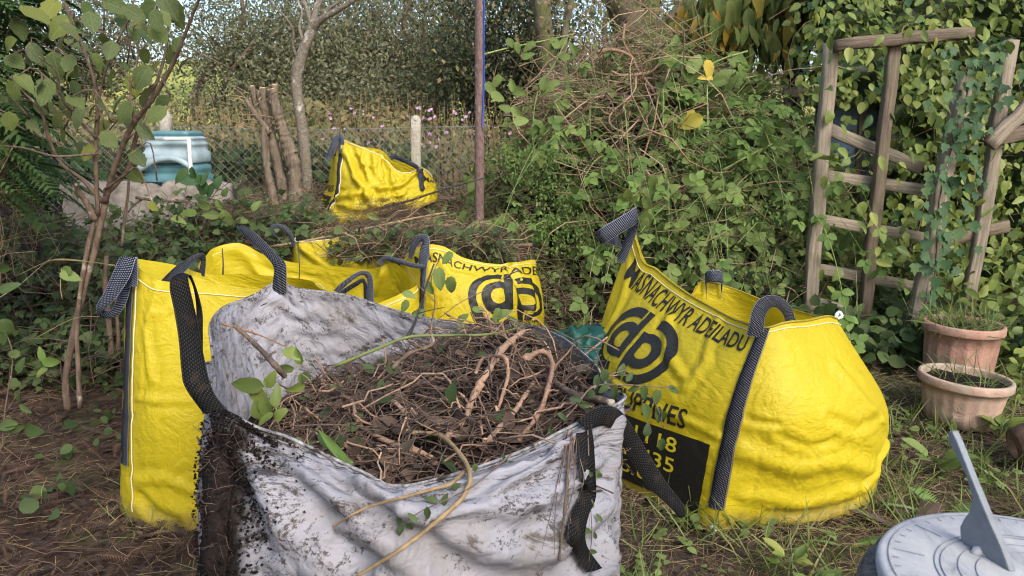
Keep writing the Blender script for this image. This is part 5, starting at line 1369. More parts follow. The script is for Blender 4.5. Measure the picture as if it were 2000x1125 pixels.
def hutch():
    e = empty('plank_screen', at(1610, 330, 6.0)); tag(e, 'dark weathered planks nailed across two stakes behind the trellis', 'plank screen')
    plank(e, 'plank', at(1530, 180, 6.05), at(1700, 188, 6.05), .07, .03, M['timber_dark'], 1)
    plank(e, 'plank', at(1556, 200, 6.03), at(1706, 206, 6.03), .05, .03, M['timber_dark'], 2)
    for k, px in enumerate((1540, 1690)):
        t = at(px, 172, 6.08); b = Vector((t.x, t.y, 0.4)); plank(e, 'stake', b, t, .05, .04, M['timber_dark'], 3 + k)
hutch()

# ================================================================ STUMP AND TREES WITH TRUNKS IN VIEW
def stump():
    b = at(575, 420, 6.3); e = empty('pollarded_stump', b); tag(e, 'split multi stemmed stump with pale sawn tops beside the pale tree', 'stump')
    Y = 6.3
    for k, (pts, r0, r1) in enumerate([
        ([(583, 440), (578, 370), (572, 320), (560, 280), (550, 245), (540, 215), (530, 175)], .078, .045),
        ([(560, 440), (552, 370), (540, 310), (528, 262), (520, 225), (512, 172)], .062, .035),
        ([(545, 430), (532, 380), (522, 330), (518, 285), (516, 245)], .045, .03),
        ([(570, 300), (556, 262), (548, 250)], .06, .055),
        ([(530, 265), (512, 232), (500, 205), (492, 168)], .036, .024),
        ([(528, 260), (500, 225), (480, 195)], .030, .018),
        ([(545, 240), (538, 200), (536, 165)], .034, .026),
        ([(520, 235), (508, 200), (506, 178)], .026, .02)]):
        P = [at(x, y, Y + (0.05 * math.sin(k * 2.1))) for x, y in pts]
        link('stem', limb_mesh('stem', P, r0 * .84, r1 * .84, 12, 8 * len(pts), 0.10, 30 + k), M['bark_stump'], e)
        if k in (0, 1, 3, 4, 6, 7):
            d = (P[-1] - P[-2]).normalized()
            link('sawn_face', limb_mesh('sawn_face', [P[-1] - d * .004, P[-1] + d * .0015, P[-1] + d * .004], r1 * .82, r1 * .7, 10, 4, 0.03, k), M['cutwood'], e)
    s = Soup(); r2 = np.random.default_rng(2)
    for k in range(40):
        a = at(r2.uniform(480, 545), r2.uniform(180, 260), Y + r2.uniform(-.08, .08)); d = Vector(r2.normal(size=3)) * .12; d.z = abs(d.z) * .5
        s.tubes(np.array([a, a + d * .5 + Vector((0, 0, .01)), a + d])[None], np.array([[.004, .003, .0015]]), 4)
    s.build('twigs', M['twig'], e)
stump()
def pale_tree():
    Y = 6.6; e = empty('pale_tree', at(602, 430, Y)); tag(e, 'slim tree with pale lichen patched trunk forking above the fence', 'tree')
    tk = [at(x, y, Y) for x, y in ((604, 470), (602, 400), (598, 330), (591, 260), (581, 190), (580, 145), (592, 100), (606, 65), (612, 40))]
    t = link('trunk', limb_mesh('trunk', tk, .075, .07, 14, 60, 0.03, 3, rs=[.066, .052, .047, .046, .046, .045, .043, .043, .042]), M['bark_pale'], e)
    def br(pts, r0, r1, Y1=None, s=0):
        P = [at(x, y, Y + (Y1 or 0) * i / len(pts)) for i, (x, y) in enumerate(pts)]
        link('limb', limb_mesh('limb', P, r0, r1, 8, None, 0.05, 60 + s), M['bark_pale'], e)
    br([(608, 60), (628, 38), (655, 22), (695, -2), (740, -40)], .032, .014, -.3, 1)
    br([(609, 50), (600, 20), (588, -10), (570, -60)], .026, .012, .3, 2)
    br([(612, 44), (618, 15), (630, -10), (650, -60)], .03, .014, .1, 3)
    br([(583, 118), (572, 92), (572, 60), (558, 35), (530, 5), (505, -30)], .014, .006, -.3, 4)
    br([(596, 88), (585, 55), (590, 25), (580, 0)], .016, .008, .2, 5)
    br([(612, 60), (640, 20), (665, 0), (680, -30)], .018, .008, -.1, 6)
    s = Soup(); r2 = np.random.default_rng(9); n = 700
    p = np.stack([r2.normal(-1.75, .9, n), r2.normal(6.6, .5, n), r2.uniform(2.75, 4.2, n)], 1)
    s.scatter(LEAF_SMALL, p, rand_dirs(n, r2) + [0, 0, -.4], rand_dirs(n, r2) + [0, -.2, .7], r2.uniform(.04, .08, n))
    tag(s.build('foliage', M['leaf_grey'], e), kind='stuff')
pale_tree()
# ================================================================ VEGETATION
def sstep(a, b, x):
    t = np.clip((np.asarray(x, float) - a) / (b - a), 0, 1); return t * t * (3 - 2 * t)
def brush_h(x, y):
    x = np.asarray(x, float); y = np.asarray(y, float)
    r2 = ((x - 1.22) / np.where(x < 1.22, 1.15 + .40 * sstep(5.4, 6.3, y), 1.75)) ** 2 + ((y - 6.55) / 1.75) ** 2
    m = np.clip(1 - r2, 0, 1)
    return 1.46 * m ** 0.75 + np.minimum(1, m * 4) * (0.09 * np.sin(5.1 * x + 1.3) * np.sin(4.3 * y) + 0.06 * np.sin(9 * x + y) * np.sin(11 * y + 2))
def cut_h(x, y):
    return 0.34 * sstep(4.75, 5.5, y) * (1 - sstep(6.7, 7.3, y)) * sstep(-3.2, -2.4, x) * (1 - sstep(0.05, 0.7, x))
def left_h(x, y):
    return 0.20 * sstep(4.2, 5.2, y) * (1 - sstep(7, 8, y)) * (1 - sstep(-2.3, -1.5, x))
def veg_z(x, y):
    return ground_z(x, y) + np.maximum(np.maximum(brush_h(x, y), cut_h(x, y)), left_h(x, y))
def on_brush(px, py, Y, lift=0.10):
    """The sighted point moved forward, if need be, so that it lies on the heap and not inside it."""
    for y in np.arange(4.4, Y + .02, .03):
        p = at(px, py, float(y))
        h = float(brush_h(p.x, y))
        if h > .03 and p.z < gz(p.x, y) + h + lift: return p
    return at(px, py, Y)
def core_mesh(name, x0, x1, y0, y1, f, mat, parent, n=56, sink=0.06, seed=1, amp=0.05):
    rg2 = np.random.default_rng(seed)
    X, Y = np.meshgrid(np.linspace(x0, x1, n), np.linspace(y0, y1, n), indexing='ij')
    Z = ground_z(X, Y) + f(X, Y) - sink + rg2.normal(size=X.shape) * amp * (f(X, Y) > 0.05)
    idx = np.arange(n * n).reshape(n, n)
    q = np.stack([idx[:-1, :-1], idx[1:, :-1], idx[1:, 1:], idx[:-1, 1:]], -1).reshape(-1, 4)
    return link(name, mesh_np(name, np.stack([X, Y, Z], -1), [q]), mat, parent)
def pts_in(n, x0, x1, y0, y1, rng, f=None, thresh=0.05, zoff=(0, 0)):
    p = np.stack([rng.uniform(x0, x1, n), rng.uniform(y0, y1, n)], 1)
    if f is not None: p = p[f(p[:, 0], p[:, 1]) > thresh]
    z = veg_z(p[:, 0], p[:, 1]) + rng.uniform(*zoff, len(p))
    return np.column_stack([p, z])
def slope_n(p, k=1.0):
    e = 0.05
    gx = (veg_z(p[:, 0] + e, p[:, 1]) - veg_z(p[:, 0] - e, p[:, 1])) / (2 * e)
    gy = (veg_z(p[:, 0], p[:, 1] + e) - veg_z(p[:, 0], p[:, 1] - e)) / (2 * e)
    return unit(np.stack([-gx * k, -gy * k, np.ones(len(p))], 1))

# ---- single leaves that are objects of their own
def big_leaf(name, wid, serr=0.03, fold=0.15, curl=0.15, heart=0.0, seed=0, n=9):
    rg2 = np.random.default_rng(seed); V = []; uv = []
    ts = np.linspace(0, 1, n)
    for i, t in enumerate(ts):
        w = wid * (math.sin(math.pi * t ** 0.72) ** 0.85 if 0 < t < 1 else 0.0) if heart != .7 else wid * 1.95 * t ** .45 * (1 - t) ** .85
        w *= 1 + serr * (1 if i % 2 else -1) + serr * .5 * rg2.normal()
        y0 = t - heart * (1 - t) ** 4 * 0.0
        for k in (-1, -.5, 0, .5, 1):
            x = w * k
            yy = y0 - (heart * 0.16 * abs(k) * (1 - t) ** 3)
            z = fold * abs(x) - curl * t * t + 0.02 * math.sin(9 * t + 2 * k) * abs(k) + rg2.normal() * .006
            V.append((x, yy, z)); uv.append((x, yy))
    idx = np.arange(n * 5).reshape(n, 5)
    q = np.stack([idx[:-1, :-1], idx[:-1, 1:], idx[1:, 1:], idx[1:, :-1]], -1).reshape(-1, 4)
    st = len(V); V += [(-.008, 0, 0), (.008, 0, 0), (.006, -.22, .03), (-.006, -.22, .03)]; uv += [(0.3, 0)] * 4
    return mesh_np(name, V, [q, np.array([(st, st + 3, st + 2, st + 1)])], True, uv=uv)
SHRUB_LEAVES = [big_leaf('shrub_leaf', .40, .06, .12, .2, 1, 1), big_leaf('shrub_leaf', .44, .06, .05, .1, 1, 2), big_leaf('shrub_leaf', .36, .05, .35, .3, 1, 3)]
BRAM_LEAVES = [big_leaf('bramble_leaf', .36, .08, .25, .2, .7, 4, 13), big_leaf('bramble_leaf', .38, .08, .12, .3, .7, 5, 13), big_leaf('bramble_leaf', .33, .08, .45, .25, .7, 6, 13)]
HEDGE_LEAVES = [big_leaf('hedge_leaf', .29, .01, .25, .2, .7, 7), big_leaf('hedge_leaf', .34, .01, .15, .3, .3, 8), big_leaf('hedge_leaf', .27, .01, .4, .15, .3, 9)]
for me in SHRUB_LEAVES: me.materials.append(M['leaf_shrub'])
for me in BRAM_LEAVES: me.materials.append(M['leaf_bramble'])
for me in HEDGE_LEAVES: me.materials.append(M['leaf_hedge'])
def copies(meshes, mat):
    out = []
    for m in meshes:
        c = m.copy(); c.materials.clear(); c.materials.append(mat); out.append(c)
    return out
YELLOW_LEAVES = copies(BRAM_LEAVES, M['leaf_yellow']); DARK_LEAVES = copies(HEDGE_LEAVES, M['leaf_ivy']); FRESH_LEAVES = copies(HEDGE_LEAVES, M['leaf_bright'])
def put_leaf(meshes, parent, p, d, nrm, size, k=0, name='leaf', width=1.0):
    y = Vector(d).normalized(); z = Vector(nrm); z = (z - y * z.dot(y))
    z = z.normalized() if z.length > 1e-4 else Vector((0, 0, 1)); x = y.cross(z)
    m = Matrix(((x.x * size * width, y.x * size, z.x * size, p[0]), (x.y * size * width, y.y * size, z.y * size, p[1]), (x.z * size * width, y.z * size, z.z * size, p[2]), (0, 0, 0, 1)))
    o = bpy.data.objects.new(name, meshes[k % len(meshes)]); COL.objects.link(o)
    o.parent = parent; o.matrix_parent_inverse = Matrix.Translation(-Vector(parent.location)); o.matrix_basis = m
    return o

# ---------------------------------------------------------------- broad-leaved shrub on the left
def shrub():
    r2 = np.random.default_rng(14)
    e = empty('broad_leaved_shrub', at(138, 792, 3.68)); tag(e, 'tall shrub with bare brown stems and broad round leaves at the left', 'shrub')
    def st(pts, r0, r1, Y0, Y1, s, name='stem'):
        n = len(pts); P = [at(x, y, Y0 + (Y1 - Y0) * i / (n - 1)) for i, (x, y) in enumerate(pts)]
        link(name, limb_mesh(name, P, r0, r1, 10, None, 0.045, 100 + s), M['bark'], e)
    st([(132, 800), (128, 745), (142, 660), (160, 580), (182, 500), (196, 440), (205, 400), (208, 370)], .0165, .014, 3.66, 3.60, 1)
    st([(156, 796), (153, 720), (150, 640), (158, 560), (172, 480), (186, 425)], .012, .010, 3.60, 3.60, 2)
    st([(186, 430), (168, 395), (152, 372), (148, 360)], .017, .008, 3.6, 3.5, 3)
    st([(205, 395), (218, 345), (238, 290), (262, 240), (300, 190), (335, 130), (352, 90), (372, 40), (392, -10)], .014, .005, 3.6, 3.1, 4)
    st([(192, 420), (188, 350), (188, 280), (190, 210), (182, 150), (160, 90), (140, 45), (122, -5)], .011, .005, 3.6, 3.3, 5)
    st([(208, 380), (250, 330), (262, 280), (285, 210), (310, 150), (325, 90), (330, 20), (345, -10)], .011, .004, 3.62, 3.5, 6)
    st([(200, 395), (160, 350), (120, 320), (95, 270), (80, 215), (45, 180), (20, 150)], .010, .004, 3.6, 3.2, 7)
    st([(188, 270), (150, 230), (120, 190), (110, 140), (75, 110)], .007, .003, 3.5, 3.2, 8)
    st([(188, 230), (200, 160), (225, 90), (250, 40), (262, 0)], .006, .003, 3.5, 3.3, 9)
    st([(262, 240), (255, 170), (270, 110), (265, 80)], .006, .003, 3.4, 3.3, 10)
    st([(190, 300), (110, 305), (50, 290), (10, 285)], .006, .003, 3.5, 3.1, 11)
    st([(205, 370), (240, 345), (270, 330), (300, 400)], .006, .003, 3.55, 3.3, 12)
    st([(238, 480), (243, 430), (250, 380), (252, 340)], .008, .006, 3.9, 3.95, 13)
    st([(218, 700), (212, 620), (205, 560), (208, 500)], .016, .012, 4.1, 4.05, 14)
    st([(232, 690), (228, 600), (232, 540)], .012, .010, 4.15, 4.1, 15)
    L = [(95, 20, 62), (75, 30, 60), (115, 55, 70), (170, 18, 44), (155, 88, 50), (192, 125, 54), (215, 157, 46), (180, 45, 44), (232, 14, 55), (265, 28, 60), (285, 20, 50), (330, 12, 62), (305, 42, 52), (322, 38, 46), (265, 70, 46), (282, 112, 42), (275, 58, 40), (252, 60, 42),
         (110, 132, 50), (132, 125, 44), (70, 108, 44), (58, 114, 50), (105, 152, 52), (132, 148, 40), (30, 120, 46), (25, 180, 52), (50, 162, 46), (85, 182, 54), (22, 210, 56), (65, 246, 44), (45, 238, 40), (125, 265, 46), (150, 235, 48), (180, 212, 44), (175, 238, 50), (200, 208, 44), (240, 222, 62), (262, 170, 54), (275, 155, 50),
         (265, 236, 58), (285, 192, 56), (312, 202, 54), (250, 302, 54), (272, 312, 48), (265, 345, 46), (300, 405, 32), (110, 236, 46), (100, 172, 44), (75, 172, 40), (150, 175, 46), (140, 135, 44), (60, 192, 42), (35, 172, 48), (10, 292, 50), (6, 312, 44), (16, 268, 46), (205, 80, 40), (240, 42, 48), (150, 200, 44), (225, 206, 46),
         (290, 78, 48), (312, 68, 56), (345, 30, 54), (345, 90, 44), (330, 110, 42), (155, 290, 36), (170, 300, 36), (215, 100, 40), (120, 90, 44), (140, 60, 40), (40, 60, 46), (15, 90, 44), (85, 75, 48), (300, 130, 40), (355, 125, 40), (245, 130, 44), (90, 210, 44), (130, 215, 42), (195, 250, 40), (215, 275, 42), (285, 260, 40), (300, 225, 44), (20, 240, 46), (5, 200, 46)]
    cx = Vector((0, 0, 0))
    for k, (x, y, s) in enumerate(L):
        Y = 3.15 + 0.55 * r2.random()
        p = at(x, y, Y); size = s * .92 / FPX * Y * r2.uniform(.7, 1.05)
        a = r2.uniform(0, 2 * math.pi)
        d = Vector((math.cos(a), 0.25 * r2.normal(), -0.35 - 0.5 * abs(math.sin(a))))
        face = r2.random()
        nr = Vector((0.35 * r2.normal(), -1.0 if face < 0.5 else -0.35, 0.45 if face < 0.5 else 1.0))
        put_leaf(SHRUB_LEAVES, e, p - d.normalized() * size * .5, d, nr, size, k)
        if k % 2 == 0:
            q = p - d.normalized() * size * .5
            st2 = [q, q + Vector((0.05 * r2.normal(), .03, .03)), q + Vector((.12 * r2.normal(), .08, -.05 - .08 * r2.random()))]
            link('twig', limb_mesh('twig', st2, .0022, .0035, 5, 7, .03, k), M['bark'], e)
shrub()

# ---------------------------------------------------------------- brush heap
def brush():
    r2 = np.random.default_rng(15)
    e = empty('brush_heap', (1.2, 6.4, gz(1.2, 6.4))); tag(e, 'tall heap of cut brambles, roots and twigs right of the metal post', 'brush heap', kind='stuff')
    core_mesh('heap_core', -0.5, 3.1, 4.7, 8.4, brush_h, M['soil'], e, 60, 0.10, 3, 0.05)
    box = (-0.4, 3.0, 4.75, 7.6)
    s = Soup()
    p = pts_in(700, *box, r2, brush_h, 0.04, (-.06, .10)); twigs_on(p, r2, (0.15, 0.9), (0.0018, 0.006), (0, .06), 0.35, 6, .18, s)
    p = pts_in(420, 0.1, 1.3, 5.2, 7.0, r2, brush_h, 0.7, (-.02, .22)); twigs_on(p, r2, (0.2, 1.0), (0.002, 0.007), (0, .12), 0.5, 7, .35, s)
    s.build('twig_tangle', M['twig'], e)['kind'] = 'stuff'
    s = Soup()
    p = pts_in(1500, *box, r2, brush_h, 0.04, (-.06, .05)); twigs_on(p, r2, (0.1, 0.6), (0.0015, 0.004), (0, .05), 0.3, 5, .15, s)
    s.build('dark_twigs', M['twig_dark'], e)['kind'] = 'stuff'
    s = Soup()
    p = pts_in(520, *box, r2, brush_h, 0.04, (0, .14)); twigs_on(p, r2, (0.25, 1.0), (0.002, 0.0055), (0, .12), 0.8, 7, .2, s)
    s.build('green_stems', M['greenstem'], e)['kind'] = 'stuff'
    s = Soup()
    p = pts_in(11500, *box, r2, brush_h, 0.04, (-.08, .12))
    # leaves thin out over the twiggy crown of the heap and thicken on its skirts
    hx = brush_h(p[:, 0], p[:, 1]); mask = (r2.random(len(p)) < np.where((hx > 0.7) & (p[:, 0] < 1.25) & (p[:, 0] > .35), 0.72, 1.0)) & (lowfreq(np.random.default_rng(3), (64, 64), (14, 14))[((p[:, 0] + .5) * 17).astype(int) % 64, ((p[:, 1] - 4.7) * 17).astype(int) % 64] > -.75)
    p = p[mask]; n = len(p)
    dd = rand_dirs(n, r2) + [0, -.3, -.4]; nn = slope_n(p) + rand_dirs(n, r2) * .7 + [0, -.3, 0]; tri = r2.random(n) < .45; sz = r2.uniform(.035, .095, n)
    s.scatter(LEAF_TRI, p[tri], dd[tri], nn[tri], sz[tri] * 1.7); s.scatter(LEAF_OVAL, p[~tri], dd[~tri], nn[~tri], sz[~tri])
    s.build('bramble_leaves', M['leaf_bramble'], e)['kind'] = 'stuff'
    s = Soup()
    p = pts_in(2600, 0.6, 3.0, 4.75, 6.6, r2, brush_h, 0.03, (-.05, .06)); n = len(p)
    s.scatter(LEAF_TRI, p, rand_dirs(n, r2) + [0, -.3, -.4], slope_n(p) + rand_dirs(n, r2) * .7, r2.uniform(.05, .13, n))
    s.build('dark_leaves', M['leaf_dark'], e)['kind'] = 'stuff'
    # long shoots arching out of the heap, leaves set along them
    s = Soup(); s2 = Soup(); N = 150
    for k in range(N):
        x0 = r2.uniform(-.15, 2.7); y0 = r2.uniform(5.2, 6.6); h = float(brush_h(x0, y0))
        if h < .15: continue
        b = np.array([x0, y0, gz(x0, y0) + h - .03]); a = r2.uniform(0, 6.28); L = r2.uniform(.35, 1.15)
        d = np.array([math.cos(a), math.sin(a) * .7 - .45, 0]); up = r2.uniform(.15, .55)
        t = np.linspace(0, 1, 12)[:, None]; P = b + d * L * t + np.array([0, 0, 1.0]) * (L * (up * 2.2 * t - (up * 1.4 + .75) * t ** 2)) + r2.normal(size=3) * .03 * t
        s.tubes(P[None], np.linspace(.0045, .0018, 12)[None] * r2.uniform(.6, 1.3), 5)
        m = r2.integers(4, 11); i = r2.integers(2, 12, m)
        s2.scatter(LEAF_TRI, P[i] + r2.normal(size=(m, 3)) * .008, rand_dirs(m, r2) + [0, -.3, -.5], rand_dirs(m, r2) * .5 + [0, -.6, .8], r2.uniform(.07, .15, m))
    s.build('arching_shoots', M['greenstem'], e)['kind'] = 'stuff'; s2.build('shoot_leaves', M['leaf_bright'], e)['kind'] = 'stuff'
    # fresh drooping sprigs with small leaves
    s = Soup()
    for (px, py, Y, L, w) in [(1035, 290, 5.6, .28, 30), (1075, 300, 5.5, .3, 34), (1100, 380, 5.3, .35, 40), (1130, 430, 5.25, .30, 40), (1230, 75, 6.6, .3, 90), (1240, 115, 6.4, .16, 60), (1000, 290, 5.8, .25, 30), (1060, 420, 5.3, .2, 50), (1420, 300, 5.3, .2, 50), (1580, 400, 5.0, .22, 40), (1480, 400, 5.1, .2, 60), (1200, 330, 5.6, .15, 50)]:
        for k in range(260):
            x = px + r2.normal() * w; y = py + r2.uniform(0, 1) ** 1.3 * L / Y * FPX * .9
            q = on_brush(x, y, Y, .09 + .04 * r2.random()) if k % 4 == 0 or k == 0 else q0 + Vector(r2.normal(size=3)) * .035
            if k % 4 == 0: q0 = q
            s.scatter(LEAF_SMALL, [q], [r2.normal(size=3) * .6 + [0, -.2, -.8]], [r2.normal(size=3) * .5 + [0, -.6, .6]], [r2.uniform(.018, .036)])
    s.build('fresh_sprigs', M['leaf_bright'], e)['kind'] = 'stuff'
brush()
def spray(name, label, stem_px, Y, leaves, r=0.006, mat='greenstem', meshes=None, group=None, seed=0):
    r2 = np.random.default_rng(seed)
    loc = on_brush if seed <= 10 else at
    P = [loc(x, y, yy) for (x, y), yy in zip(stem_px, np.linspace(Y[0], Y[1], len(stem_px)))]
    e = empty(name, P[0]); tag(e, label, 'plant cutting', group)
    link('stem', limb_mesh('stem', P, r, r * .55, 7, None, .03, seed), M[mat], e)
    for k, (x, y, s) in enumerate(leaves):
        f = np.argmin([abs(x - a) + abs(y - b) for a, b in stem_px]); yy = np.linspace(Y[0], Y[1], len(stem_px))[f] - .03
        p = on_brush(x, y, yy, .14) if seed <= 10 else at(x, y, yy); size = s * 1.0 / FPX * yy * r2.uniform(.75, 1.1)
        a = r2.uniform(0, 2 * math.pi); d = Vector((math.cos(a), .2 * r2.normal(), math.sin(a) - .4))
        nr = Vector((.3 * r2.normal(), -1, .5 + .3 * r2.normal()))
        put_leaf(meshes or BRAM_LEAVES, e, p - d.normalized() * size * .5, d, nr, size, k)
    return e
SG = None
spray('bramble_shoot', 'long arching green bramble shoot at the top left of the brush heap', [(945, 106), (1000, 92), (1060, 80), (1122, 66)], (6.0, 6.3), [(1000, 86, 26), (1012, 95, 24), (1032, 92, 26), (1033, 108, 26), (1084, 80, 28), (1094, 88, 26), (1078, 92, 24)], .007, seed=1)
spray('bramble_shoot', 'bramble shoot with the largest crinkled leaves near the top of the brush heap', [(1460, 100), (1420, 112), (1390, 125), (1372, 142)], (5.9, 5.75), [(1345, 138, 50), (1360, 120, 44), (1418, 145, 44), (1446, 122, 48), (1430, 162, 40), (1400, 160, 36), (1452, 140, 44)], .008, seed=2)
spray('bramble_shoot', 'upright bramble leaves above the middle of the brush heap', [(1300, 142), (1315, 120), (1322, 95)], (6.1, 6.1), [(1320, 82, 38), (1334, 92, 36), (1308, 102, 40), (1328, 104, 30)], .006, seed=3)
spray('bramble_shoot', 'thick pale green stem with one yellowed leaf slanting down the brush heap', [(1284, 200), (1320, 226), (1360, 256), (1410, 298)], (5.65, 5.35), [(1345, 240, 44), (1352, 234, 36)], .011, meshes=YELLOW_LEAVES, seed=4)
spray('bramble_shoot', 'straight upright green stem below a yellow leaf, centre right of the brush heap', [(1383, 288), (1382, 230), (1381, 160)], (5.4, 5.7), [(1385, 138, 34), (1378, 150, 30)], .008, meshes=YELLOW_LEAVES, seed=5)
spray('bramble_shoot', 'long green stems with fresh leaves lying across the right flank of the heap', [(1412, 332), (1470, 300), (1530, 270), (1570, 245)], (5.15, 5.2), [(1470, 240, 34), (1500, 262, 36), (1540, 262, 38), (1450, 290, 30), (1520, 280, 30), (1480, 310, 28), (1560, 290, 38), (1565, 300, 34)], .007, seed=6)
spray('bramble_shoot', 'drooping bramble leaves on the left shoulder of the brush heap', [(1110, 70), (1080, 130), (1050, 180), (1040, 260), (1048, 320)], (6.2, 5.6), [(960, 175, 30), (975, 190, 28), (1000, 165, 30), (1015, 180, 30), (1070, 175, 34), (1078, 165, 30), (1062, 160, 30), (985, 210, 30), (1010, 222, 34), (1020, 236, 30), (1045, 250, 34), (1058, 255, 30), (970, 160, 26), (1100, 110, 28), (1120, 95, 26)], .006, seed=7)
spray('bramble_shoot', 'pale green leaf spray low on the front of the brush heap', [(1300, 420), (1360, 400), (1420, 380), (1460, 350)], (5.05, 5.15), [(1350, 355, 38), (1362, 368, 40), (1380, 380, 40), (1395, 392, 38), (1310, 370, 34), (1330, 385, 32), (1290, 355, 30), (1345, 415, 46), (1265, 395, 40), (1275, 360, 34), (1400, 360, 30), (1445, 395, 34), (1440, 430, 36)], .005, seed=8)
spray('bramble_shoot', 'bramble leaves hanging in the centre of the brush heap', [(1240, 170), (1270, 210), (1290, 250)], (5.9, 5.6), [(1290, 190, 32), (1310, 178, 32), (1330, 176, 38), (1345, 188, 36), (1260, 235, 32), (1275, 225, 28), (1255, 262, 30), (1370, 192, 30), (1300, 160, 30), (1288, 168, 28)], .005, seed=9)
spray('bramble_shoot', 'broad pale leaf cluster at the foot of the heap beside the raised bag strap', [(1250, 455), (1270, 430), (1300, 400)], (4.9, 5.0), [(1262, 425, 40), (1258, 440, 34), (1305, 475, 36), (1330, 440, 34), (1350, 470, 32), (1370, 500, 34), (1290, 445, 30), (1315, 520, 30)], .005, seed=10)
# thick roots thrown on top of the heap
for k, (lab, pts, r) in enumerate([
    ('thick reddish root running across the top of the brush heap', [(1165, 102, 6.2), (1200, 98, 6.15), (1232, 110, 6.1), (1248, 140, 6.0), (1275, 175, 5.9), (1282, 200, 5.85)], .016),
    ('forked tan root curling down from the crown of the brush heap', [(1195, 140, 6.0), (1215, 148, 5.95), (1245, 145, 5.95), (1275, 138, 6.0), (1295, 112, 6.05)], .013),
    ('upright brown root sticking out of the top of the heap', [(1220, 48, 6.3), (1218, 80, 6.2), (1230, 105, 6.1)], .010),
    ('looping tan root hanging down the middle of the brush heap', [(1242, 150, 5.9), (1238, 180, 5.8), (1205, 210, 5.7), (1190, 230, 5.65), (1200, 250, 5.6), (1250, 268, 5.55), (1275, 250, 5.6), (1290, 215, 5.7)], .008),
    ('long pale root sweeping down to the left of the brush heap', [(1275, 195, 5.8), (1255, 225, 5.7), (1220, 262, 5.55), (1180, 300, 5.4)], .008),
    ('orange brown stem trailing left from the crown of the heap', [(1190, 185, 5.9), (1150, 195, 5.85), (1110, 225, 5.75), (1068, 258, 5.7)], .007)]):
    P = [on_brush(*q, lift=.12) for q in pts]
    root_thing('root', lab, 'root', P, r, r * .6, M['root'], 200 + k)

# ---------------------------------------------------------------- cuttings bank between the bags and the fence
def cuttings():
    r2 = np.random.default_rng(16)
    e = empty('cuttings_bank', (-1.2, 5.6, gz(-1.2, 5.6))); tag(e, 'bank of leafy cuttings and dead twigs behind the yellow bags', 'cuttings', kind='stuff')
    core_mesh('bank_core', -3.3, 0.75, 4.6, 7.4, cut_h, M['soil'], e, 50, 0.05, 5, 0.03)
    s = Soup(); p = pts_in(3200, -3.0, 0.6, 4.8, 7.0, r2, cut_h, .03, (-.04, .06)); twigs_on(p, r2, (0.1, 0.5), (0.0012, 0.003), (0, .05), 0.3, 5, .15, s)
    s.build('twigs', M['twig'], e)['kind'] = 'stuff'
    s = Soup(); p = pts_in(1600, -3.0, 0.6, 4.8, 7.0, r2, cut_h, .03, (-.04, .05)); twigs_on(p, r2, (0.1, 0.45), (0.0015, 0.003), (0, .05), 0.3, 5, .15, s)
    s.build('dark_twigs', M['twig_dark'], e)['kind'] = 'stuff'
    s = Soup(); p = pts_in(1700, -3.0, 0.6, 4.8, 6.6, r2, cut_h, .03, (-.02, .10)); n = len(p)
    s.scatter(LEAF_IVY, p, rand_dirs(n, r2) + [0, -.3, -.2], slope_n(p) + rand_dirs(n, r2) * .7 + [0, -.3, 0], r2.uniform(.03, .075, n))
    s.build('leaves', M['leaf_dark'], e)['kind'] = 'stuff'
    s = Soup(); p = pts_in(800, -3.0, 0.6, 4.8, 6.6, r2, cut_h, .03, (0, .12)); n = len(p)
    s.scatter(LEAF_TRI, p, rand_dirs(n, r2) + [0, -.3, -.2], slope_n(p) + rand_dirs(n, r2) * .7 + [0, -.4, 0], r2.uniform(.03, .075, n))
    s.build('pale_leaves', M['leaf_bramble'], e)['kind'] = 'stuff'
    s = Soup()       # the dry tuft of fine twigs in front of the tipped bag
    for c, m in ((at(775, 418, 5.60), 520), (at(455, 415, 5.4), 260), (at(720, 440, 5.5), 160)):
        q = np.array(c) + r2.normal(size=(m, 3)) * [.10, .08, .03]; twigs_on(q, r2, (.08, .25), (.0008, .0015), (0, .02), .5, 4, .15, s)
    s.build('dry_tuft', M['twig_dark'], e)['kind'] = 'stuff'
    # armfuls thrown over the flattened bag
    n = 1500; px = r2.uniform(640, 1010, n); py = r2.uniform(452, 512, n) - 10 * np.sin((px - 640) / 370 * 3.1); yy = r2.uniform(4.72, 5.3, n)
    q = np.array([at(a, b, c) for a, b, c in zip(px, py, yy)])
    s = Soup(); twigs_on(q[:260], r2, (.10, .5), (.0015, .004), (-.03, .04), .5, 6, .2, s); s.build('thrown_twigs', M['twig'], e)['kind'] = 'stuff'
    s = Soup(); twigs_on(q[260:900], r2, (.08, .35), (.0012, .003), (-.03, .02), .4, 5, .15, s); s.build('thrown_dark_twigs', M['twig_dark'], e)['kind'] = 'stuff'
    s = Soup(); m = 600; s.scatter(LEAF_IVY, q[900:], rand_dirs(m, r2) + [0, -.3, -.2], rand_dirs(m, r2) * .7 + [0, -.4, .8], r2.uniform(.03, .07, m)); s.build('thrown_leaves', M['leaf_dark'], e)['kind'] = 'stuff'
cuttings()
root_thing('branch', 'long pale tan branch lying across the cuttings in front of the tipped bag', 'branch', [at(528, 482, 5.15), at(600, 470, 5.1), at(690, 452, 5.1), at(790, 430, 5.15), at(870, 415, 5.2)], .010, .006, M['straw'], 31, knob=.05)
root_thing('branch', 'dark bare branch leaning on the cuttings towards the metal post', 'branch', [at(742, 408, 5.75), at(800, 392, 5.65), at(860, 372, 5.6), at(944, 348, 5.6)], .009, .006, M['bark_dark'], 32, knob=.05)
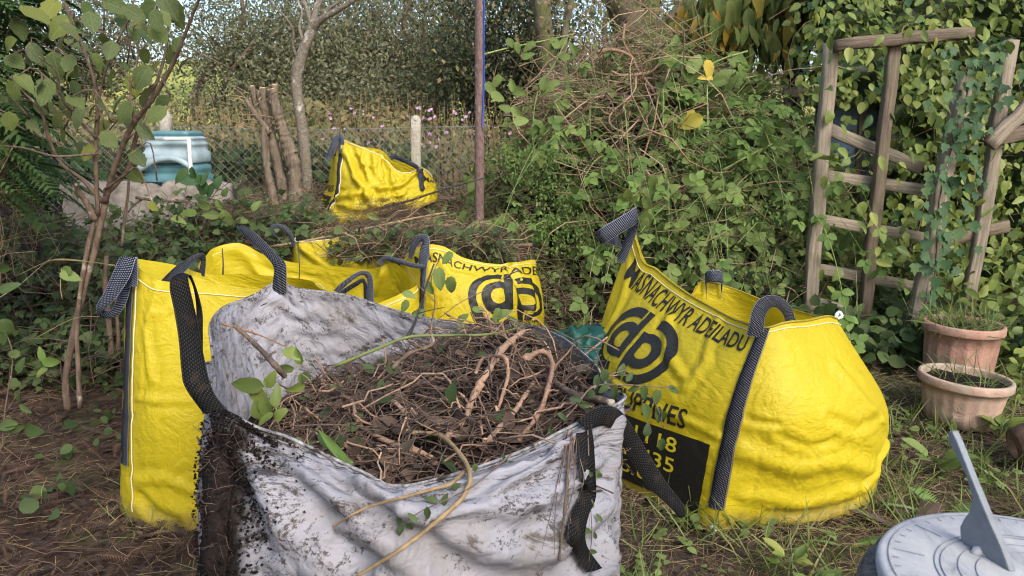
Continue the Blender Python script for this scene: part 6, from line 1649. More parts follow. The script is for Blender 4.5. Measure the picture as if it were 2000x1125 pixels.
root_thing('branch', 'brown stripped branch below the teal bin', 'branch', [at(266, 386, 5.6), at(310, 392, 5.55), at(368, 394, 5.5)], .012, .007, M['bark'], 33, [([at(280, 388, 5.6), at(262, 400, 5.6), at(250, 415, 5.6)], .009)], knob=.05)
root_thing('branch', 'pale cut log end lying at the right of the cuttings bank', 'branch', [at(920, 470, 5.2), at(980, 480, 5.15), at(1040, 478, 5.1)], .016, .014, M['bark'], 34, knob=.05)
spray('laurel_cutting', 'dark glossy laurel cutting beside the teal bin', [(440, 372), (400, 362), (372, 348), (345, 345)], (5.55, 5.6), [(352, 345, 34), (372, 350, 40), (388, 356, 38), (400, 345, 34), (395, 370, 36), (378, 340, 30), (412, 368, 34), (425, 355, 30), (440, 375, 30)], .006, 'bark', DARK_LEAVES, seed=21)
spray('leafy_cutting', 'green leafy cutting on the bank left of the tipped bag', [(430, 440), (460, 420), (490, 412)], (5.3, 5.4), [(460, 420, 34), (445, 430, 32), (478, 432, 30), (410, 420, 30), (500, 400, 26), (432, 405, 30), (395, 400, 34), (365, 415, 30), (350, 430, 30)], .004, seed=22)
spray('leafy_cutting', 'green leafy cutting beside the foot of the metal post', [(905, 450), (935, 435), (960, 430)], (5.3, 5.4), [(900, 430, 34), (925, 445, 36), (945, 460, 34), (880, 455, 36), (960, 445, 30), (975, 432, 32), (860, 440, 34), (930, 475, 34), (870, 470, 30)], .004, seed=23)
spray('ivy_cutting', 'blue green leaves on the cuttings above the slumped bag', [(630, 495), (660, 488), (690, 480)], (4.9, 4.95), [(665, 500, 30), (682, 495, 30), (700, 505, 28), (645, 490, 26), (720, 490, 26), (710, 478, 24)], .004, 'bark', DARK_LEAVES, seed=24)
spray('leaf_sprig', 'single round green leaf in front of the tipped bag', [(728, 432), (732, 445)], (5.5, 5.5), [(731, 425, 30), (600, 420, 26)], .003, 'bark', HEDGE_LEAVES, seed=25)

# ---------------------------------------------------------------- leafy twigs in and over the white bag
def twig_plant(name, label, stems, leaves, meshes, mat='bark', r=.0026, seed=0, cat='plant cutting'):
    r2 = np.random.default_rng(seed)
    def pt(x, y, Y): return wf(x, y, 0.022) if Y == 0 else at(x, y, Y)
    P0 = [pt(*q) for q in stems[0]]
    e = empty(name, P0[0]); tag(e, label, cat)
    for k, st in enumerate(stems):
        link('stem', limb_mesh('stem', [pt(*q) for q in st], r * (1 if k == 0 else .6), r * .45, 6, None, .03, seed + k), M[mat], e)
    for k, (x, y, Y, s, *an) in enumerate(leaves):
        p = pt(x, y, Y); size = s / FPX * (Y or 1.36) * 1.1
        a = math.radians(an[0]) if an else r2.uniform(0, 2 * math.pi)
        d = Vector((math.cos(a), .25 * r2.normal(), math.sin(a))); nr = Vector((.4 * r2.normal(), -1, .5 + .5 * r2.normal()))
        put_leaf(meshes, e, p - d.normalized() * size * .5, d, nr, size, k)
HONEY = copies(HEDGE_LEAVES, M['leaf_dark'])
twig_plant('honeysuckle_twig', 'leafy honeysuckle twig reaching from the white bag across the printed bag', [[(1120, 800, 1.62), (1160, 755, 1.66), (1230, 752, 1.70), (1318, 758, 1.74)], [(1240, 752, 1.70), (1270, 772, 1.72), (1285, 800, 1.72), (1296, 835, 1.72)], [(1160, 760, 1.66), (1185, 735, 1.68), (1225, 722, 1.7)], [(1120, 800, 1.62), (1090, 830, 1.58), (1050, 862, 1.54), (1000, 890, 1.5)]],
           [(1165, 748, 1.66, 26), (1180, 735, 1.66, 26), (1178, 760, 1.66, 24), (1200, 770, 1.68, 28, -90), (1215, 722, 1.7, 24), (1230, 735, 1.7, 22), (1258, 770, 1.7, 30, -90), (1284, 778, 1.72, 34, -80), (1262, 805, 1.72, 34, -70), (1285, 812, 1.72, 30, -100), (1265, 840, 1.72, 26), (1292, 870, 1.72, 30, -95), (1296, 815, 1.72, 26, -85), (1150, 770, 1.64, 26), (1140, 790, 1.62, 24), (1318, 762, 1.74, 28, -30), (1205, 790, 1.68, 24, -80), (1236, 760, 1.7, 22), (1100, 815, 1.58, 22), (1075, 845, 1.56, 20), (1125, 780, 1.62, 24)], HONEY, seed=40)
twig_plant('honeysuckle_twig', 'thin leafy stem trailing down the right of the white bag', [[(1148, 840, 0), (1150, 900, 0), (1152, 970, 0), (1156, 1040, 0), (1150, 1100, 0)]],
           [(1165, 920, 0, 22), (1172, 930, 0, 20), (1152, 925, 0, 18), (1170, 1010, 0, 20), (1148, 1038, 0, 20), (1162, 1045, 0, 16), (1160, 1078, 0, 20), (1155, 985, 0, 18)], HONEY, r=.0016, seed=41)
twig_plant('honeysuckle_twig', 'leafy stem curling on the front of the white bag', [[(1000, 885, 1.43), (930, 945, 0), (880, 972, 0), (820, 1000, 0), (780, 1030, 0)]],
           [(840, 975, 0, 26, 170), (868, 975, 0, 24, 80), (835, 1003, 0, 24), (805, 1010, 0, 22), (800, 1030, 0, 22, -80), (782, 1035, 0, 24, -95), (780, 1018, 0, 20), (928, 915, 1.38, 18), (955, 925, 1.39, 18), (985, 895, 1.42, 18), (890, 950, 0, 20), (1000, 905, 1.43, 16)], HONEY, r=.0018, seed=42)
twig_plant('leafy_cutting', 'laurel leaves and ivy poking out of the left of the heap', [[(560, 800, 1.75), (520, 790, 1.8), (490, 762, 1.82), (470, 752, 1.82)], [(540, 800, 1.75), (520, 760, 1.8), (515, 730, 1.84)]],
           [(478, 752, 1.78, 62, 178), (505, 775, 1.78, 50, -60), (520, 800, 1.74, 46, -80), (540, 770, 1.76, 40, 80), (500, 800, 1.74, 40), (530, 740, 1.82, 40, 60), (555, 720, 1.8, 38), (570, 690, 1.86, 36), (590, 745, 1.76, 30), (575, 760, 1.74, 34), (545, 810, 1.7, 34), (582, 695, 1.86, 34, 110), (515, 820, 1.68, 36)], HEDGE_LEAVES, 'greenstem', .0025, seed=43)
twig_plant('grass_tuft', 'pair of broad pale green grass blades at the front of the heap', [[(690, 905, 1.50), (660, 880, 1.52), (632, 850, 1.54), (616, 836, 1.55)]], [(650, 872, 1.50, 95, 137), (668, 890, 1.49, 80, 130)], copies([big_leaf('grass_leaf', .09, .0, .5, .15, 0, 3)], M['leaf_bright']), 'greenstem', .002, seed=44, cat='grass')
twig_plant('leafy_cutting', 'thin twigs with a few leaves standing before the logo bag', [[(840, 640, 2.42), (850, 590, 2.44), (842, 545, 2.46), (862, 500, 2.48)], [(860, 620, 2.42), (900, 590, 2.44), (950, 565, 2.46), (1010, 525, 2.5)], [(850, 590, 2.44), (820, 560, 2.44), (800, 535, 2.44)]],
           [(858, 548, 2.44, 40, -90), (880, 560, 2.44, 34, -95), (840, 565, 2.44, 28), (872, 505, 2.48, 26), (800, 575, 2.44, 24), (820, 610, 2.42, 26), (790, 600, 2.42, 24), (905, 620, 2.4, 22), (970, 620, 2.4, 30), (985, 612, 2.4, 30, 30), (955, 628, 2.4, 26, 190), (1000, 625, 2.4, 26), (935, 605, 2.4, 20)], BRAM_LEAVES, 'bark', .0028, seed=45)
twig_plant('bare_twigs', 'bare dark twigs standing inside the slumped yellow bag', [[(433, 560, 3.6), (436, 520, 3.62), (434, 485, 3.64)], [(583, 560, 3.65), (585, 525, 3.66), (582, 470, 3.7)], [(440, 550, 3.6), (455, 558, 3.6)]], [], HONEY, 'bark_dark', .005, seed=46, cat='twigs')

# ---------------------------------------------------------------- hedge behind the trellis, and the leafy bank by the pots
def hedge():
    r2 = np.random.default_rng(18)
    e = empty('climber_hedge', (3.2, 5.6, gz(3, 5.6))); tag(e, 'dense light green leafy climber smothering the fence behind the trellis', 'hedge')
    # dark backing sheet: the hedge's shaded depth put into its colour
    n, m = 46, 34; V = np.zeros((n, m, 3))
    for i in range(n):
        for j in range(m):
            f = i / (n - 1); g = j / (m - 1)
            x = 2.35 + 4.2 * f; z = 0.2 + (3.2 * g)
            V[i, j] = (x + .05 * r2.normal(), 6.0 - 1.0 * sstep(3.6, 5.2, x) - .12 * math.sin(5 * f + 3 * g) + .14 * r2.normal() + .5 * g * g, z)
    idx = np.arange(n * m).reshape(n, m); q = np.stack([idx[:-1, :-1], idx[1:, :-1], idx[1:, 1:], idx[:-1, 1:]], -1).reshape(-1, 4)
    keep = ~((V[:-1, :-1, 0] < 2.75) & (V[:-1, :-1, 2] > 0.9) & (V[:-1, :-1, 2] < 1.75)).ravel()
    link('dark_backing', mesh_np('dark_backing', V.reshape(-1, 3), [q[keep]]), M['leaf_holly'], e)
    def sample(N, y0, y1):
        x = r2.uniform(2.1, 6.2, N); z = r2.uniform(.25, 3.3, N)
        y = r2.uniform(y0, y1, N) - 1.0 * sstep(3.6, 5.2, x) + .5 * ((z - .2) / 3.2) ** 2 - .15 * np.sin(x * 4) * np.sin(z * 5 + 1)
        px = x / np.maximum(y, .1) * 1460 + 1000
        hole = (x < 2.85) & (z > 1.05) & (z < 1.72) & (r2.random(N) < .88)
        edge = (x < 2.35 + .25 * r2.normal(size=N)) & (z < 1.5)
        k = ~(hole | edge)
        return np.stack([x, y, z], 1)[k]
    def dirs(p):
        N = len(p)
        return rand_dirs(N, r2) * .7 + [0, -.25, -.7], rand_dirs(N, r2) * .55 + [0, -.65, .75]
    s = Soup(); p = sample(11000, 5.35, 6.0); d, nn = dirs(p); s.scatter(LEAF_OVAL, p, d, nn, r2.uniform(.035, .095, len(p)))
    tag(s.build('leaf_mass', M['leaf_hedge'], e), kind='stuff')
    s = Soup(); p = sample(900, 5.45, 5.8); d, nn = dirs(p); s.scatter(LEAF_IVY, p, d, nn, r2.uniform(.05, .09, len(p)))
    tag(s.build('ivy_mass', M['leaf_ivy'], e), kind='stuff')
    s = Soup(); p = sample(420, 5.4, 5.9); twigs_on(p, r2, (.2, .8), (.0015, .004), (0, .1), 1.2, 6, .15, s); s.build('vines', M['twig'], e)['kind'] = 'stuff'
    p = sample(1400, 4.98, 5.5); p = p[(p[:, 0] < 3.7) & (p[:, 2] < 2.5)][:300]; d, nn = dirs(p)
    for k in range(len(p)):
        if k < 110:      # shoots that have grown through the trellis
            p[k] = at(r2.uniform(1590, 2000), 600 * r2.random() ** .8, r2.uniform(4.62, 4.85))
            if p[k][2] < gz(p[k][0], p[k][1]) + .1: continue
        put_leaf(HEDGE_LEAVES if r2.random() < .93 else DARK_LEAVES, e, p[k], d[k], nn[k], r2.uniform(.06, .105), k)
hedge()
def post_ivy():
    r2 = np.random.default_rng(19)
    a, b = at(1772, 700, 4.6), at(1884, 160, 4.82)
    e = empty('ivy', (a.x, a.y, gz(a.x, a.y))); tag(e, 'dark ivy climbing the leaning trellis post', 'ivy')
    link('stem', limb_mesh('stem', [a + Vector((0, -.06, -.2)), a.lerp(b, .3) + Vector((.03, -.06, 0)), a.lerp(b, .6) + Vector((-.04, -.06, 0)), b + Vector((0, -.06, 0))], .008, .004, 6, 24, .08, 3), M['bark'], e)
    me = mesh_np('ivy_leaf', LEAF_IVY[0], LEAF_IVY[1], True, uv=LEAF_IVY[0][:, :2]); me.materials.append(M['leaf_ivy'])
    for k in range(170):
        f = r2.random() ** .8; c = a.lerp(b, .18 + .95 * f)
        p = c + Vector((r2.normal() * (.07 + .05 * f), -.07 - abs(r2.normal()) * .05, r2.normal() * .04))
        put_leaf([me], e, p, (r2.normal() * .5, -.2, -1), (r2.normal() * .4, -1, .5), r2.uniform(.045, .085), 0)
post_ivy()

def groundcover(name, label, cat, box, n, tpl, mat, size, hgt, seed, f=None, lean=-.3):
    r2 = np.random.default_rng(seed); s = Soup()
    p = np.stack([r2.uniform(box[0], box[1], n), r2.uniform(box[2], box[3], n)], 1)
    if f is not None: p = p[f(p[:, 0], p[:, 1], r2.random(len(p)))]
    z = veg_z(p[:, 0], p[:, 1]) + r2.random(len(p)) ** 1.5 * hgt; p = np.column_stack([p, z]); N = len(p)
    s.scatter(tpl, p, rand_dirs(N, r2) + [0, lean, -.1], rand_dirs(N, r2) * .55 + [0, -.35, 1], r2.uniform(size[0], size[1], N))
    o = s.build(name, M[mat]); tag(o, label, cat, kind='stuff'); return o
# shady undergrowth on the left
core = core_mesh('undergrowth_bank', -6.0, -1.45, 4.1, 7.9, left_h, M['soil'], None, 44, .04, 9, .03); tag(core, kind='structure')
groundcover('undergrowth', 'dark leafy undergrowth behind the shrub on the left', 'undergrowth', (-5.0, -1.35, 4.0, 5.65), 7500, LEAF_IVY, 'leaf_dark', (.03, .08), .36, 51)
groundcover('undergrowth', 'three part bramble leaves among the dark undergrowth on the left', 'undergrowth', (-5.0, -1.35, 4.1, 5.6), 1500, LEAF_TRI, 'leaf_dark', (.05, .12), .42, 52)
groundcover('ground_ivy', 'scattered ivy leaves on the brown litter at the left', 'ivy', (-2.6, -1.1, 2.5, 4.6), 500, LEAF_ROUND, 'leaf_dark', (.03, .08), .12, 53, lambda x, y, r: (lowfreq(np.random.default_rng(1), (64, 64), (12, 12))[((x + 3) * 24).astype(int) % 64, (y * 20).astype(int) % 64] > .3) & (x < -1.55))
def left_twigs():
    r2 = np.random.default_rng(54); s = Soup()
    p = pts_in(1500, -5, -1.4, 3.9, 5.7, r2, None, 0, (0, .25)); twigs_on(p, r2, (.15, .6), (.0015, .004), (0, .1), .9, 6, .15, s)
    tag(s.build('undergrowth_stems', M['twig_dark']), 'dead stems standing in the undergrowth at the left', 'stems', kind='stuff')
left_twigs()
# young plants at the left edge in front
twig_plant('seedling', 'thin leafy seedling at the left edge above the brown litter', [[(5, 880, 3.0), (10, 800, 3.0), (25, 700, 3.0), (8, 640, 3.0)], [(15, 800, 3.0), (40, 760, 3.0)]], [(30, 838, 2.98, 38, 10), (62, 842, 2.98, 42, -5), (12, 832, 2.98, 40, 190), (40, 712, 3.0, 30), (15, 640, 3.0, 38), (5, 660, 3.0, 36), (20, 560, 3.0, 36), (2, 525, 3.0, 34), (35, 775, 3.0, 28), (50, 800, 3.0, 26), (25, 690, 3.0, 26)], HONEY, 'bark', .004, seed=47, cat='seedling')
twig_plant('seedling', 'two fresh leaves sprouting from the litter beside the shrub stems', [[(92, 735, 3.5), (84, 705, 3.5), (82, 690, 3.5)]], [(80, 690, 3.48, 26, 95), (100, 708, 3.48, 30, -20), (80, 728, 3.48, 28)], FRESH_LEAVES, 'greenstem', .003, seed=48, cat='seedling')
twig_plant('dry_stalk', 'pale dry grass stalks reaching towards the strap of the left bag', [[(80, 520, 3.2), (105, 508, 3.1), (180, 512, 2.95), (235, 522, 2.75)], [(30, 540, 3.3), (90, 512, 3.1), (130, 506, 3.0), (225, 518, 2.78)], [(120, 525, 3.0), (118, 560, 3.0), (122, 585, 3.0)], [(70, 660, 3.4), (145, 622, 3.4), (200, 618, 3.4)]], [(140, 540, 3.0, 34, -20), (125, 535, 3.0, 30)], BRAM_LEAVES, 'straw', .003, seed=49, cat='stalks')

# conifer at the left edge
def conifer():
    r2 = np.random.default_rng(61); c = np.array([-2.95, 3.75, 0]); b = Vector((-3.05, 3.8, gz(-3, 3.8)))
    e = empty('conifer', b); tag(e, 'dark drooping cypress filling the top left edge', 'conifer')
    link('trunk', limb_mesh('trunk', [b, b + Vector((0.02, 0, 1.5)), b + Vector((0, .05, 4))], .12, .06, 12, 20, .04, 1), M['bark'], e)
    s = Soup(); n = 2300; z = r2.uniform(1.25, 4.3, n); a = r2.uniform(0, 2 * math.pi, n); rr = (.68 - .03 * z + .08 * np.sin(z * 6 + a * 3)) * np.sqrt(r2.uniform(.35, 1, n))
    p = np.stack([c[0] + rr * np.cos(a), c[1] + rr * np.sin(a), z], 1)
    d = np.stack([np.cos(a), np.sin(a), np.full(n, -.35)], 1) + rand_dirs(n, r2) * .35
    s.scatter(FROND, p, d, rand_dirs(n, r2) * .4 + [0, 0, 1], r2.uniform(.14, .30, n))
    tag(s.build('crown', M['conifer'], e), kind='stuff')
    s = Soup(); n = 500; z = r2.uniform(.75, 1.35, n); a = r2.uniform(0, 2 * math.pi, n); rr = .55 * np.sqrt(r2.random(n))
    q = np.stack([c[0] + rr * np.cos(a), c[1] + rr * np.sin(a), z], 1); twigs_on(q, r2, (.15, .5), (.001, .0025), (0, 0), 1.6, 5, .12, s)
    tag(s.build('dead_skirt', M['twig'], e), kind='stuff')
conifer()

# ---------------------------------------------------------------- trees and thicket beyond the fence
def crown_tree(name, label, base, hgt, blobs, n, size, mat, bark, seed, tpl=LEAF_RH, trunk_r=.09, stems=3, cl=26, spread=.26):
    r2 = np.random.default_rng(seed); b = Vector((base[0], base[1], gz(*base)))
    e = empty(name, b); tag(e, label, 'tree')
    blobs = np.array(blobs, float)      # (x,y,z,rx,ry,rz)
    vol = blobs[:, 3] * blobs[:, 4] * blobs[:, 5]; pk = r2.choice(len(blobs), cl * len(blobs), p=vol / vol.sum())
    d = rand_dirs(len(pk), r2); rad = r2.uniform(.35, 1, len(pk)) ** .5
    C = blobs[pk, :3] + d * blobs[pk, 3:] * rad[:, None]
    for k in range(stems):
        t = Vector(blobs[k % len(blobs), :3]); m = b.lerp(t, .5) + Vector((.25 * r2.normal(), .1, .2))
        link('trunk' if k == 0 else 'limb', limb_mesh('trunk', [b + Vector((.12 * k, .05 * k, -.1)), m, t, t + Vector((.2 * r2.normal(), 0, .6))], trunk_r * (1 - .2 * k), trunk_r * .25, 9, 20, .06, seed + k), M[bark], e)
    s = Soup(); K = 6
    A = np.array([blobs[i, :3] for i in pk]) * .75 + np.array(b)[None] * .25; A[:, 2] = np.maximum(A[:, 2], b.z + .3)
    t = np.linspace(0, 1, K)[None, :, None]; P = A[:, None] * (1 - t) + C[:, None] * t; P = P + r2.normal(size=P.shape) * .05
    s.tubes(P, np.linspace(.016, .004, K)[None] * r2.uniform(.5, 1.3, (len(pk), 1)), 3); s.build('boughs', M[bark], e)['kind'] = 'stuff'
    s = Soup(); ci = r2.integers(0, len(C), n); q = C[ci] + r2.normal(size=(n, 3)) * spread * r2.uniform(.4, 1.3, (n, 1))
    cn = r2.random(len(C))
    s.scatter(tpl, q, rand_dirs(n, r2) + [0, 0, .15], rand_dirs(n, r2) * .8 + [0, -.2, .8], r2.uniform(*size, n), np.clip(cn[ci] * .5 + r2.random(n) * .5, 0, .999))
    tag(s.build('crown', M[mat], e), kind='stuff')
def B(px, py, Y, rx, ry, rz):
    p = at(px, py, Y); return (p.x, p.y, p.z, rx, ry, rz)
crown_tree('sallow_tree', 'grey green sallow beside the gap of sky on the left', (-4.9, 12), 4, [B(470, 60, 12, 1.0, .8, .75), B(440, 160, 11.5, .8, .7, .6), B(540, 130, 12, 1.0, .8, .8), B(480, 205, 11, .9, .6, .35)], 13000, (.045, .085), 'leaf_grey', 'bark', 71)
crown_tree('sallow_tree', 'grey green sallow behind the pale tree', (-2.8, 12.5), 4, [B(640, 60, 12.5, 1.2, .9, .9), B(600, 150, 12, 1.0, .8, .6), B(700, 140, 12, 1.0, .8, .7), B(640, 205, 11, 1.2, .6, .35)], 15000, (.045, .085), 'leaf_grey', 'bark', 72)
crown_tree('sallow_tree', 'grey green sallow left of the metal post', (-1.2, 12.5), 4, [B(790, 60, 12.5, 1.2, .9, .9), B(770, 150, 12, .9, .8, .6), B(860, 130, 12, .9, .8, .7), B(810, 200, 11, 1.0, .6, .35)], 14000, (.045, .085), 'leaf_grey', 'bark', 73)
crown_tree('holly_tree', 'nearly black evergreen tree behind the metal post', (-0.2, 10.5), 4, [B(960, 70, 10.5, .8, .8, .9), B(930, 130, 10, .6, .6, .5), B(1030, 90, 10.5, .7, .7, .9), B(985, 165, 10, .7, .6, .4)], 15000, (.04, .075), 'leaf_holly', 'bark_dark', 74, LEAF_SMALL)
crown_tree('thicket_tree', 'twiggy olive green tree filling the gap behind the brush heap', (1.9, 12), 4, [B(1180, 60, 12.5, 1.2, .9, 1.0), B(1330, 60, 12, 1.2, .9, 1.0), B(1440, 90, 12, 1.2, .9, 1.0), B(1250, 150, 11.5, 1.4, .8, .6)], 17000, (.04, .08), 'leaf_grey', 'bark_moss', 75)
crown_tree('thicket_tree', 'pale thicket tree seen through the broad leaved shrub', (-7.0, 11.5), 4, [B(120, 60, 11.5, 1.2, .9, 1.0), B(220, 120, 11.5, 1.0, .8, .8), B(60, 150, 11, 1.2, .8, .8), B(250, 20, 12, .6, .6, .5)], 15000, (.045, .085), 'leaf_grey', 'bark', 76)
crown_tree('thicket_tree', 'tall pale thicket tree behind the hedge at the right', (6.2, 12), 5, [B(1620, 60, 12, 1.6, .9, 1.2), B(1850, 60, 12, 1.8, .9, 1.3), B(1500, 130, 12, 1.0, .8, .8)], 12000, (.05, .09), 'leaf_grey', 'bark', 77)
crown_tree('sallow_tree', 'farther sallow showing through the gaps behind the pale tree', (-3.0, 16.5), 5, [B(560, 30, 16.5, 1.8, .9, 1.5), B(680, 30, 16.5, 1.8, .9, 1.5), B(470, 110, 16.5, 1.2, .8, 1.0), B(620, 150, 16, 1.8, .8, .8)], 12000, (.06, .11), 'leaf_grey', 'bark', 78, spread=.4)
crown_tree('sallow_tree', 'farther sallow showing through the gaps left of the metal post', (-0.8, 16.5), 5, [B(800, 30, 16.5, 1.8, .9, 1.5), B(920, 40, 16.5, 1.6, .9, 1.4), B(1040, 60, 16, 1.6, .8, 1.3), B(820, 150, 16, 1.8, .8, .8)], 12000, (.06, .11), 'leaf_grey', 'bark', 79, spread=.4)
# big mossy trunks behind the heap
def mossy():
    for k, (lab, pts, r0, r1) in enumerate([
        ('thick mossy double trunk rising behind the crown of the brush heap', [(1255, 330, 9.4), (1250, 150, 9.4), (1240, 70, 9.4), (1215, -10, 9.4), (1200, -90, 9.4)], .26, .20),
        ('leaning mossy trunk behind the left shoulder of the brush heap', [(1085, 330, 9.0), (1080, 200, 9.0), (1070, 110, 9.0), (1060, 30, 9.0), (1058, -80, 9.0)], .13, .09)]):
        P = [at(*q) for q in pts]; P[0].z = gz(P[0].x, P[0].y)
        e = empty('mossy_tree', P[0]); tag(e, lab, 'tree')
        link('trunk', limb_mesh('trunk', P, r0, r1, 14, 40, .05, 90 + k), M['bark_moss'], e)
        if k == 0:
            for j, (q, a, b2) in enumerate([([(1262, 120, 9.3), (1300, 60, 9.3), (1335, 10, 9.3), (1360, -50, 9.3)], .12, .07), ([(1258, 80, 9.3), (1330, 25, 9.2), (1400, -10, 9.1)], .05, .03), ([(1245, 90, 9.3), (1268, 20, 9.3), (1275, -60, 9.3)], .14, .10)]):
                link('limb', limb_mesh('limb', [at(*w) for w in q], a, b2, 10, 20, .05, 95 + j), M['bark_moss'], e)
        else:
            link('limb', limb_mesh('limb', [at(1105, 200, 8.8), at(1100, 120, 8.8), at(1104, 60, 8.8), at(1120, -20, 8.8)], .05, .035, 9, 20, .06, 97), M['bark_moss'], e)
        r2 = np.random.default_rng(98 + k); s = Soup(); n = 900; cc = np.array([at(1240 if k == 0 else 1090, 20, 9.1)]); p = cc + r2.normal(size=(n, 3)) * [.8, .3, .5]
        s.scatter(LEAF_SMALL, p, rand_dirs(n, r2) + [0, 0, -.4], rand_dirs(n, r2) + [0, -.3, .6], r2.uniform(.05, .09, n)); tag(s.build('foliage', M['leaf_meadow'], e), kind='stuff')
mossy()
def cherry():
    r2 = np.random.default_rng(101); Y = 6.9; b = at(1560, 330, Y); b.z = gz(b.x, Y)
    e = empty('cherry_tree', b); tag(e, 'dark trunked tree with long drooping leaves, some turning orange, right of the heap', 'tree')
    for k, (q, r0, r1) in enumerate([([(1545, 260), (1552, 200), (1545, 150), (1528, 90), (1505, 40), (1480, -20)], .075, .05), ([(1552, 190), (1568, 120), (1575, 60), (1582, -10)], .06, .04), ([(1530, 90), (1520, 60), (1475, 20), (1440, -20)], .035, .02), ([(1570, 110), (1600, 50), (1640, 0)], .035, .02), ([(1504, 110), (1500, 80), (1495, 45)], .018, .012)]):
        P = [at(x, y, Y + .04 * k) for x, y in q]
        if k == 0: P = [b] + P
        link('trunk' if k == 0 else 'limb', limb_mesh('limb', P, r0, r1, 11, None, .05, 110 + k), M['bark_dark'], e)
    s = Soup(); n = 1500
    c = np.array([at(x, y, 6.6 + .5 * r2.random()) for x, y in ((1400, 10), (1430, 30), (1460, 20), (1490, 0), (1400, 60), (1390, 40), (1520, 20), (1450, -30), (1560, 0), (1480, 60), (1600, 10), (1640, 20), (1500, -40))])
    p = c[r2.integers(0, len(c), n)] + r2.normal(size=(n, 3)) * [.16, .18, .16]
    s.scatter(LEAF_LONG, p, rand_dirs(n, r2) * .45 + [0, -.1, -1], rand_dirs(n, r2) * .8 + [0, -.8, .3], r2.uniform(.10, .18, n)); tag(s.build('leaf_mass', M['leaf_cherry'], e), kind='stuff')
    LL = copies([big_leaf('cherry_leaf', .19, .01, .4, .2, 0, 12)], M['leaf_cherry']); LO = copies([big_leaf('cherry_leaf', .19, .01, .4, .2, 0, 13)], copies and leaf_mat('orange turning leaf', [(0.45, 0.22, 0.03), (0.50, 0.28, 0.05)], .3))
    for k, (x, y, sz, o) in enumerate([(1380, 60, 70, 0), (1390, 50, 60, 0), (1378, 70, 36, 1), (1394, 38, 36, 1), (1410, 40, 64, 0), (1425, 30, 60, 0), (1440, 20, 60, 0), (1400, 10, 62, 0), (1460, 45, 60, 0), (1500, 90, 60, 0), (1520, 110, 30, 1), (1510, 100, 62, 0), (1545, 60, 56, 0), (1590, 45, 56, 0), (1470, 10, 60, 0), (1540, 130, 50, 0), (1455, 70, 40, 0)]):
        p = at(x, y, 6.35); put_leaf(LO if o else LL, e, p + Vector((0, 0, sz / FPX * 3)), (.25 * r2.normal(), -.1, -1), (.5 * r2.normal(), -1, .3), sz / FPX * 6.35, k)
cherry()

def meadow():
    r2 = np.random.default_rng(120)
    s = Soup(); n = 26000; x = r2.uniform(-9, 4.5, n); y = 7.0 + 6 * r2.random(n) ** 1.4
    z = ground_z(x, y) + r2.random(n) ** .7 * (.78 + .12 * np.sin(x * 2.3) + .05 * (y - 7))
    p = np.stack([x, y, z], 1)
    s.scatter(LEAF_SMALL, p, rand_dirs(n, r2) + [0, -.2, 0], rand_dirs(n, r2) * .8 + [0, -.4, .8], r2.uniform(.04, .10, n), np.clip(r2.random(n) * .7 + .3 * (z - ground_z(x, y)), 0, .999))
    o = s.build('meadow_growth', M['leaf_meadow']); tag(o, 'faded balsam and bracken growing beyond the wire fence', 'meadow', kind='stuff')
    s = Soup(); n = 2600; x = r2.uniform(-9, 4, n); y = 7.0 + 5 * r2.random(n); g = ground_z(x, y); h = r2.uniform(.5, 1.15, n); lean = r2.normal(size=(n, 2)) * .12
    K = 4; t = np.linspace(0, 1, K); P = np.stack([x[:, None] + lean[:, :1] * t ** 2, y[:, None] + lean[:, 1:] * t ** 2, g[:, None] + h[:, None] * t], -1)
    s.tubes(P, np.linspace(.004, .0015, K)[None] * np.ones((n, 1)), 3); tag(s.build('meadow_stems', M['straw']), 'dry upright stems in the meadow beyond the fence', 'stems', kind='stuff')
    s = Soup(); n = 50; x = r2.uniform(-2.2, .2, n); y = r2.uniform(7.1, 9.5, n); z = ground_z(x, y) + r2.uniform(.55, .95, n)
    for k in range(3): s.scatter(LEAF_ROUND, np.stack([x, y, z], 1), rand_dirs(n, r2), rand_dirs(n, r2) + [0, -1, .2], r2.uniform(.025, .04, n))
    tag(s.build('balsam_flowers', M['flower']), 'pale pink balsam flowers dotted beyond the concrete post', 'flowers', kind='stuff')
    s = Soup(); n = 4200; x = r2.uniform(-5.2, -.8, n); y = r2.uniform(6.95, 7.9, n); z = ground_z(x, y) + r2.random(n) ** .8 * .62
    s.scatter(LEAF_ROUND, np.stack([x, y, z], 1), rand_dirs(n, r2) + [0, -.2, -.3], rand_dirs(n, r2) * .7 + [0, -.5, .7], r2.uniform(.05, .10, n)); tag(s.build('bramble_thicket', M['leaf_dark']), 'dark bramble thicket pressing against the wire fence', 'brambles', kind='stuff')
meadow()

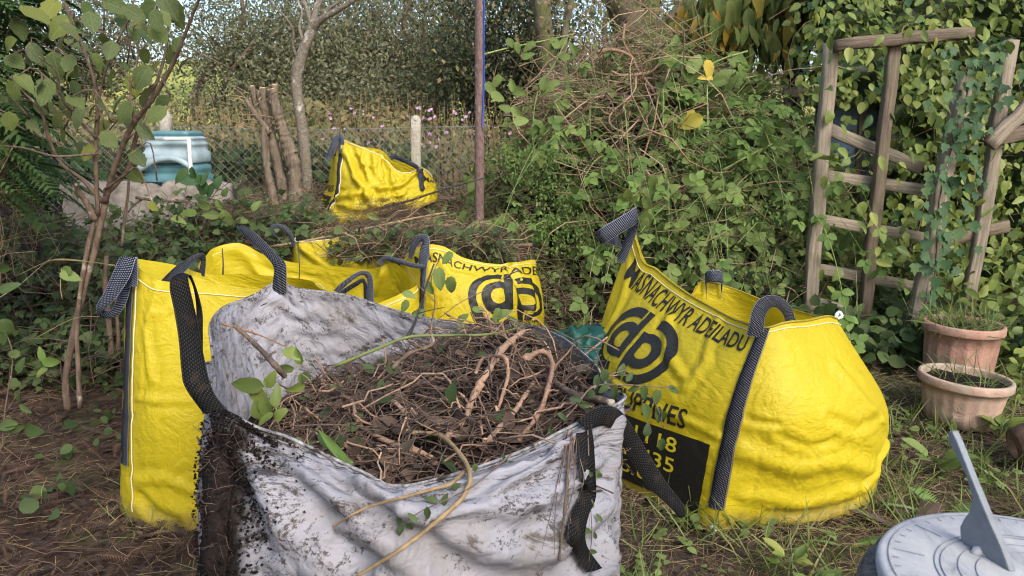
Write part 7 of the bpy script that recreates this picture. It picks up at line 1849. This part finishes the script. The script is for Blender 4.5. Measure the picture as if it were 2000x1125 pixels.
# ---------------------------------------------------------------- litter, grass, small plants on the ground
def litter():
    r2 = np.random.default_rng(130)
    def clear(p):     # nothing is strewn inside the standing bags
        inside = ((p[:, 0] > -.66) & (p[:, 0] < .26) & (p[:, 1] > 1.4) & (p[:, 1] < 2.45)) | ((p[:, 0] > -1.42) & (p[:, 0] < -.48) & (p[:, 1] > 2.74) & (p[:, 1] < 3.6)) | ((p[:, 0] > .6) & (p[:, 0] < 1.5) & (p[:, 1] > 2.95) & (p[:, 1] < 3.95))
        return p[~inside]
    s = Soup(); p = clear(pts_in(19000, -2.7, 3.2, 1.4, 6.4, r2, None, 0, (0, .012))); p = p[(p[:, 0] > -.9) | (r2.random(len(p)) < .35)]
    twigs_on(p, r2, (.04, .22), (.0006, .0016), (0, .012), .12, 4, .15, s); tag(s.build('dry_stalk_litter', M['straw']), 'dry cut stalks and hay strewn over the path', 'litter', kind='stuff')
    s = Soup(); p = clear(pts_in(4200, -2.7, 3.2, 1.4, 6.2, r2, None, 0, (0, .01))); twigs_on(p, r2, (.04, .25), (.001, .0028), (0, .01), .1, 4, .12, s)
    tag(s.build('twig_litter', M['twig_dark']), 'dark broken twigs on the ground', 'litter', kind='stuff')
    s = Soup(); p = clear(pts_in(6500, -2.9, -.35, 1.5, 4.5, r2, None, 0, (0, .04))); N = len(p)
    s.scatter(FROND_FINE, p, rand_dirs(N, r2) * [1, 1, .2], rand_dirs(N, r2) * .6 + [0, 0, 1], r2.uniform(.03, .15, N)); tag(s.build('cypress_litter', M['frond_brown']), 'fallen red brown cypress fronds covering the ground at the left', 'litter', kind='stuff')
    s = Soup(); p = clear(pts_in(900, -2.7, 3.2, 1.5, 5.5, r2, None, 0, (0, .02))); N = len(p)
    s.scatter(LEAF_OVAL, p, rand_dirs(N, r2) * [1, 1, .2], rand_dirs(N, r2) * .5 + [0, 0, 1], r2.uniform(.02, .06, N)); tag(s.build('fallen_leaves', M['leaf_dead']), 'small curled dead leaves on the ground', 'litter', kind='stuff')
    # grass: thick at the right and along the path edges
    s = Soup(); p = clear(pts_in(19000, -.9, 3.4, 1.5, 6.6, r2, None, 0, (0, .004)))
    fld = lowfreq(np.random.default_rng(5), (90, 90), (22, 22))[((p[:, 0] + 1) * 20).astype(int) % 90, (p[:, 1] * 14).astype(int) % 90]
    p = p[(fld > .35 - .25 * (p[:, 0] > .9)) & (r2.random(len(p)) < .8)]; N = len(p)
    s.scatter(BLADE, p, rand_dirs(N, r2) * [1, 1, .2] * .8 + [0, 0, .8], rand_dirs(N, r2) + [0, 0, .3], np.stack([r2.uniform(.10, .22, N)] * 3, 1) * [1.2, 1, 1]); tag(s.build('grass', M['grass']), 'thin grass growing through the hay', 'grass', kind='stuff')
    s = Soup(); p = clear(pts_in(5200, .2, 3.6, 1.9, 4.6, r2, None, 0, (0, .05))); fld = lowfreq(np.random.default_rng(6), (90, 90), (26, 26))[((p[:, 0] + 1) * 20).astype(int) % 90, (p[:, 1] * 20).astype(int) % 90]
    p = p[fld > .45]; N = len(p)
    s.scatter(LEAF_ROUND, p, rand_dirs(N, r2) * [1, 1, .3], rand_dirs(N, r2) * .4 + [0, -.1, 1], r2.uniform(.018, .05, N)); tag(s.build('weeds', M['leaf_bramble']), 'low round leaved weeds in the grass at the right', 'weeds', kind='stuff')
litter()
def skirt():
    r2 = np.random.default_rng(150); s = Soup(); g = Soup(); l = Soup()
    for bag, m in ((lb, 420), (rb, 520), (wb, 200)):
        u = r2.uniform(0, 4, m); q = bag.S(u, np.full(m, .01), 0.0); o = bag.S(u, np.full(m, .01), 0.05) - q
        q = q + o / .05 * r2.uniform(0, .10, m)[:, None]; q[:, 2] = ground_z(q[:, 0], q[:, 1]) + r2.uniform(.003, .03, m)
        k = m // 2; twigs_on(q[:k], r2, (.05, .22), (.0007, .002), (0, .01), .2, 4, .15, s)
        n = m // 4; g.scatter(BLADE, q[k:k + n], rand_dirs(n, r2) * .8 + [0, 0, .7], rand_dirs(n, r2), r2.uniform(.06, .16, n))
        n2 = m - k - n; l.scatter(LEAF_OVAL, q[k + n:], rand_dirs(n2, r2) * [1, 1, .3], rand_dirs(n2, r2) * .5 + [0, 0, 1], r2.uniform(.02, .06, n2))
    tag(s.build('bag_foot_litter', M['straw']), 'hay and stalks gathered round the feet of the bags', 'litter', kind='stuff')
    tag(g.build('bag_foot_grass', M['grass']), 'grass blades pressed up against the bags', 'grass', kind='stuff')
    tag(l.build('bag_foot_leaves', M['leaf_dead']), 'dead leaves gathered round the feet of the bags', 'litter', kind='stuff')
skirt()
def fernclump(name, label, px, py, Y, n, L, seed, mat='fern'):
    r2 = np.random.default_rng(seed); p = at(px, py, Y); p.z = gz(p.x, Y); e = empty(name, p); tag(e, label, 'fern')
    me = mesh_np('frond', FERN[0], FERN[1], True, rnd=np.full(len(FERN[1][0]), .5), uv=FERN[0][:, :2]); me.materials.append(M[mat])
    for k in range(n):
        a = k / n * 2 * math.pi + .4 * r2.normal(); d = Vector((math.cos(a), math.sin(a), .55 + .2 * r2.random()))
        put_leaf([me], e, p, d, (0, 0, 1), L * r2.uniform(.7, 1.1), 0, 'frond')
fernclump('fern', 'small green fern on the ground above the sundial', 1850, 960, 2.75, 7, .22, 1)
fernclump('fern', 'small fern at the lower right foot of the printed bag', 1660, 1010, 2.55, 6, .15, 2)
fernclump('dead_fern', 'dead orange brown fern frond right of the printed bag', 1790, 990, 2.62, 4, .26, 3, 'frond_brown')
def dock(name, label, px, py, Y, n, L, seed, meshes):
    r2 = np.random.default_rng(seed); p = at(px, py, Y); p.z = gz(p.x, Y); e = empty(name, p); tag(e, label, 'weed')
    for k in range(n):
        a = r2.uniform(0, 2 * math.pi); d = Vector((math.cos(a), math.sin(a), .5 + .4 * r2.random()))
        q = p + Vector((math.cos(a) * L * .3, math.sin(a) * L * .3, .04 + .06 * r2.random()))
        put_leaf(meshes, e, q, d, (0, -.2, 1), L * r2.uniform(.7, 1.1), k)
    link('stem', limb_mesh('stem', [p - Vector((0, 0, .01)), p + Vector((0, 0, .05)), p + Vector((.01, 0, .10))], .004, .003, 6, 6, .03, seed), M['greenstem'], e)
dock('broad_weed', 'pale broad leaved weed between the printed bag and the planter', 1830, 875, 3.15, 6, .14, 4, BRAM_LEAVES)
dock('broad_weed', 'broad leaved weed in front of the printed bag at the bottom', 1545, 1060, 2.35, 9, .08, 5, HEDGE_LEAVES)
dock('broad_weed', 'leafy weed at the left of the sundial pedestal', 1600, 1090, 2.2, 10, .07, 6, BRAM_LEAVES)
dock('broad_weed', 'bright leafy weed at the bottom edge right of the white bag', 1370, 1110, 2.1, 8, .07, 7, FRESH_LEAVES)
dock('broad_weed', 'leafy weed hanging beside the ribbed planter', 1960, 800, 3.5, 12, .11, 8, HEDGE_LEAVES)
def potbank():
    r2 = np.random.default_rng(140); s = Soup(); n = 1500
    x = r2.uniform(2.35, 4.2, n); y = r2.uniform(3.9, 5.2, n); z = ground_z(x, y) + r2.random(n) * (.15 + .45 * sstep(2.3, 3.0, x))
    k = ~((x < 2.75) & (y < 4.4)); p = np.stack([x, y, z], 1)[k]; n = len(p)
    s.scatter(LEAF_OVAL, p, rand_dirs(n, r2) + [0, -.3, -.3], rand_dirs(n, r2) * .6 + [0, -.5, .9], r2.uniform(.05, .10, n)); tag(s.build('trailing_leaves', M['leaf_hedge']), 'trailing green leaves around the planters at the right edge', 'foliage', kind='stuff')
    s = Soup(); n = 1100; x = r2.uniform(1.6, 3.2, n); y = r2.uniform(4.3, 5.3, n); z = ground_z(x, y) + r2.random(n) * .25; p = np.stack([x, y, z], 1)
    s.scatter(LEAF_ROUND, p, rand_dirs(n, r2) + [0, -.4, -.2], rand_dirs(n, r2) * .6 + [0, -.4, .9], r2.uniform(.05, .11, n)); tag(s.build('trellis_undergrowth', M['leaf_dark']), 'dark bramble leaves at the foot of the trellis', 'undergrowth', kind='stuff')
    s = Soup()
    for P, m, r in ((P_A, 110, .18), (P_B, 420, .18)):
        a = r2.uniform(0, 6.28, m); q = np.sqrt(r2.random(m)) * r; h = .34 if P is P_B else .22
        p = np.stack([P.x + q * np.cos(a), P.y + q * np.sin(a), np.full(m, P.z + h)], 1)
        s.scatter(BLADE, p, rand_dirs(m, r2) * .8 + [0, 0, .7], rand_dirs(m, r2), r2.uniform(.06, .20, m), r2.uniform(.5, 1, m))
    tag(s.build('pot_grass', M['grass']), 'wispy grass growing out of the pots', 'grass', kind='stuff')
potbank()
